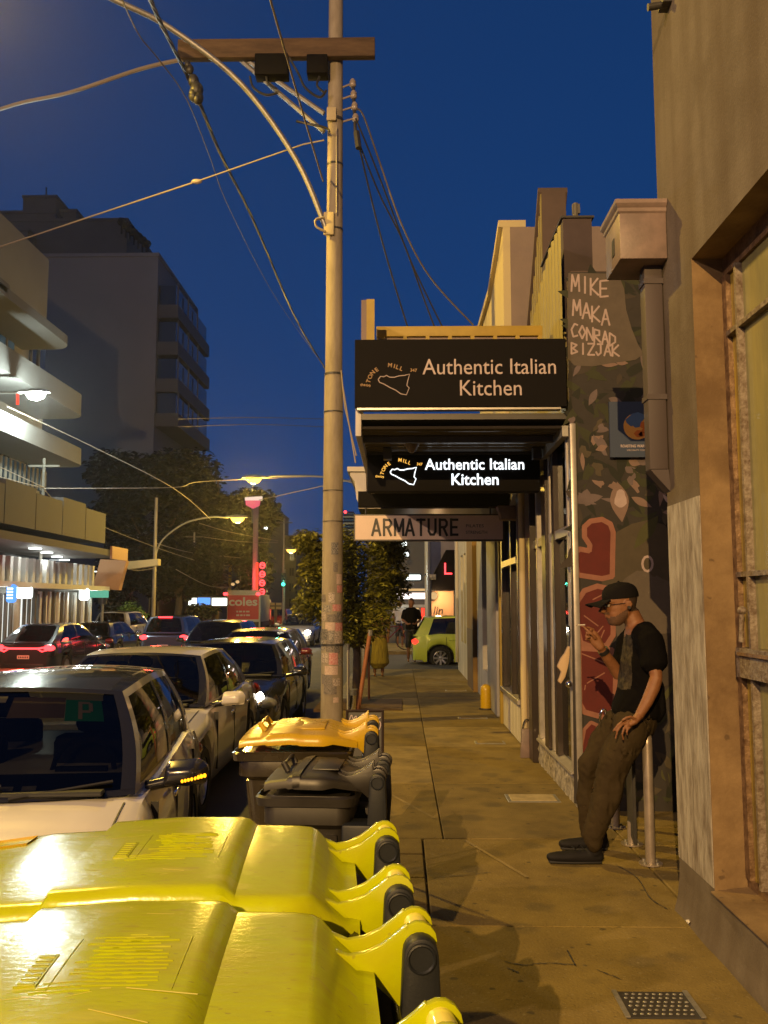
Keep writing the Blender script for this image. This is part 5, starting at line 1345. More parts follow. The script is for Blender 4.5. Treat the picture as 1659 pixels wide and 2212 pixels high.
def traffic_signal(label, px, py, Y, m_, zb=-.3):
    c = PY(px, py, Y)
    r = thing('traffic_signal', label, 'traffic light', (c.x, Y, zb))
    MB().cyl((c.x+.05, Y+.2, zb), (c.x+.05, Y+.2, c.z+1.0), .06, 8).obj('post', M['galv'], r)
    MB().bb(c.x-.16, c.x+.16, Y, Y+.15, c.z-.2, c.z+.75).obj('case', M['black'], r, bevel=.03)
    for k in range(3):
        lit = (k == 0)
        MB().lathe([(.12, 0), (.11, -.05), (.03, -.07)], (c.x, Y, c.z+.27*k), 12, 'Y').obj('lens', M[m_] if lit else M['black_gloss'], r)
        MB().tube([(c.x-.13, Y-.08, c.z+.27*k+.05), (c.x, Y-.12, c.z+.27*k+.14), (c.x+.13, Y-.08, c.z+.27*k+.05)], .012, 5).obj('visor', M['black'], r)
    point_light('signal_light', (c.x, Y-.5, c.z), 25, (.1, 1, .6), .1, r)
traffic_signal('green traffic light beside the street tree', 612, 1262, 58, 'green')
traffic_signal('small green traffic light low beside the truck', 524, 1322, 74, 'green') if False else None
for i, (px, py, w, h, Y, m_, lab) in enumerate(((452, 1300, 38, 8, 54, 'signlit', 'white glowing shop sign behind the dark car roof'), (440, 1299, 14, 8, 53.7, 'bluelit', 'blue half of the glowing shop sign'), (415, 1303, 8, 5, 54, 'signlit', 'small white glowing disc sign at the far shops'))):
    c = PY(px, py, Y); k = Y/F_PX
    r = thing('far_shop_sign', lab, 'sign', c)
    MB().bb(c.x-w*k, c.x+w*k, Y, Y+.2, c.z-h*k, c.z+h*k).obj('face', M[m_], r, bevel=.05)
    MB().bb(c.x-w*k-.05, c.x+w*k+.05, Y+.05, Y+.3, c.z-h*k-.06, c.z+h*k+.06).obj('case', M['darkbld'], r)
for (px0, px1, py0, py1, Y, m_, lab) in ((455, 482, 1225, 1275, 78, 'cream', 'pale lit facade panel left of the truck'), (484, 500, 1215, 1280, 79, 'ochre', 'ochre lit facade strip left of the truck'), (582, 608, 1302, 1316, 66, 'cream', 'cream oblong board right of the truck')):
    p, q = PY(px0, py1, Y), PY(px1, py0, Y)
    r = thing('facade_panel', lab, 'panel', p)
    MB().bb(p.x, q.x, Y, Y+.3, p.z, q.z).obj('board', M[m_], r)
    MB().bb((p.x+q.x)/2-.05, (p.x+q.x)/2+.05, Y-.04, Y-.001, p.z, q.z).bb(p.x, q.x, Y-.03, Y-.0015, (p.z+q.z)/2-.05, (p.z+q.z)/2+.05).obj('glazing_bar', M['darkbld'], r)
    MB().bb((p.x+q.x)/2-.1, (p.x+q.x)/2+.1, Y+.05, Y+.25, -.4, p.z).obj('post', M['darkbld'], r)
sl = random.Random(31)
spots = [(431,1251,'w','yellow lamp dot left of the pale facade panel, lower left one'),(441,1246,'w','yellow lamp dot left of the pale facade panel, upper right one'),(503,1262,'w','yellow lamp dot just above the left corner of the truck'),(513,1257,'w','yellow lamp dot above the middle of the truck'),(574,1277,'w','small yellow lamp dot right under the red neon glyphs'),(574,1141,'s','lone white lamp dot high on the slim dark tower'),(442,1187,'s','left white lamp dot of the pair above the blue shop sign'),(458,1186,'s','right white lamp dot of the pair above the blue shop sign'),(600,1325,'g','small green lamp dot low between the truck and the street tree')]
for i, (px, py, c_, lab_) in enumerate(spots):
    Y = 72; c = PY(px, py, Y)
    o = MB().ball(c, (.16, .1, .13), 8, 6).obj('distant_lamp', M[{'w': 'warmlit', 's': 'signlit', 'g': 'green'}[c_]], smooth=80)
    tag(o, lab_, 'lamp', 'tiny lamps among the far shopfronts')
# ================================================================== cars
def interp(x, xs, ys):
    if x <= xs[0]: return ys[0]
    for i in range(len(xs)-1):
        if x <= xs[i+1]:
            t = (x-xs[i])/(xs[i+1]-xs[i]); t = t*t*(3-2*t) if False else t
            return ys[i]*(1-t)+ys[i+1]*t
    return ys[-1]
TYPES = {   # fractions of length for cowl, roof front, roof rear, rear glass base; deck at rear
    'hatch': dict(cowl=.27, rf=.44, rr=.90, rb=.985, deck=.97),
    'suv':   dict(cowl=.26, rf=.40, rr=.92, rb=.985, deck=1.0),
    'sedan': dict(cowl=.28, rf=.44, rr=.74, rb=.88, deck=1.0),
    'coupe_suv': dict(cowl=.27, rf=.43, rr=.76, rb=.965, deck=1.02),
}
def wheel(parent, x, y, r, side, rim='alloy', spokes=8):
    w = thing('wheel', None, None, (x, y, r), wk=False); w.parent = parent
    MB().lathe([(r*.66, -.1), (r*.9, -.105), (r, -.07), (r, .07), (r*.9, .105), (r*.66, .1)], (0,0,0), 24, 'X', cap=False).obj('tyre', M['rubber'], w, smooth=50)
    m = MB(); s = side
    m.lathe([(r*.66, -s*.08), (r*.67, s*.085), (r*.62, s*.09), (r*.60, s*.05)], (0,0,0), 24, 'X', cap=False)
    m.lathe([(r*.16, s*.03), (r*.16, s*.075), (r*.05, s*.08)], (0,0,0), 12, 'X')
    for k in range(spokes):
        t = 2*PI*k/spokes
        d = V((0, math.cos(t), math.sin(t))); n = V((0, -math.sin(t), math.cos(t)))
        a, b = d*r*.12, d*r*.63; wa, wb = r*.07, r*.09
        m.prism([V((s*.05,0,0))+a-n*wa, V((s*.05,0,0))+a+n*wa, V((s*.065,0,0))+b+n*wb, V((s*.065,0,0))+b-n*wb], (s*.02, 0, 0))
    m.obj('rim', M[rim], w, smooth=40)
    MB().lathe([(r*.6, s*.0), (r*.1, s*.01)], (0,0,0), 20, 'X').obj('brake_disc', M['dark_metal'], w)
    return w
def car(label, pos, rz, kind, L, W, H, body_m, roof_m=None, glass='carglass', name='parked_car', group=None, cat='car', front=None, rear=None,
        plate=None, mirror_m=None, interior=True, indicator=False, lightbar=False, brake_top=False, detail=True, rim='alloy', wheels_r=.315):
    T = TYPES[kind]; r = thing(name, label, cat, pos, rz, group, wk=False)
    hw = W/2; yf = -L/2
    belt = .60*H + .06; hoodz = .49*H
    axf, axr = .185*L, .79*L
    zb = .21
    fr = [0, .012, .04, .09, .16, T['cowl'], .45, .6, .8, T['rb']-.02, .97, .99, 1.0]
    wf = [.72, .84, .93, .97, .99, 1.0, 1.0, 1.0, .99, .975, .94, .88, .78]
    rear_z = belt*T['deck'] + (.03 if kind == 'sedan' else .0)
    sh = [hoodz-.10, hoodz-.06, hoodz-.01, hoodz+.04, hoodz+.09, belt-.02, belt, belt+.015, belt+.03, rear_z-.01, rear_z-.04, rear_z-.10, rear_z-.16]
    n = 60; ts = sorted(set([i/n for i in range(n+1)] + [.006, .012, .025, .985, .992] + [min(1, max(0, (a+d)/L)) for a in (axf, axr) for d in (-.4, -.385, -.37, -.33, -.27, -.18, -.09, 0, .09, .18, .27, .33, .37, .385, .4)]))
    def arch(y):
        z = zb + (.05 if y < .1*L or y > .93*L else 0)
        for a in (axf, axr):
            d = abs(y-a)
            if d < .385: z = max(z, wheels_r + .03 + math.sqrt(max(0, .385**2 - d*d))*.93)
        return z
    rings = []
    for t in ts:
        y = yf + t*L; w = hw*interp(t, fr, wf); zs_ = interp(t, fr, sh); zl = min(arch(t*L), zs_-.12)
        top = .035 + .05*math.sin(PI*min(1, max(0, t/T['cowl']))) if t < T['cowl'] else .03
        half = []
        for s, xf in ((0, .93), (.12, .975), (.38, 1.0), (.62, .995), (.84, .975), (1.0, .93)):
            half.append((w*xf, zl + (zs_-zl)*s))
        for xf, k in ((.84, .55), (.62, .85), (.33, .97), (0, 1.0)):
            half.append((w*xf, zs_ + top*k))
        ring = [V((x, y, z)) for x, z in half] + [V((-x, y, z)) for x, z in half[-2::-1]]
        rings.append(ring)
    b = MB(); b.loft(rings, cap=False, closed=False)
    nr = len(rings[0])
    for ring, flip in ((rings[0], 1), (rings[-1], 0)):
        for i in range((nr-1)//2):
            b.quad(ring[i], ring[i+1], ring[nr-2-i], ring[nr-1-i])
    for i in range(len(rings)-1): b.quad(rings[i][0], rings[i+1][0], rings[i+1][-1], rings[i][-1])
    body = b.obj('body', M[body_m], r, smooth=32)
    if detail:
        for s in (-1, 1):          # bonnet shut lines
            q = MB(); prev = None
            for t in [i*T['cowl']/14 for i in range(1, 14)]:
                y = yf + t*L; w = hw*interp(t, fr, wf); zs_ = interp(t, fr, sh); tp_z = .035 + .05*math.sin(PI*min(1, max(0, t/T['cowl'])))
                p = V((s*w*.84, y, zs_ + tp_z*.55 + .0025))
                if prev is not None: q.quad(prev+V((-.004, 0, 0)), prev+V((.004, 0, 0)), p+V((.004, 0, 0)), p+V((-.004, 0, 0)))
                prev = p
            q.obj('bonnet_shut_line', M['black'], r)
        cz_ = interp(T['cowl']-.02, fr, sh) + .05
        MB().bb(-hw*.72, hw*.72, yf+T['cowl']*L-.10, yf+T['cowl']*L-.02, cz_+.012, cz_+.035).obj('cowl_grille', M['black'], r, bevel=.008, seg=1)
    # cabin surfaces
    yA, yR0, yR1, yC = [yf + T[k]*L for k in ('cowl', 'rf', 'rr', 'rb')]
    wb, wr = hw*.90, hw*.68
    zA, zR = belt+.01, H-.055
    zC = rear_z - .01
    def B(u): return V((wb*(1-.07*(abs(u-.4)*1.6)**3), yA+(yC-yA)*u, zA+(zC-zA)*u+.01*math.sin(PI*u)))
    def Tp(u): return V((wr*(1-.06*(abs(u-.45)*1.8)**3), yR0+(yR1-yR0)*u, zR + .035*math.sin(PI*min(1, u*1.05+.02))))
    def S(u, v, off=0.0):
        p = B(u).lerp(Tp(u), v); p.x += .035*math.sin(PI*v) + off; return p
    def WS(u, v, off=0.0, uu=0.0, bul=.13):
        a = S(uu, v); x = -a.x + 2*a.x*u
        sgn = -1 if uu == 0 else 1
        return V((x, a.y + sgn*(bul*math.sin(PI*u)**.8*(1-.35*v) + off), a.z + .035*(1-(2*u-1)**2)*v + off*.5))
    def RF(u, s_):
        a = Tp(u); x = -a.x + 2*a.x*s_
        f = WS(s_, 1); q = WS(s_, 1, 0, 1.0, .06)
        return V((x, f.y + (q.y-f.y)*u, a.z + .035*(1-(2*s_-1)**2)))
    MB().grid(RF, 14, 14).obj('roof', M[roof_m or body_m], r, smooth=60)
    def patch(fn, u0, u1, v0, v1, nu=8, nv=8, off=0.0):
        return MB().grid(lambda a, c: fn(u0+(u1-u0)*a, v0+(v1-v0)*c, off), nu, nv)
    def mirrorx(p): return V((-p.x, p.y, p.z))
    SL = lambda u, v, off=0.0: mirrorx(S(u, v, off))
    for fn in (S, SL):
        q = MB()
        for u0, u1, v0, v1 in ((0, 1, 0, .05), (0, 1, .92, 1.0), (0, .045, .05, .92)): q.grid(lambda a, c, u0=u0, u1=u1, v0=v0, v1=v1: fn(u0+(u1-u0)*a, v0+(v1-v0)*c), 16 if u1-u0 > .5 else 2, 8)
        q.grid(lambda a, c: fn(.86+.14*a, .05+.87*c), 4, 8)
        q.obj('window_surround', M[body_m], r, smooth=60)
        q = MB().grid(lambda a, c: fn(.43+.045*a, .05+.87*c, .002), 2, 8); q.obj('door_pillar', M['black_gloss'], r, smooth=60)
        for u0, u1 in ((.047, .43), (.475, .86)):
            patch(fn, u0, u1, .05, .92, 8, 8, -.004).obj('side_window', M[glass], r, smooth=80)
    patch(WS, .045, .955, .05, .955, 14, 8, -.002).obj('windscreen', M[glass], r, smooth=80)
    q = MB()
    for u0, u1, v0, v1 in ((0, 1, 0, .05), (0, 1, .955, 1), (0, .045, .05, .955), (.955, 1, .05, .955)): q.grid(lambda a, c, u0=u0, u1=u1, v0=v0, v1=v1: WS(u0+(u1-u0)*a, v0+(v1-v0)*c, .003), 14, 6)
    q.obj('windscreen_seal', M['black_gloss'], r, smooth=60)
    RW = lambda u, v, off=0.0: WS(u, v, off, 1.0, .06)
    patch(RW, .07, .93, .08, .92, 12, 6).obj('rear_window', M[glass if glass != 'carglass' else 'tint'], r, smooth=80)
    q = MB()
    for u0, u1, v0, v1 in ((0, 1, 0, .08), (0, 1, .92, 1), (0, .07, .08, .92), (.93, 1, .08, .92)): q.grid(lambda a, c, u0=u0, u1=u1, v0=v0, v1=v1: RW(u0+(u1-u0)*a, v0+(v1-v0)*c, .002), 12, 6)
    q.obj('rear_surround', M[body_m], r, smooth=60)
    if interior:
        m = MB()
        m.box((0, yA+.28, belt-.05), (W*.8, .5, .16)); m.obj('dashboard', M['interior'], r, bevel=.04)
        m = MB(); m.tube([(.36+.17*math.cos(t*PI/8), yA+.62+.05*math.sin(t*PI/8), belt+.02+.17*math.sin(t*PI/8)) for t in range(17)], .015, 6)
        m.box((.36, yA+.58, belt+.02), (.28, .04, .06)); m.obj('steering_wheel', M['interior'], r)
        for sx in (-.37, .37):
            for yy in (L*.5+yf, L*.70+yf):
                m = MB().box((sx, yy+.02, belt-.12), (.46, .16, .62)).box((sx, yy-.22, belt-.36), (.46, .5, .14)); m.box((sx, yy+.08, belt+.28), (.26, .09, .18))
                m.obj('seat', M['seat'], r, bevel=.05)
        MB().box((0, (yA+yC)/2, .42), (W*.86, yC-yA, .1)).obj('cabin_floor', M['interior'], r)
        mm_ = WS(.5, .93); MB().box((0, mm_.y+.10, mm_.z-.06), (.22, .03, .07)).obj('rear_view_mirror', M['interior'], r, bevel=.012)
    # ends
    def fpt(xf, z):            # point on the nose at fraction of half width
        return V((hw*xf, yf, z))
    hl = front or 'lensglass'; tl = rear or 'redlens'
    for s in (-1, 1):
        c = V((s*hw*.74, yf+.10+.02, hoodz-.055))
        m = MB().ball(c, (hw*.22, .20, .085), 14, 8)
        h = m.obj('headlight', M['lensglass'], r, smooth=80)
        if front: MB().ball(c+V((-s*.02, -.19, 0)), (.15, .08, .11), 10, 6).obj('lit_lamp', M[front], h, smooth=80)
        else: MB().ball(c+V((-s*.02, -.14, 0)), (.055, .08, .05), 10, 6).obj('projector', M['chrome'], h, smooth=80)
        MB().ball((s*hw*.72, yf+.05, .36), (.10, .07, .05), 10, 6).obj('fog_lamp', M['black_gloss'], r, smooth=80)
        c = V((s*hw*.78, yf+L-.10, rear_z-.16 if kind != 'sedan' else rear_z-.15))
        t_ = MB().ball(c, (hw*.20, .14, .10), 12, 8).obj('tail_light', M[tl], r, smooth=80)
        # mirrors
        mp = S(.08, .02); mc = V((s*(hw+.11), mp.y+.02, belt+.05))
        m = MB(); m.prism([mc+V((-s*.11, .06, -.055)), mc+V((s*.115, .06, -.045)), mc+V((s*.13, .06, .045)), mc+V((s*.08, .06, .085)), mc+V((-s*.09, .06, .075))], (0, -.06, 0)); m.loft([[mc+V((a, 0, b)) for a, b in ((-s*.11, -.055), (s*.115, -.045), (s*.13, .045), (s*.08, .085), (-s*.09, .075))], [mc+V((a*.72-s*.02, -.075, b*.6)) for a, b in ((-s*.11, -.055), (s*.115, -.045), (s*.13, .045), (s*.08, .085), (-s*.09, .075))]])
        mo = m.obj('wing_mirror', M[mirror_m or body_m], r, bevel=.022, seg=3)
        MB().ball(mc+V((0, .045, 0)), (.105, .05, .062), 12, 6).obj('mirror_glass', M['chrome'], mo, smooth=80)
        MB().tube([(s*(hw*.90), mp.y+.03, belt-.0), (s*(hw+.06), mp.y+.02, belt+.03)], .03, 8).obj('mirror_stalk', M['black_gloss'], mo, smooth=60)
        if indicator:
            im = MB(); [im.ball(mc+V((s*(.0+.016*q), -.068+.005*max(0, q-3), -.012+.003*q)), (.009, .012, .011), 8, 6) for q in range(8)]; im.obj('indicator', M['amber'], mo, smooth=60)
        for a in (axf, axr):
            wheel(r, s*(hw-.115), yf+a, wheels_r, s, rim)
            # dark liner of the wheel arch
            MB().bb(s*(hw-.26), s*(hw-.3), yf+a-.37, yf+a+.37, .2, belt-.18).obj('arch_liner', M['black'], r)
        if detail:
            hy = yf + L*.53
            for hy in (yf+L*.475, yf+L*.70):
                MB().box((s*(hw+.012), hy, belt-.13), (.02, .2, .028)).obj('door_handle', M['chrome' if detail == 2 else body_m], r, bevel=.008)
            for sy in (yf+T['cowl']*L+.12, yf+.515*L, yf+.745*L):
                MB().bb(s*(hw*.955), s*(hw*1.0015), sy-.004, sy+.004, .32, belt-.05).obj('shut_line', M['black'], r)
    m = MB(); m.bb(-hw*.5, hw*.5, yf-.012, yf+.05, .47*hoodz+.08, hoodz-.13); m.obj('grille', M['black_gloss'], r, bevel=.012)
    m = MB()
    for k in range(4): m.bb(-hw*.48, hw*.48, yf-.02, yf-.013, .47*hoodz+.1+k*.035, .47*hoodz+.112+k*.035)
    m.obj('grille_bar', M['chrome'], r)
    MB().bb(-hw*.62, hw*.62, yf-.01, yf+.06, .24, .36).obj('lower_intake', M['black'], r, bevel=.01)
    for yy, zz in ((yf-.03, .40), (yf+L+.004, .62 if kind != 'sedan' else .6)):
        p = MB().bb(-.19, .19, yy, yy+.012, zz-.055, zz+.055).obj('number_plate', M['white'], r, bevel=.004, seg=1)
        tx = MB()
        for k in range(6): tx.bb(-.16+k*.055, -.125+k*.055, yy-.002 if yy < 0 else yy+.0125, yy+.014 if yy > 0 else yy, zz-.03, zz+.03)
        tx.obj('plate_mark', M['black'], p)
    MB().bb(-hw*.66, hw*.66, yf+L-.03, yf+L+.012, .26, .42).obj('rear_valance', M['black'], r, bevel=.01)
    if detail:
        for s in (-.55, .2):
            a, c_ = WS(.5+s*.5+.02, .02, .012), WS(.5+s*.5+.36 if s < 0 else .93, .12, .014)
            MB().tube([a, c_], .008, 5).obj('wiper', M['black'], r)
    if lightbar:
        z = rear_z - .17
        ptsb = [V((x*hw, yf+L+.01-abs(x)**3*.12, z + (.02 if abs(x) > .6 else 0))) for x in [i/8 for i in range(-8, 9)]]
        ptsb = [V((p.x*.94, p.y+.02, p.z)) for p in ptsb]
        MB().tube(ptsb, .03, 6).obj('light_bar', M['redlit'], r)
        for s in (-1, 1):
            MB().tube([V((s*hw*.9, yf+L-.04, z-.01)), V((s*hw*.62, yf+L+.03, z-.09)), V((s*hw*.5, yf+L+.04, z-.02))], .022, 6).obj('tail_strip', M['redlit'], r)
    if brake_top:
        q = RW(.5, .95); MB().box((0, q.y+.05, q.z), (.5, .05, .05)).obj('brake_light', M['redlit'], r)
    return r
M['p_white'] = paint('white_car_paint', (.62, .60, .56), .28)
M['p_pearl'] = paint('pearl_car_paint', (.58, .55, .50), .28)
M['p_black'] = paint('black_car_paint', (.012, .012, .014), .2)
M['p_dark'] = paint('dark_grey_car_paint', (.03, .032, .036), .22, .3)
M['p_red'] = paint('dark_red_car_paint', (.13, .014, .012), .24)
M['p_green'] = paint('lime_car_paint', (.62, .76, .10), .35)
M['p_blue'] = paint('dark_blue_car_paint', (.03, .05, .09), .22, .3)
M['p_silver'] = paint('silver_car_paint', (.4, .4, .4), .3, .5)
GP = 'cars parked along the near kerb'
# nearest: white hatchback nosing to the kerb
C1 = V((-2.17, 5.22, RZ-.02))
car1 = car('nearest white hatchback with black roof, green sticker in its windscreen and lit amber mirror indicator', C1, math.radians(7), 'hatch', 3.7, 1.70, 1.42, 'p_white', 'p_black', group=GP, mirror_m='p_black', indicator=True, detail=2)
# windscreen stickers: visor and plate
def on_screen(root, L, W, H, kind): pass
car2 = car('second parked car, a cream white sedan behind the nearest hatchback', (-2.66, 9.4, RZ-.04), math.radians(1.0), 'sedan', 4.5, 1.80, 1.40, 'p_pearl', group=GP, detail=2)
car3 = car('third parked car, black with one lit headlamp', (-2.52, 14.0, RZ-.13), 0, 'suv', 4.1, 1.78, 1.40, 'p_black', group=GP)
MB().ball((.60, -2.02, .70), (.09, .05, .10), 10, 6).obj('running_lamp', M['head'], car3, smooth=80)
car4 = car('fourth parked car, dark red and partly behind the black one', (-2.95, 18.9, RZ-.09), 0, 'suv', 4.3, 1.8, 1.38, 'p_red', group=GP)
# moving traffic
GT = 'cars in the traffic lanes'
def lane_car(px, Y, *a, dz=0.0, rz=0, **k):
    x = PY(px, 1300, Y).x
    return x
x6 = PY(92, 1300, 27.6).x
car6 = car('dark coupe style car with a full width red tail light bar in the far lane', (x6-.1, 29.2, -.62), math.radians(177), 'coupe_suv', 4.7, 1.92, 1.62, 'p_dark', glass='tint', name='driving_car', group=GT, rear='redlit', lightbar=True)
x7 = PY(228, 1300, 36).x
car7 = car('black car in the far lane just ahead of the light bar car', (x7, 36.5, -.6), PI, 'hatch', 4.3, 1.8, 1.5, 'p_black', glass='tint', name='driving_car', group=GT, rear='redlens')
x8 = PY(258, 1300, 42).x
car8 = car('white wagon with dark rear window in the far lane', (x8, 43, -.6), PI, 'suv', 4.7, 1.86, 1.85, 'p_silver', glass='tint', name='driving_car', group=GT, rear='redsoft')
x9 = PY(366, 1300, 33).x
car9 = car('dark blue car with glowing red high brake light in the centre lane', (x9, 34.5, -.55), PI, 'suv', 4.5, 1.82, 1.72, 'p_blue', glass='tint', name='driving_car', group=GT, rear='redlit', brake_top=True)
x10 = PY(462, 1300, 25).x
car10 = car('dark grey oncoming car with a pale mirror tag behind its windscreen', (x10, 26.2, -.5), 0, 'suv', 4.6, 1.84, 1.62, 'p_dark', name='driving_car', group=GT)
x11 = PY(637, 1300, 42).x
car11 = car('distant oncoming car with blazing headlights', (x11, 44, -.42), 0, 'hatch', 4.3, 1.8, 1.5, 'p_silver', name='driving_car', group=GT, front='head', detail=False)
x12 = PY(610, 1300, 66).x
car12 = car('distant car with red tail lights beyond the blazing headlights', (x12-.6, 70, -.4), PI, 'suv', 4.4, 1.8, 1.6, 'p_red', glass='tint', name='driving_car', group=GT, rear='redlit', detail=False)
x13 = PY(300, 1300, 52).x
car13 = car('small distant red lit car between the white wagon and the brake lit car', (x13, 53, -.45), PI, 'hatch', 4.2, 1.76, 1.5, 'p_dark', glass='tint', name='driving_car', group=GT, rear='redlit', detail=False)
xg = PY(960, 1300, 25.2).x
car14 = car('lime green hatchback turning out of the side street', (xg+.95, 25.9, -.22), math.radians(-98+180+8), 'hatch', 3.7, 1.66, 1.5, 'p_green', glass='tint', name='turning_car', group=GT, rear='redsoft')
for (c_, z, e) in ((car6, .9, 90), (car9, 1.2, 60), (car12, 1.0, 40)):
    point_light('tail_glow', (c_.location.x, c_.location.y-3.2, z-.1), e, (1, .06, .04), .2)
hl_ = PY(612, 1366, 42)
point_light('headlight_glow', (hl_.x+.6, 41.0, .4), 120, (1, .85, .6), .1)
# delivery truck
tk = thing('delivery_truck', 'delivery truck with red and white rear, coles lettering and red marker lamps', 'truck', PY(525, 1330, 61))
a, b = PY(489, 1370, 60), PY(561, 1284, 60)
MB().bb(a.x, b.x, 60, 64.5, .35, b.z).obj('box_body', M['whitewall'], tk, bevel=.03)
zmid = PY(525, 1338, 60).z
MB().bb(a.x+.05, b.x-.05, 59.97, 59.995, zmid, b.z-.06).obj('red_panel', M['red_paint'], tk)
MB().bb(a.x+.05, b.x-.05, 59.97, 59.995, .4, zmid-.002).obj('white_panel', M['white'], tk)
text('lettering', 'coles', M['white'], PY(525, 1308, 59.94), .8, tk, width=1.95, extrude=.005, bold=.02)
tx = MB()
for z, ws in ((PY(525, 1321, 60).z, (.12, .2, .14, .22)), (PY(525, 1329, 60).z, (.2, .16, .1, .26))):
    x = -.45 + PY(525, 1320, 60).x
    for w in ws: tx.bb(x, x+w, 59.955, 59.965, z-.05, z+.05); x += w+.07
tx.obj('small_print', M['white'], tk)
for px in (487, 558):
    p = PY(px, 1283, 59.9); MB().ball(p, (.16, .1, .12), 10, 6).obj('marker_lamp', M['redlit'], tk, smooth=80)
MB().bb(a.x, b.x, 60.02, 60.4, b.z+.002, b.z+.28).obj('header_rail', M['galv'], tk)
MB().bb(b.x-.02, b.x+.08, 59.9, 60, -.1, b.z).obj('corner_post', M['galv'], tk)
MB().bb(a.x+.1, b.x-.1, 60.3, 67, .0, .34).obj('chassis', M['black'], tk)
MB().bb(a.x+.15, b.x-.15, 64.6, 66.5, .1, 1.9).obj('cab', M['whitewall'], tk, bevel=.1)
for px in (a.x+.2, b.x-.2):
    for yy in (61.5, 65.6): MB().lathe([(.2, -.12), (.42, -.12), (.42, .12), (.2, .12)], (px, yy, .0), 16, 'X').obj('wheel', M['rubber'], tk, smooth=40)
# ================================================================== details of the nearest car's windscreen
def local(root, p):
    return Matrix.Rotation(-root.rotation_euler.z, 3, 'Z') @ (V(p) - V(root.location))
L_, W_, H_ = 3.7, 1.70, 1.42
for o in list(kids(car1)):
    if o.name.startswith('windscreen') and 'seal' not in o.name: scr = o
sv = scr.data.vertices
def scr_pt(u, v, off):      # u 0..1 across (0 = right hand of the picture is u 1), v 0..1 up
    i = min(13.999, u*14); j = min(7.999, v*8)
    g_ = lambda a, b: V(sv[int(a)*9+int(b)].co)
    i0, j0 = int(i), int(j); fi, fj = i-i0, j-j0
    p = g_(i0, j0)*(1-fi)*(1-fj) + g_(i0+1, j0)*fi*(1-fj) + g_(i0, j0+1)*(1-fi)*fj + g_(i0+1, j0+1)*fi*fj
    return p + V((0, off, -off*.4))
def scr_patch(u0, u1, v0, v1, off): return MB().grid(lambda a, b: scr_pt(u0+(u1-u0)*a, v0+(v1-v0)*b, off), 6, 4)
scr_patch(.76, .93, .70, .93, .015).obj('green_sticker', mat('p_green_plate', (.02, .30, .17), .5), car1, smooth=60)
pm = MB()
for (a0, a1, b0, b1) in ((.82, .838, .72, .91), (.838, .875, .885, .91), (.838, .875, .79, .815), (.868, .886, .805, .895)):
    pm.grid(lambda a, b, a0=a0, a1=a1, b0=b0, b1=b1: scr_pt(a0+(a1-a0)*a, b0+(b1-b0)*b, .010), 2, 2)
pm.obj('sticker_letter', M['signtext'], car1)
scr_patch(.50, .755, .74, .96, .03).obj('sun_visor', mat('visor', (.16, .11, .06), .8), car1, smooth=60)
scr_patch(.35, .47, .90, .97, .02).obj('toll_tag', M['white'], car1)
MB().grid(lambda a, b: scr_pt(.40+.03*a, .80+.1*b, .03), 1, 1).obj('hanging_tag', M['ochre'], car1)
for k, (u0, u1) in enumerate(((.44, .5), (.505, .62), (.65, .70))):
    MB().grid(lambda a, b: scr_pt(u0+(u1-u0)*a, .04+.06*b, .05), 1, 1).obj('dash_paper', M['galv'], car1)

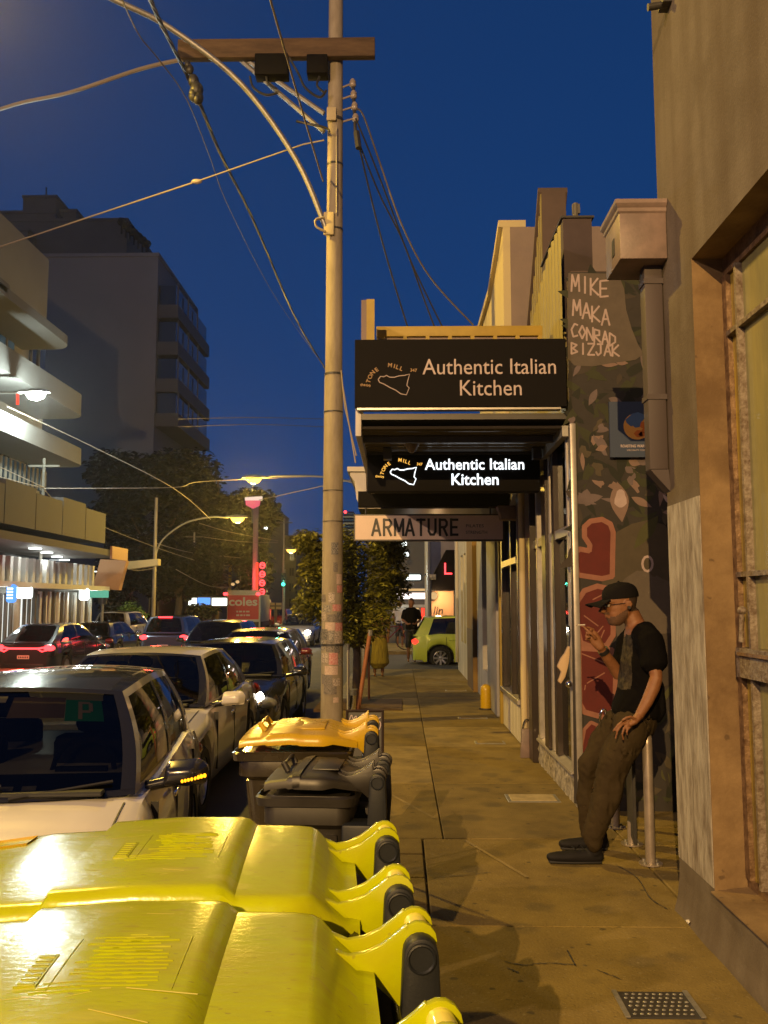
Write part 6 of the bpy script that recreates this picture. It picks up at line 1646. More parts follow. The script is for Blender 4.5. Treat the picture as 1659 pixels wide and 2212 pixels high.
# ================================================================== wheelie bins
def bin_(label, pos, rz, W, D, H, body_m, lid_m, style='big', name='wheelie_bin', group=None, cat='bin', lid_open=0.0, seed=1):
    """hinge side at +x, front at -x; local origin at the floor under the hinge line"""
    r = thing(name, label, cat, pos, rz, group, wk=False)
    rim = H - .10
    def ring(x0, x1, hw, z, rad=.05):
        pts = []
        for cx, cy, a0 in ((x1-rad, hw-rad, 0), (x0+rad, hw-rad, 90), (x0+rad, -hw+rad, 180), (x1-rad, -hw+rad, 270)):
            for k in range(5):
                t = math.radians(a0 + k*22.5); pts.append(V((cx+rad*math.cos(t), cy+rad*math.sin(t), z)))
        return pts
    xb, xf = -.10, -D-.02
    rings = []
    for z, ix, iw in ((.06, .13, .08), (.10, .12, .07), (.5, .07, .04), (rim-.12, .035, .015), (rim-.10, .0, -.008), (rim-.02, .0, -.008), (rim-.0, .012, .0)):
        rings.append(ring(xf+ix, xb-ix*.35, W/2-iw-.02, z))
    MB().loft(rings).obj('body', M[body_m], r, smooth=40)
    ribs = MB()
    for yy in (-W*.2, 0, W*.2):
        ribs.prism([(xf+.115, yy-.02, .14), (xf+.115, yy+.02, .14), (xf+.03, yy+.025, rim-.14), (xf+.03, yy-.025, rim-.14)], (-.012, 0, 0))
        for s in (-1, 1):
            xx = (xb+xf)/2 + yy*1.1
            ribs.prism([(xx-.02, s*(W/2-.088), .14), (xx+.02, s*(W/2-.088), .14), (xx+.02, s*(W/2-.036), rim-.14), (xx-.02, s*(W/2-.036), rim-.14)], (0, s*.012, 0))
    ribs.obj('body_rib', M[body_m], r)
    rimo = MB().loft([ring(xf-.025, xb+.02, W/2-.0, rim-.035), ring(xf-.03, xb+.022, W/2+.003, rim-.005), ring(xf-.02, xb+.015, W/2-.004, rim+.002)], cap=False)
    rimo.obj('rim', M[body_m], r, smooth=50)
    # wheels and axle
    for s in (-1, 1):
        MB().lathe([(.03, -.03), (.09, -.03), (.10, -.015), (.10, .015), (.09, .03), (.03, .03)], (-.06, s*(W/2-.04), .10), 18, 'Y').obj('wheel', M['rubber'], r, smooth=50)
    MB().cyl((-.06, -W/2+.06, .10), (-.06, W/2-.06, .10), .012, 8).obj('axle', M['galv'], r)
    # handle bar at the back
    hb_z = H - .05
    lug_y = (-W*.33, W*.33)
    MB().cyl((-.03, -W*.44, hb_z-.10), (-.03, W*.44, hb_z-.10), .015, 10).obj('hinge_pin', M[body_m], r, smooth=60)
    # ---- lid
    lid = MB(); rr = random.Random(seed)
    Ls = D
    if style == 'big':
        prof = [(-.075, .00), (-.105, .004), (-.135, .030), (-.165, .058), (-.18, .063), (-.30, .067), (-.312, .067), (-.332, .083), (-.35, .087), (-.50, .089), (-.655, .080), (-.668, .060), (-.80, .054), (-1.0*Ls, .038), (-1.02*Ls, .028)]
    else:
        prof = [(-.06, .00), (-.10, .008), (-.16, .022), (-.2, .032), (-.3, .034), (-.31, .038), (-.45*Ls-.1, .040), (-.8*Ls, .034), (-.82*Ls, .024), (-.98*Ls, .016), (-1.02*Ls, .010)]
    z0 = H - .085 if style == 'big' else H - .06
    ys_ = [-1, -.985, -.95, -.90, -.82, -.6, -.3, 0, .3, .6, .82, .90, .95, .985, 1]
    fall = [.030, .010, .002, 0, 0, 0, 0, 0, 0, 0, 0, 0, .002, .012, .040]
    prof2 = []
    for i in range(len(prof)-1):
        prof2.append(prof[i])
        if abs(prof[i+1][0]-prof[i][0]) > .08:
            for k in range(1, 4): t = k/4; prof2.append((prof[i][0]*(1-t)+prof[i+1][0]*t, prof[i][1]*(1-t)+prof[i+1][1]*t))
    prof2.append(prof[-1])
    rows = []
    for px_, pz in prof2:
        row = []
        for yy, f in zip(ys_, fall):
            hw = W/2 + .012
            if px_ > -.2: hw -= .06*max(0, (px_+.2)/.12)
            z = z0 + pz - f*(1 if pz > .03 else .5) + .008*math.cos(yy*PI/2)
            row.append(V((px_, yy*hw, z)))
        rows.append(row)
    nv = len(ys_)
    vs = [p for row in rows for p in row]
    base = len(vs)
    fs = [(i*nv+j, i*nv+j+1, (i+1)*nv+j+1, (i+1)*nv+j) for i in range(len(rows)-1) for j in range(nv-1)]
    # skirts
    def skirt(idx):
        n0 = len(vs)
        for i in idx:
            p = vs[i]; vs.append(V((p.x, p.y, min(p.z-(.03 if style == 'big' else .014), z0-.012 if style == 'big' else z0-.004))))
        for k in range(len(idx)-1): fs.append((idx[k], idx[k+1], n0+k+1, n0+k))
    skirt([i*nv for i in range(len(rows))]); skirt([i*nv+nv-1 for i in range(len(rows))]); skirt([(len(rows)-1)*nv + j for j in range(nv)]); skirt(list(range(nv)))
    lid.add(vs, fs)
    lo = lid.obj('lid', M[lid_m], r, smooth=38)
    def lz(x):
        for i in range(len(prof2)-1):
            if prof2[i+1][0] <= x <= prof2[i][0]:
                t = (x-prof2[i][0])/(prof2[i+1][0]-prof2[i][0]); return z0 + prof2[i][1]*(1-t)+prof2[i+1][1]*t + .008
        return z0
    if style == 'big':
        def ridge(m_, pts, w_, h_):
            # a low moulded ridge that follows the lid's surface
            L_, T_, R_ = [], [], []
            crown = lambda yy: .008*math.cos(yy/(W/2)*PI/2) - .008
            for i_, (x_, y_) in enumerate(pts):
                j0, j1 = pts[max(0, i_-1)], pts[min(len(pts)-1, i_+1)]
                d_ = V((j1[0]-j0[0], j1[1]-j0[1], 0)).normalized(); n_ = V((-d_.y, d_.x, 0))*w_
                z_ = lz(x_) + crown(y_)
                L_.append(V((x_+n_.x, y_+n_.y, z_-.0006))); T_.append(V((x_, y_, z_+h_))); R_.append(V((x_-n_.x, y_-n_.y, z_-.0006)))
            for i_ in range(len(pts)-1):
                m_.quad(L_[i_], L_[i_+1], T_[i_+1], T_[i_]); m_.quad(T_[i_], T_[i_+1], R_[i_+1], R_[i_])
        e = MB()
        x0, x1 = -.52, -.375
        yb0, yb1 = -W*.20, W*.14
        for k in range(15):
            yy = yb0 + (yb1-yb0)*k/14; a = x0 + rr.uniform(0, .03) + (.0 if k > 2 else -.04); b = x1 - rr.uniform(0, .03 if k % 4 else .1)
            ridge(e, [(a+(b-a)*q/5, yy + rr.uniform(-.0012, .0012)) for q in range(6)], .0024, .0011)
            for q in range(rr.randint(1, 3)):
                s_ = rr.uniform(a, b-.03); ridge(e, [(s_, yy+.010), (s_+rr.uniform(.012, .03), yy+.010)], .0018, .0009)
        for xx in (x0-.012, x1+.012): ridge(e, [(xx, yb0+(yb1-yb0)*q/4) for q in range(5)], .0016, .0009)
        e.obj('embossed_text', M[lid_m], lo)
        t_ = MB(); t_.box((-.565, (yb0+yb1)/2-.02, lz(-.565)-.0008), (.03, W*.2, .005))
        for k in range(7): t_.box((-.565, (yb0+yb1)/2-.02-W*.085+k*W*.028, lz(-.565)+.0015), (.022, .006, .003))
        t_.obj('embossed_plate', M[lid_m], lo)
        sc_ = MB()
        for k in range(18):
            x = rr.uniform(-.8, -.42); yy = rr.uniform(-W*.42, W*.42); l = rr.uniform(.02, .12); an = rr.uniform(-.5, .5)
            cw = .008*math.cos(yy/(W/2)*PI/2)-.008; a = V((x, yy, lz(x)+cw+.0005)); b = V((x+l*math.cos(an), yy+l*math.sin(an), lz(min(-.36, x+l*math.cos(an)))+cw+.0003))
            nrm = (b-a).cross(V((0,0,1))).normalized()*rr.uniform(.0006, .0014)
            sc_.quad(a-nrm, a+nrm, b+nrm, b-nrm)
        tag(sc_.obj('scratches', M['yellow_rod'], lo), kind='stuff')
        for s in (-1, 1):        # grip openings at the front corners
            g_ = MB()
            xx0, xx1 = -1.0*Ls, -.9*Ls
            g_.loft([[V((xx1-.0, s*W*.30-.0, lz(xx1)+.0015)), V((xx1, s*W*.44, lz(xx1)-.001)), V((xx0, s*W*.44, lz(xx0)-.001)), V((xx0, s*W*.30, lz(xx0)+.0015))],
                     [V((xx1-.012, s*W*.31, lz(xx1)-.03)), V((xx1-.012, s*W*.43, lz(xx1)-.03)), V((xx0+.012, s*W*.43, lz(xx0)-.03)), V((xx0+.012, s*W*.31, lz(xx0)-.03))]], cap=False)
            g_.obj('grip_opening', M['yellow2'], lo)
    else:
        g_ = MB().tube([(-.86*Ls, -W*.2, lz(-.86*Ls)), (-.9*Ls, -W*.2, lz(-.9*Ls)+.03), (-.9*Ls, W*.2, lz(-.9*Ls)+.03), (-.86*Ls, W*.2, lz(-.86*Ls))], .012, 8); g_.obj('grip', M[lid_m], lo, smooth=50)
        e = MB().box((-.5*Ls, 0, lz(-.5*Ls)), (.25*Ls, W*.5, .008)); e.obj('embossed_plate', M[lid_m], lo, bevel=.004)
    # hinge knuckles: ribs of the lid, rod between them, dark body lug with round cap
    cx, cz = .0, H - .034
    for ly in lug_y:
        for off in (.050, -.020):
            q = []
            top = [(-.150, z0+.042), (-.118, z0+.030), (-.090, z0+.034), (-.062, z0+.046), (-.036, z0+.064), (-.020, z0+.078)]
            q += top
            for k in range(9):
                t = math.radians(125 - k*25); q.append((cx+.031*math.cos(t), cz+.031*math.sin(t)))
            q += [(-.03, z0-.055), (-.07, z0-.02), (-.12, z0+.0)]
            th = .007
            y0_ = ly+off
            m = MB(); nq = len(q)
            tw_ = [1.7 if x < -.12 else 1.0 for x, z in q]
            m.add([V((x, y0_-th*tw, z)) for (x, z), tw in zip(q, tw_)] + [V((x, y0_+th*tw, z)) for (x, z), tw in zip(q, tw_)], [tuple(range(nq))[::-1], tuple(range(nq, 2*nq))] + [(i, (i+1) % nq, nq+(i+1) % nq, nq+i) for i in range(nq)])
            m.obj('hinge_rib', M[lid_m], lo, bevel=.003, seg=2)
        MB().lathe([(.020, -.032), (.022, 0), (.020, .032)], (cx, ly+.015, cz+.003), 16, 'Y').obj('hinge_rod', M['yellow_rod' if style == 'big' else body_m], lo, smooth=60)
        q = [(cx+.029*math.cos(math.radians(a)), cz-.010+.029*math.sin(math.radians(a))) for a in range(0, 181, 20)]
        q += [(cx-.034, cz-.12), (cx-.05, cz-.26), (cx+.02, cz-.30), (cx+.034, cz-.12)]
        yl = ly-.052
        lg = MB().prism([(x, yl-.016, z) for x, z in q], (0, .036, 0)).obj('hinge_lug', M['bluegrey'], r, bevel=.005, seg=2)
        MB().lathe([(.001, -.002), (.019, -.002), (.0215, -.005), (.024, -.004), (.0245, .004)], (cx, yl-.017, cz-.012), 20, 'Y').obj('lug_cap', M['bluegrey'], lg, smooth=50)
        MB().bb(-.13, cx+.02, ly-.075, ly+.04, cz-.34, cz-.16).obj('lug_bracket', M['bluegrey'], r, bevel=.01)
    return r
GB = 'yellow lidded bins in a row at the near kerb'
bin_('yellow lidded bin next to the car bonnet, farther of the two large yellow lids', (-.022, 2.0, 0), math.radians(4.5), .55, .93, 1.12, 'binbody', 'yellow', 'big', group=GB, seed=3)
bin_('nearest yellow lidded bin filling the bottom left corner of the photo', (.042, 1.385, 0), math.radians(4.5), .55, .93, 1.12, 'binbody', 'yellow', 'big', group=GB, seed=8)
bin_('dark bin with an orange yellow lid standing by the tall pole', (-.13, 4.06, 0), math.radians(1), .54, .545, 1.12, 'binbody', 'yellow2', 'small')
bin_('small dark bin with a dark lid in front of the orange yellow lidded one', (-.075, 3.48, 0), math.radians(-3), .42, .405, 1.045, 'darkbin', 'darkbin', 'small')
# board behind the bins
bp_ = PZ(788, 1640, 0)
ab = thing('chalk_board', 'black board with pale looping scribble standing behind the orange yellow lidded bin', 'board', PY(788, 1600, 5.2))
a, b = PY(747, 1640, 5.2), PY(826, 1541, 5.2)
MB().prism([(a.x, 5.2, 0), (b.x, 5.2, 0), (b.x, 5.32, b.z), (a.x, 5.32, b.z)], (0, .025, 0)).obj('panel', M['black'], ab, bevel=.006, seg=1)
MB().tube([(a.x+.0, 5.2, 0), (a.x, 5.32, b.z), (b.x, 5.32, b.z), (b.x, 5.2, 0)], .012, 6).obj('frame', M['darkwood'], ab)
MB().tube([(a.x+.02, 5.55, 0), (a.x+.02, 5.34, b.z)], .012, 6).tube([(b.x-.02, 5.55, 0), (b.x-.02, 5.34, b.z)], .012, 6).obj('rear_leg', M['darkwood'], ab)
def scrib(pts): return smooth_path([V((PY(p, q, 5.25).x, 5.2+.12*(PY(p, q, 5.25).z)/b.z-.004, PY(p, q, 5.25).z)) for p, q in pts], 5)
MB().tube(scrib([(752,1562),(758,1548),(762,1556),(768,1550),(772,1560),(780,1548),(786,1545),(776,1562),(792,1560),(810,1556),(822,1566),(818,1580)]), .0035, 5).tube(scrib([(755,1575),(775,1568),(800,1566),(822,1552)]), .0035, 5).tube(scrib([(790,1552),(800,1548),(812,1552)]), .003, 5).obj('scribble', M['signtext'], ab)

# ================================================================== bike hoop in the gap
hp = PZ(1399, 1866, 0); hq = PZ(1330, 1787, 0)
hr = thing('bike_rack', 'steel bike hoop with dark middle plate that the man leans on', 'bike rack', hp)
zt = .86
hx = hp.x + .02
pts = [V((hx, hp.y, 0)), V((hx, hp.y, zt-.12))] + [V((hx, hp.y+.12-.12*math.cos(t*PI/10), zt-.12+.12*math.sin(t*PI/10))) for t in range(1, 6)] + [V((hx, hq.y-.12+.12*math.sin(t*PI/10), zt-.12+.12*math.cos(t*PI/10))) for t in range(0, 6)] + [V((hx, hq.y, 0))]
MB().tube(pts, .032, 14).obj('tube', M['hoop'], hr, smooth=60)
ym_ = PZ(1364, 1826, 0).y
MB().prism([(hx-.012, ym_-.075, zt-.05), (hx-.012, ym_+.09, zt-.05), (hx-.012, ym_+.09, .10), (hx-.012, ym_-.075, .02)], (.024, 0, 0)).obj('middle_plate', M['dark_metal'], hr, bevel=.004, seg=1)
MB().cyl((hx, ym_+.03, 0), (hx, ym_+.03, .15), .028, 10).obj('middle_post', M['hoop'], hr, smooth=60)
for yy in (hp.y, ym_+.03, hq.y):
    MB().lathe([(.075, 0), (.075, .008), (.034, .009)], (hx, yy, 0), 16).obj('base_flange', M['hoop'], hr)
    bl = MB()
    for k in range(4): bl.lathe([(.011, .008), (.011, .02), (.002, .022)], (hx+.055*math.cos(k*PI/2+.6), yy+.055*math.sin(k*PI/2+.6), 0), 8)
    bl.obj('bolt', M['galv'], hr)
for i, (dx, dy) in enumerate(((.75, .3), (.75, 1.0))):
    h2 = copy_tree(hr); h2.location = hr.location + V((dx, dy-.2, 0)); h2['label'] = ['second bike hoop deeper in the gap, hidden by the near wall', 'third bike hoop deepest in the gap, hidden by the near wall'][i]
    if i == 1: 
        for c_ in kids(h2): bpy.data.objects.remove(c_)
        bpy.data.objects.remove(h2)
# leaves and litter caught at the wall foot
lt = thing('litter', 'scrap of white paper caught against the foot of the near wall', 'litter', PZ(1494, 1998, 0))
p = PZ(1492, 1998, 0)
MB().grid(lambda u, v: V((p.x-.02+.05*u, p.y-.02+.05*v, .012+.03*abs(noise.noise(V((u*3, v*3, 4)))))), 5, 5).obj('paper', M['white'], lt)
# ================================================================== people
def remeshed(name, mb, m, parent, vox=.008, smooth_it=4, noise_amp=0.0, nscale=12.0, stretchz=1.0):
    me = mb.mesh(name+'_src', [], None)
    ob = bpy.data.objects.new(name+'_src', me); COL.objects.link(ob)
    md = ob.modifiers.new('r', 'REMESH'); md.mode = 'VOXEL'; md.voxel_size = vox; md.use_smooth_shade = True
    ms = ob.modifiers.new('s', 'SMOOTH'); ms.factor = .5; ms.iterations = smooth_it
    dg = bpy.context.evaluated_depsgraph_get(); dg.update()
    res = bpy.data.meshes.new_from_object(ob.evaluated_get(dg))
    bpy.data.objects.remove(ob)
    if noise_amp:
        for v in res.vertices:
            c = v.co; q_ = V((c.x*nscale, c.y*nscale, c.z*nscale*stretchz))
            v.co = c + v.normal * noise_amp * (noise.noise(q_) + .38*(.5-abs(noise.noise(q_*2.7 + V((3, 1, 2)))))*1.6)
    res.name = name
    res.materials.clear()
    for q in (m if isinstance(m, list) else [m]): res.materials.append(q)
    res.polygons.foreach_set('use_smooth', [True]*len(res.polygons))
    o = bpy.data.objects.new(name, res); COL.objects.link(o); o.parent = parent
    if parent.name in WK: o.location = -parent.location
    return o
def limb(m, pts, rs, n=12, side=None):
    """closed tube with round ends; rs may hold (a, b) pairs: a along 'side', b across"""
    pts = [V(p) for p in pts]
    rings = []
    k = len(pts)
    for i, p in enumerate(pts):
        t = (pts[min(i+1, k-1)] - pts[max(i-1, 0)]).normalized()
        s = V(side) if side else (V((0, 1, 0)) if abs(t.y) < .9 else V((1, 0, 0)))
        a = (s - t*s.dot(t)).normalized(); b = t.cross(a)
        ra, rb_ = rs[i] if isinstance(rs[i], tuple) else (rs[i], rs[i])
        ring = [p + a*ra*math.cos(2*PI*q/n) + b*rb_*math.sin(2*PI*q/n) for q in range(n)]
        if i == 0:
            rings.append([p - t*min(ra, rb_)*.6 + (x-p)*.5 for x in ring])
        rings.append(ring)
        if i == k-1:
            rings.append([p + t*min(ra, rb_)*.6 + (x-p)*.5 for x in ring])
    m.loft(rings)
def head_shape(m, c, fwd, h=.235, tilt=0.0):
    """head facing unit vector fwd (horizontal); c = centre of the skull"""
    fwd = V(fwd).normalized(); sd = V((0,0,1)).cross(fwd)
    R = Matrix.Rotation(tilt, 3, sd)
    # z (fractions of h from chin 0 to top 1): front, back, half width
    lv = [(-.02,.045,.02,.022),(.0,.072,.01,.03),(.05,.082,-.005,.042),(.12,.086,-.02,.052),(.18,.090,-.04,.058),(.235,.087,-.055,.062),(.27,.092,-.065,.064),(.33,.088,-.075,.067),(.40,.092,-.082,.070),(.47,.091,-.088,.072),(.52,.087,-.092,.074),(.58,.094,-.096,.076),(.64,.096,-.099,.077),(.72,.094,-.100,.077),(.80,.086,-.097,.073),(.88,.070,-.085,.062),(.95,.045,-.06,.042),(1.0,.015,-.025,.015)]
    k = h/.235; rings = []
    for z, f, b_, w in lv:
        cy_ = (f+b_)/2; ry = (f-b_)/2
        ring = []
        for q in range(28):
            t = 2*PI*q/28
            cx = math.copysign(abs(math.cos(t))**.85, math.cos(t)); sx = math.copysign(abs(math.sin(t))**.9, math.sin(t))
            p = fwd*(cy_+ry*cx)*k + sd*(w*sx)*k
            ring.append(V(c) + R @ (p + V((0,0,(z-.55)*h))))
        rings.append(ring)
    m.loft(rings)
    P = lambda f, s, z: V(c) + R @ (fwd*f*k + sd*s*k + V((0,0,(z-.55)*h)))
    # nose, lips, brow
    limb(m, [P(.088, 0, .54), P(.108, 0, .44), P(.124, 0, .365), P(.100, 0, .335)], [.009*k, .012*k, .0155*k, .011*k], 8)
    limb(m, [P(.086, -.018, .26), P(.096, 0, .262), P(.086, .018, .26)], [.006*k, .0075*k, .006*k], 8)
    limb(m, [P(.086, -.018, .225), P(.094, 0, .222), P(.086, .018, .225)], [.006*k, .008*k, .006*k], 8)
    for s in (-1, 1):
        limb(m, [P(.088, s*.012, .565), P(.088, s*.035, .575), P(.075, s*.055, .56)], [.008*k]*3, 8)
        # ear
        e = [P(-.012, s*.074, .36), P(-.022, s*.080, .40), P(-.030, s*.086, .47), P(-.026, s*.088, .53), P(-.008, s*.082, .54), P(.002, s*.076, .48)]
        limb(m, e, [.008*k, .009*k, .009*k, .009*k, .009*k, .007*k], 8)
        limb(m, [P(-.012, s*.076, .37), P(-.014, s*.078, .5)], [.009*k, .014*k], 8)
    return P
def finger(m, pts, r0=.0088, r1=.0066):
    n = len(pts); limb(m, pts, [r0+(r1-r0)*i/(n-1) for i in range(n)], 8)
# ------------------------------------------------------------------ the man leaning on the hoop
def z_(a, b, Y): return PY(1097 + a*.3473, 1179.5 + b*.3473, Y)
man = thing('person', 'man in dark cap, black t-shirt and olive trousers leaning in the gap with a cigarette', 'person', z_(560, 1960, 5.7))
YN = PZ(1185, 1866, 0).y - .08          # the near foot stands on the ground here
YM, YF = YN + .20, YN + .40
body = MB()
HC = z_(700, 345, YM)
fw = V((-1, -.10, 0)).normalized()
P = head_shape(body, HC, fw, .275, .10)
limb(body, [z_(760, 410, YM), z_(785, 470, YM), z_(805, 540, YM)], [(.056, .058), (.062, .064), (.10, .08)], 14)
limb(body, [z_(812, 520, YM), z_(828, 640, YM), z_(815, 800, YM), z_(800, 940, YM), z_(790, 1060, YM)], [(.15, .085), (.18, .11), (.165, .11), (.155, .11), (.165, .125)], 16)
# near (left) arm
limb(body, [z_(850, 545, YN+.03), z_(885, 600, YN), z_(905, 720, YN-.05), z_(925, 815, YN-.07)], [.056, .053, .045, .039], 12)
limb(body, [z_(925, 815, YN-.07), z_(905, 880, YN-.07), z_(865, 970, YN-.08), z_(812, 1062, YN-.08)], [.040, .042, .037, .028], 12)
# hand resting on the thigh
limb(body, [z_(815, 1055, YN-.085), z_(785, 1090, YN-.09), z_(748, 1108, YN-.095)], [(.030, .026), (.042, .024), (.042, .020)], 12)
for pts in ([(752, 1080), (715, 1088), (685, 1112), (655, 1152)], [(745, 1098), (708, 1112), (682, 1150), (670, 1198)], [(748, 1115), (722, 1135), (712, 1170), (718, 1205)], [(762, 1125), (745, 1140), (740, 1160), (744, 1176)]):
    finger(body, [z_(a, b, YN-.105-(.01 if i in (1, 2) else 0)) for i, (a, b) in enumerate(pts)])
finger(body, [z_(790, 1078, YN-.12), z_(765, 1062, YN-.135), z_(735, 1068, YN-.14), z_(712, 1085, YN-.135)], .0105, .008)
# far (right) arm
limb(body, [z_(785, 545, YF-.03), z_(745, 620, YF), z_(715, 720, YF-.02), z_(690, 805, YF-.05)], [.055, .05, .043, .039], 12)
limb(body, [z_(690, 805, YF-.05), z_(655, 745, YF-.08), z_(615, 690, YF-.12), z_(578, 632, YF-.16)], [.040, .041, .036, .027], 12)
YH = YF-.17
limb(body, [z_(580, 635, YH), z_(548, 590, YH), z_(522, 552, YH)], [(.026, .030), (.024, .042), (.022, .042)], 12)
finger(body, [z_(535, 520, YH), z_(505, 508, YH-.015), z_(478, 505, YH-.02), z_(452, 494, YH-.02)])
finger(body, [z_(520, 530, YH-.01), z_(488, 530, YH-.03), z_(482, 512, YH-.03), z_(470, 500, YH-.028)])
finger(body, [z_(508, 560, YH-.012), z_(484, 560, YH-.03), z_(490, 542, YH-.04), z_(508, 545, YH-.045)])
finger(body, [z_(505, 580, YH-.012), z_(487, 582, YH-.03), z_(495, 566, YH-.04), z_(512, 566, YH-.045)])
finger(body, [z_(545, 575, YH-.03), z_(520, 545, YH-.045), z_(498, 525, YH-.045), z_(480, 512, YH-.035)], .0105, .008)
# legs beneath the trousers
limb(body, [z_(770, 1090, YN+.08), z_(655, 1380, YN+.08), z_(530, 1770, YN+.06), z_(525, 1850, YN+.06)], [.08, .06, .042, .04], 12)
limb(body, [z_(700, 1090, YF-.06), z_(520, 1350, YF-.02), z_(495, 1720, YF), z_(500, 1800, YF)], [.08, .06, .042, .04], 12)
bo = remeshed('body', body, [M['skin'], M['beard'], M['hair']], man, .0056, 3)
# beard and hair by place on the head
Rh = (P(1, 0, .55) - P(0, 0, .55)).normalized(); Uh = (P(0, 0, 1.0) - P(0, 0, .0)).normalized()
for p in bo.data.polygons:
    c = p.center; d = (c - HC)/1.1
    f, u = d.dot(Rh), d.dot(Uh)/.25 + .55
    s = d.dot(V((0,0,1)).cross(fw))
    if d.length < .2:
        if u < .22 + max(0, (.06-f))*2.2 and f > -.015 and u > -.06 and not (f > .086 and .19 < u < .30) and u < .40: p.material_index = 1
        elif .24 < u < .33 and f > .088 and not (.2 < u < .275): p.material_index = 1
        elif f < -.028 and u > .30 and abs(s) < .080: p.material_index = 2
# cap
capm = MB()
rings = []
for z, k in ((.63, 1.0), (.70, 1.01), (.78, .98), (.86, .91), (.93, .77), (.985, .54), (1.01, .28), (1.02, .05)):
    rings.append([P(.0 + .104*k*math.cos(t*PI/14) - .003, .084*k*math.sin(t*PI/14), z) for t in range(28)])
capm.loft(rings)
cp_ = capm.obj('cap', M['cap'], man, smooth=70)
br = MB()
br.grid(lambda u, v: P(.080 + (.125*(1-(2*u-1)**2*.45))*v + .0, (2*u-1)*.082*(1-.08*v), .640 - .07*v - .10*(2*u-1)**2*v), 14, 8)
br.grid(lambda u, v: P(.080 + (.125*(1-(2*u-1)**2*.45))*v + .0, (2*u-1)*.082*(1-.08*v), .622 - .07*v - .10*(2*u-1)**2*v), 14, 8)
br.obj('brim', M['cap'], cp_, smooth=70)
MB().ball(P(-.003, 0, 1.025), .008, 8, 6).obj('cap_button', M['cap'], cp_)
# glasses, ear plug, eyes
gl = MB()
for s in (-1, 1):
    cx = s*.033
    gl.tube([P(.103, cx+.021*math.cos(t*PI/8), .475+.085*math.sin(t*PI/8)) for t in range(17)], .0022, 6)
    gl.tube([P(.101, s*.053, .50), P(.04, s*.078, .51), P(-.02, s*.086, .51)], .0022, 6)
gl.tube([P(.103, -.012, .49), P(.105, 0, .50), P(.103, .012, .49)], .0022, 6)
go = gl.obj('glasses', M['black_gloss'], man)
for s in (-1, 1):
    MB().poly([P(.1032, s*.033+.021*math.cos(t*PI/8), .475+.085*math.sin(t*PI/8)) for t in range(16)]).obj('lens', M['lens_clear'], go)
    e = MB().ball(P(.083, s*.033, .485), .0115, 10, 8).obj('eye', M['white'], man, smooth=80)
    MB().ball(P(.0925, s*.033, .485), .0045, 8, 6).obj('iris', M['black'], e)
MB().lathe([(.011, -.012), (.012, 0), (.011, .012), (.002, .013)], P(-.014, .088, .40), 12, 'Y').obj('ear_plug', M['black'], man)
MB().lathe([(.011, -.012), (.012, 0), (.011, .012), (.002, .013)], P(-.014, -.088, .40), 12, 'Y').obj('ear_plug', M['black'], man)
# shirt
shirt = MB()
limb(shirt, [z_(812, 505, YM), z_(820, 545, YM), z_(832, 640, YM), z_(826, 780, YM), z_(812, 900, YM), z_(795, 1010, YM), z_(792, 1040, YM)], [(.09, .070), (.175, .095), (.20, .126), (.185, .128), (.180, .135), (.185, .15), (.186, .150)], 18)
limb(shirt, [z_(835, 535, YN+.08), z_(880, 590, YN+.01), z_(905, 690, YN-.03), z_(912, 742, YN-.045)], [.080, .086, .080, .080], 14)
limb(shirt, [z_(800, 535, YF-.06), z_(752, 610, YF-.01), z_(728, 690, YF-.01), z_(715, 730, YF-.02)], [.078, .084, .076, .076], 14)
limb(shirt, [z_(930, 850, YM), z_(930, 1000, YM+.02), z_(905, 1075, YM+.02)], [(.12, .03), (.14, .04), (.12, .03)], 14)
sh_ = remeshed('t_shirt', shirt, [M['tshirt'], M['print']], man, .011, 5, .012, 9.0, .8)
for p in sh_.data.polygons:
    c = p.center
    if p.normal.x < -.55 and z_(0, 880, YM).z < c.z < z_(0, 520, YM).z and YM-.13 < c.y < YM+.1: p.material_index = 1
# trousers
tr = MB()
limb(tr, [z_(792, 1000, YM), z_(790, 1080, YM), z_(780, 1140, YM)], [(.165, .125), (.17, .135), (.16, .12)], 18)
limb(tr, [z_(770, 1100, YN+.10), z_(742, 1190, YN+.085), z_(672, 1320, YN+.08), z_(640, 1430, YN+.08), z_(625, 1540, YN+.07), z_(580, 1660, YN+.06), z_(530, 1800, YN+.06), z_(535, 1868, YN+.07)], [.115, .108, .098, .090, .082, .072, .058, .054], 16)
limb(tr, [z_(690, 1100, YF-.08), z_(600, 1220, YF-.06), z_(512, 1350, YF-.03), z_(500, 1500, YF), z_(502, 1650, YF), z_(505, 1760, YF), z_(508, 1815, YF)], [.11, .094, .080, .070, .062, .054, .05], 16)
to = remeshed('trousers', tr, M['trousers'], man, .011, 4, .026, 10.0, .5)
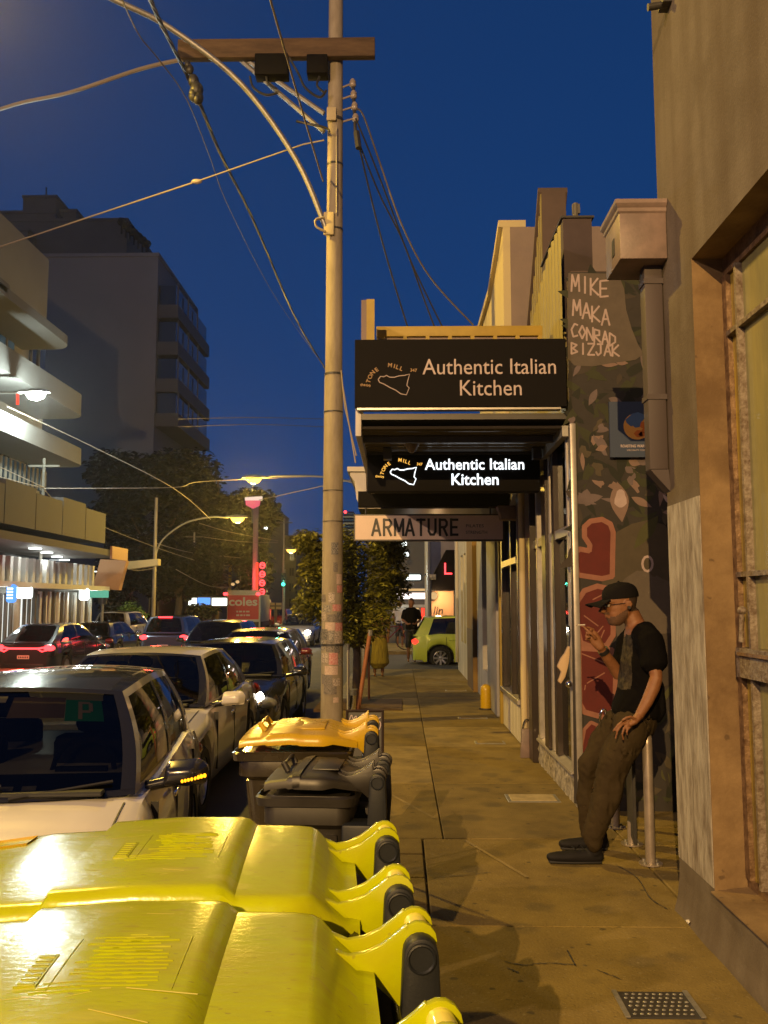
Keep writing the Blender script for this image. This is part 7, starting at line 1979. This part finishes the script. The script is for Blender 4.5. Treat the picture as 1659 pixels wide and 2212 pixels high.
# shoes
for nm, heel, toe, yy in (('near', (575, 1900), (255, 1955), YN+.09), ('far', (610, 1850), (330, 1890), YF)):
    a, b = z_(*heel, yy), z_(*toe, yy)
    k = (toe[0]-heel[0])
    a.z, b.z = .045, .040
    sm = MB()
    d = (b-a)
    limb(sm, [a, a+d*.25, a+d*.55, a+d*.85, b], [(.034, .038), (.036, .046), (.042, .040), (.040, .032), (.030, .024)], 14)
    limb(sm, [a+d*.10+V((0,0,.02)), a+d*.14+V((0,0,.09)), a+d*.16+V((0,0,.13))], [.045, .047, .048], 12)
    so_ = remeshed('shoe', sm, M['shoe'], man, .008, 3)
    limb(q := MB(), [V((a.x-.0, a.y, .012)), V((a.x+d.x*.5, a.y+d.y*.5, .012)), V((b.x+.005, b.y, .014))], [(.030, .012), (.037, .012), (.028, .012)], 14)
    q.obj('sole', M['rubber'], so_, smooth=60)
    if nm == 'near' or True: MB().tube([a+d*.35+V((0, -.03, .06)), a+d*.38+V((0, .03, .065)), a+d*.5+V((0, -.03, .055)), a+d*.53+V((0, .03, .055))], .004, 5).obj('lace', M['shoe'], so_)
# wrist band, cigarette, lighter clip
p0, p1 = z_(596, 655, YF-.145), z_(588, 642, YF-.152)
wbm = MB(); d = (p1-p0).normalized(); wbm.tube([p0-d*.012, p0+d*.014], .037, 16); wbm.obj('wristband', M['black'], man, smooth=50)
cg = thing('cigarette', 'lit cigarette held up between the fingers of the leaning man', 'cigarette', z_(450, 492, YH-.022))
MB().tube([z_(480, 490, YH-.022), z_(432, 492, YH-.024)], .0042, 8).obj('paper', M['white'], cg, smooth=60)
MB().tube([z_(432, 492, YH-.024), z_(427, 492, YH-.024)], .0043, 8).obj('ember', mat('ash', (.3,.2,.15), .9), cg)
MB().tube(smooth_path([z_(572, 1090, YM-.05), z_(578, 1040, YM-.06), z_(595, 1018, YM-.06), z_(606, 1025, YM-.06), z_(606, 1045, YM-.06)]), .008, 8).obj('belt_clip', M['chrome'], man, smooth=60)
# ------------------------------------------------------------------ people in the distance
def stander(label, px, py_foot, zg, Y, h, top, bottom, hair='hair', skirt=False, face=(0, 1, 0), arms=0, group=None):
    b = PY(px, py_foot, Y); x = b.x; k = h/1.75
    r = thing('person', label, 'person', (x, Y, zg))
    Q = lambda a, c, z: V((x+a*k, Y+c*k, zg+z*k))
    m = MB()
    head_shape(m, Q(0, 0, 1.63), face, .235*k)
    limb(m, [Q(0, 0, 1.52), Q(0, 0, 1.42)], [.05*k, .07*k])
    limb(m, [Q(0, 0, 1.44), Q(0, 0, 1.3), Q(0, 0, 1.1), Q(0, 0, .92)], [(.17*k, .09*k), (.17*k, .11*k), (.135*k, .10*k), (.16*k, .12*k)], 14, (1, 0, 0))
    for s in (-1, 1):
        limb(m, [Q(s*.19, 0, 1.40), Q(s*.24, .02, 1.15), Q(s*(.22 if not arms else .1), -.05-.12*arms, .92+.12*arms), Q(s*(.22 if not arms else .04), -.05-.15*arms, .86+.2*arms)], [.05*k, .042*k, .034*k, .03*k])
        for q in range(4): finger(m, [Q(s*.22-.02+.014*q, -.06, .86), Q(s*.22-.02+.014*q, -.07, .78-.005*abs(q-1.5))], .009*k, .007*k)
        finger(m, [Q(s*.2, -.07, .87), Q(s*.18, -.1, .82)], .01*k, .008*k)
        limb(m, [Q(s*.09, 0, .92), Q(s*.09, -.01, .5), Q(s*.09, 0, .09)], [.08*k, .055*k, .04*k])
        limb(m, [Q(s*.09, .04, .035), Q(s*.09, -.16, .03)], [.035*k, .03*k])
    bo = remeshed('body', m, M['skin'], r, .016*k, 2)
    hm = MB(); hm.ball(Q(0, .02, 1.66), (.085*k, .1*k, .115*k), 12, 8); hm.obj('hair', M[hair], r, smooth=80)
    t = MB(); limb(t, [Q(0, 0, 1.45), Q(0, 0, 1.32), Q(0, 0, 1.1), Q(0, 0, .9)], [(.18*k, .10*k), (.19*k, .13*k), (.16*k, .125*k), (.18*k, .14*k)], 14, (1, 0, 0))
    for s in (-1, 1): limb(t, [Q(s*.18, 0, 1.41), Q(s*.24, .02, 1.2)], [.065*k, .06*k])
    remeshed('top', t, top, r, .018*k, 3, .01, 8)
    t = MB()
    if skirt:
        limb(t, [Q(0, 0, .98), Q(0, 0, .8), Q(0, 0, .5), Q(0, 0, .3)], [(.15*k, .12*k), (.2*k, .16*k), (.23*k, .19*k), (.25*k, .2*k)], 16, (1, 0, 0))
    else:
        limb(t, [Q(0, 0, .98), Q(0, 0, .85)], [(.17*k, .13*k), (.17*k, .13*k)], 14, (1, 0, 0))
        for s in (-1, 1): limb(t, [Q(s*.09, 0, .88), Q(s*.1, 0, .5), Q(s*.1, 0, .42 if bottom == M['black'] else .1)], [.095*k, .08*k, .075*k])
    remeshed('skirt' if skirt else 'trousers', t, bottom, r, .018*k, 3, .018, 7, .3)
    return r
stander('person in a long mustard striped skirt standing behind the street tree stakes', 818, 1458, 0, 20.2, 1.68, M['brownwall'], mat('mustard_cloth', (.34, .27, .03), .85, var=1.0, vscale=14, col2=(.16, .12, .02), stretch=(3, 3, .2)), skirt=True, face=(.3, -1, 0))
stander('person in dark shorts and black shirt with arms folded beside the green car', 889, 1428, -.05, 25.8, 1.82, M['tshirt'], M['black'], face=(-.6, -1, 0), arms=1)
stander('person in a pale shirt seen farther off beyond the parked bicycles', 864, 1396, 0, 33, 1.75, M['white'], M['black'], face=(.2, 1, 0))
# bicycle by the far kerb
bk = thing('bicycle', 'bicycle parked at the far corner between the pedestrians', 'bicycle', PY(848, 1405, 31))
c = PY(845, 1392, 31); zg = .02
for s in (-.5, .5):
    MB().tube([(c.x+s+.33*math.cos(t*PI/12), 31, zg+.34+.33*math.sin(t*PI/12)) for t in range(25)], .022, 6).obj('wheel', M['rubber'], bk)
F = lambda a, z: V((c.x+a, 31, zg+z))
MB().tube([F(-.5, .34), F(-.15, .33), F(-.28, .85)], .022, 6).tube([F(-.15, .33), F(.36, .82)], .022, 6).tube([F(-.26, .78), F(.36, .82), F(.5, .34)], .022, 6).tube([F(-.5, .34), F(-.26, .78)], .018, 6).obj('frame', M['redsoft' if False else 'p_red'], bk)
MB().tube([F(.36, .82), F(.33, 1.0)], .02, 6).tube([F(.33, 1.0)+V((0, -.28, 0)), F(.33, 1.0)+V((0, .28, 0))], .018, 6).obj('handlebar', M['chrome'], bk)
MB().ball(F(-.29, .9), (.13, .06, .035), 8, 6).obj('saddle', M['black'], bk)
MB().bb(c.x-.22, c.x-.08, 30.9, 31.1, zg+.3, zg+.36).obj('pedal', M['black'], bk)
wp = thing('bollard', 'pale grey bollard behind the right thin rusty stake', 'bollard', PZ(786, 1462, 0))
q = PZ(786, 1462, 0); zt_ = PY(786, 1372, q.y).z
MB().lathe([(.09, 0), (.09, zt_-.06), (.07, zt_-.01), (.01, zt_)], q, 14).obj('post', M['galv'], wp, smooth=50)
MB().lathe([(.095, zt_-.25), (.095, zt_-.15)], q, 14).obj('reflector_band', M['white'], wp)
# ================================================================== added thin haze: imitates the soft lens halos round the lamps
hm_ = bpy.data.materials.new('haze'); hm_.use_nodes = True
hn = hm_.node_tree; hn.nodes.clear()
ho = hn.nodes.new('ShaderNodeOutputMaterial'); hv = hn.nodes.new('ShaderNodeVolumePrincipled')
hv.inputs['Color'].default_value = (.92, .93, .95, 1)
hv.inputs['Density'].default_value = 0.0005
hv.inputs['Anisotropy'].default_value = 0.8
lnk(hn, hv.outputs[0], ho.inputs['Volume'])
tag(MB().bb(-510, 510, -40, 710, -2.2, 60).obj('haze', hm_), kind='stuff')
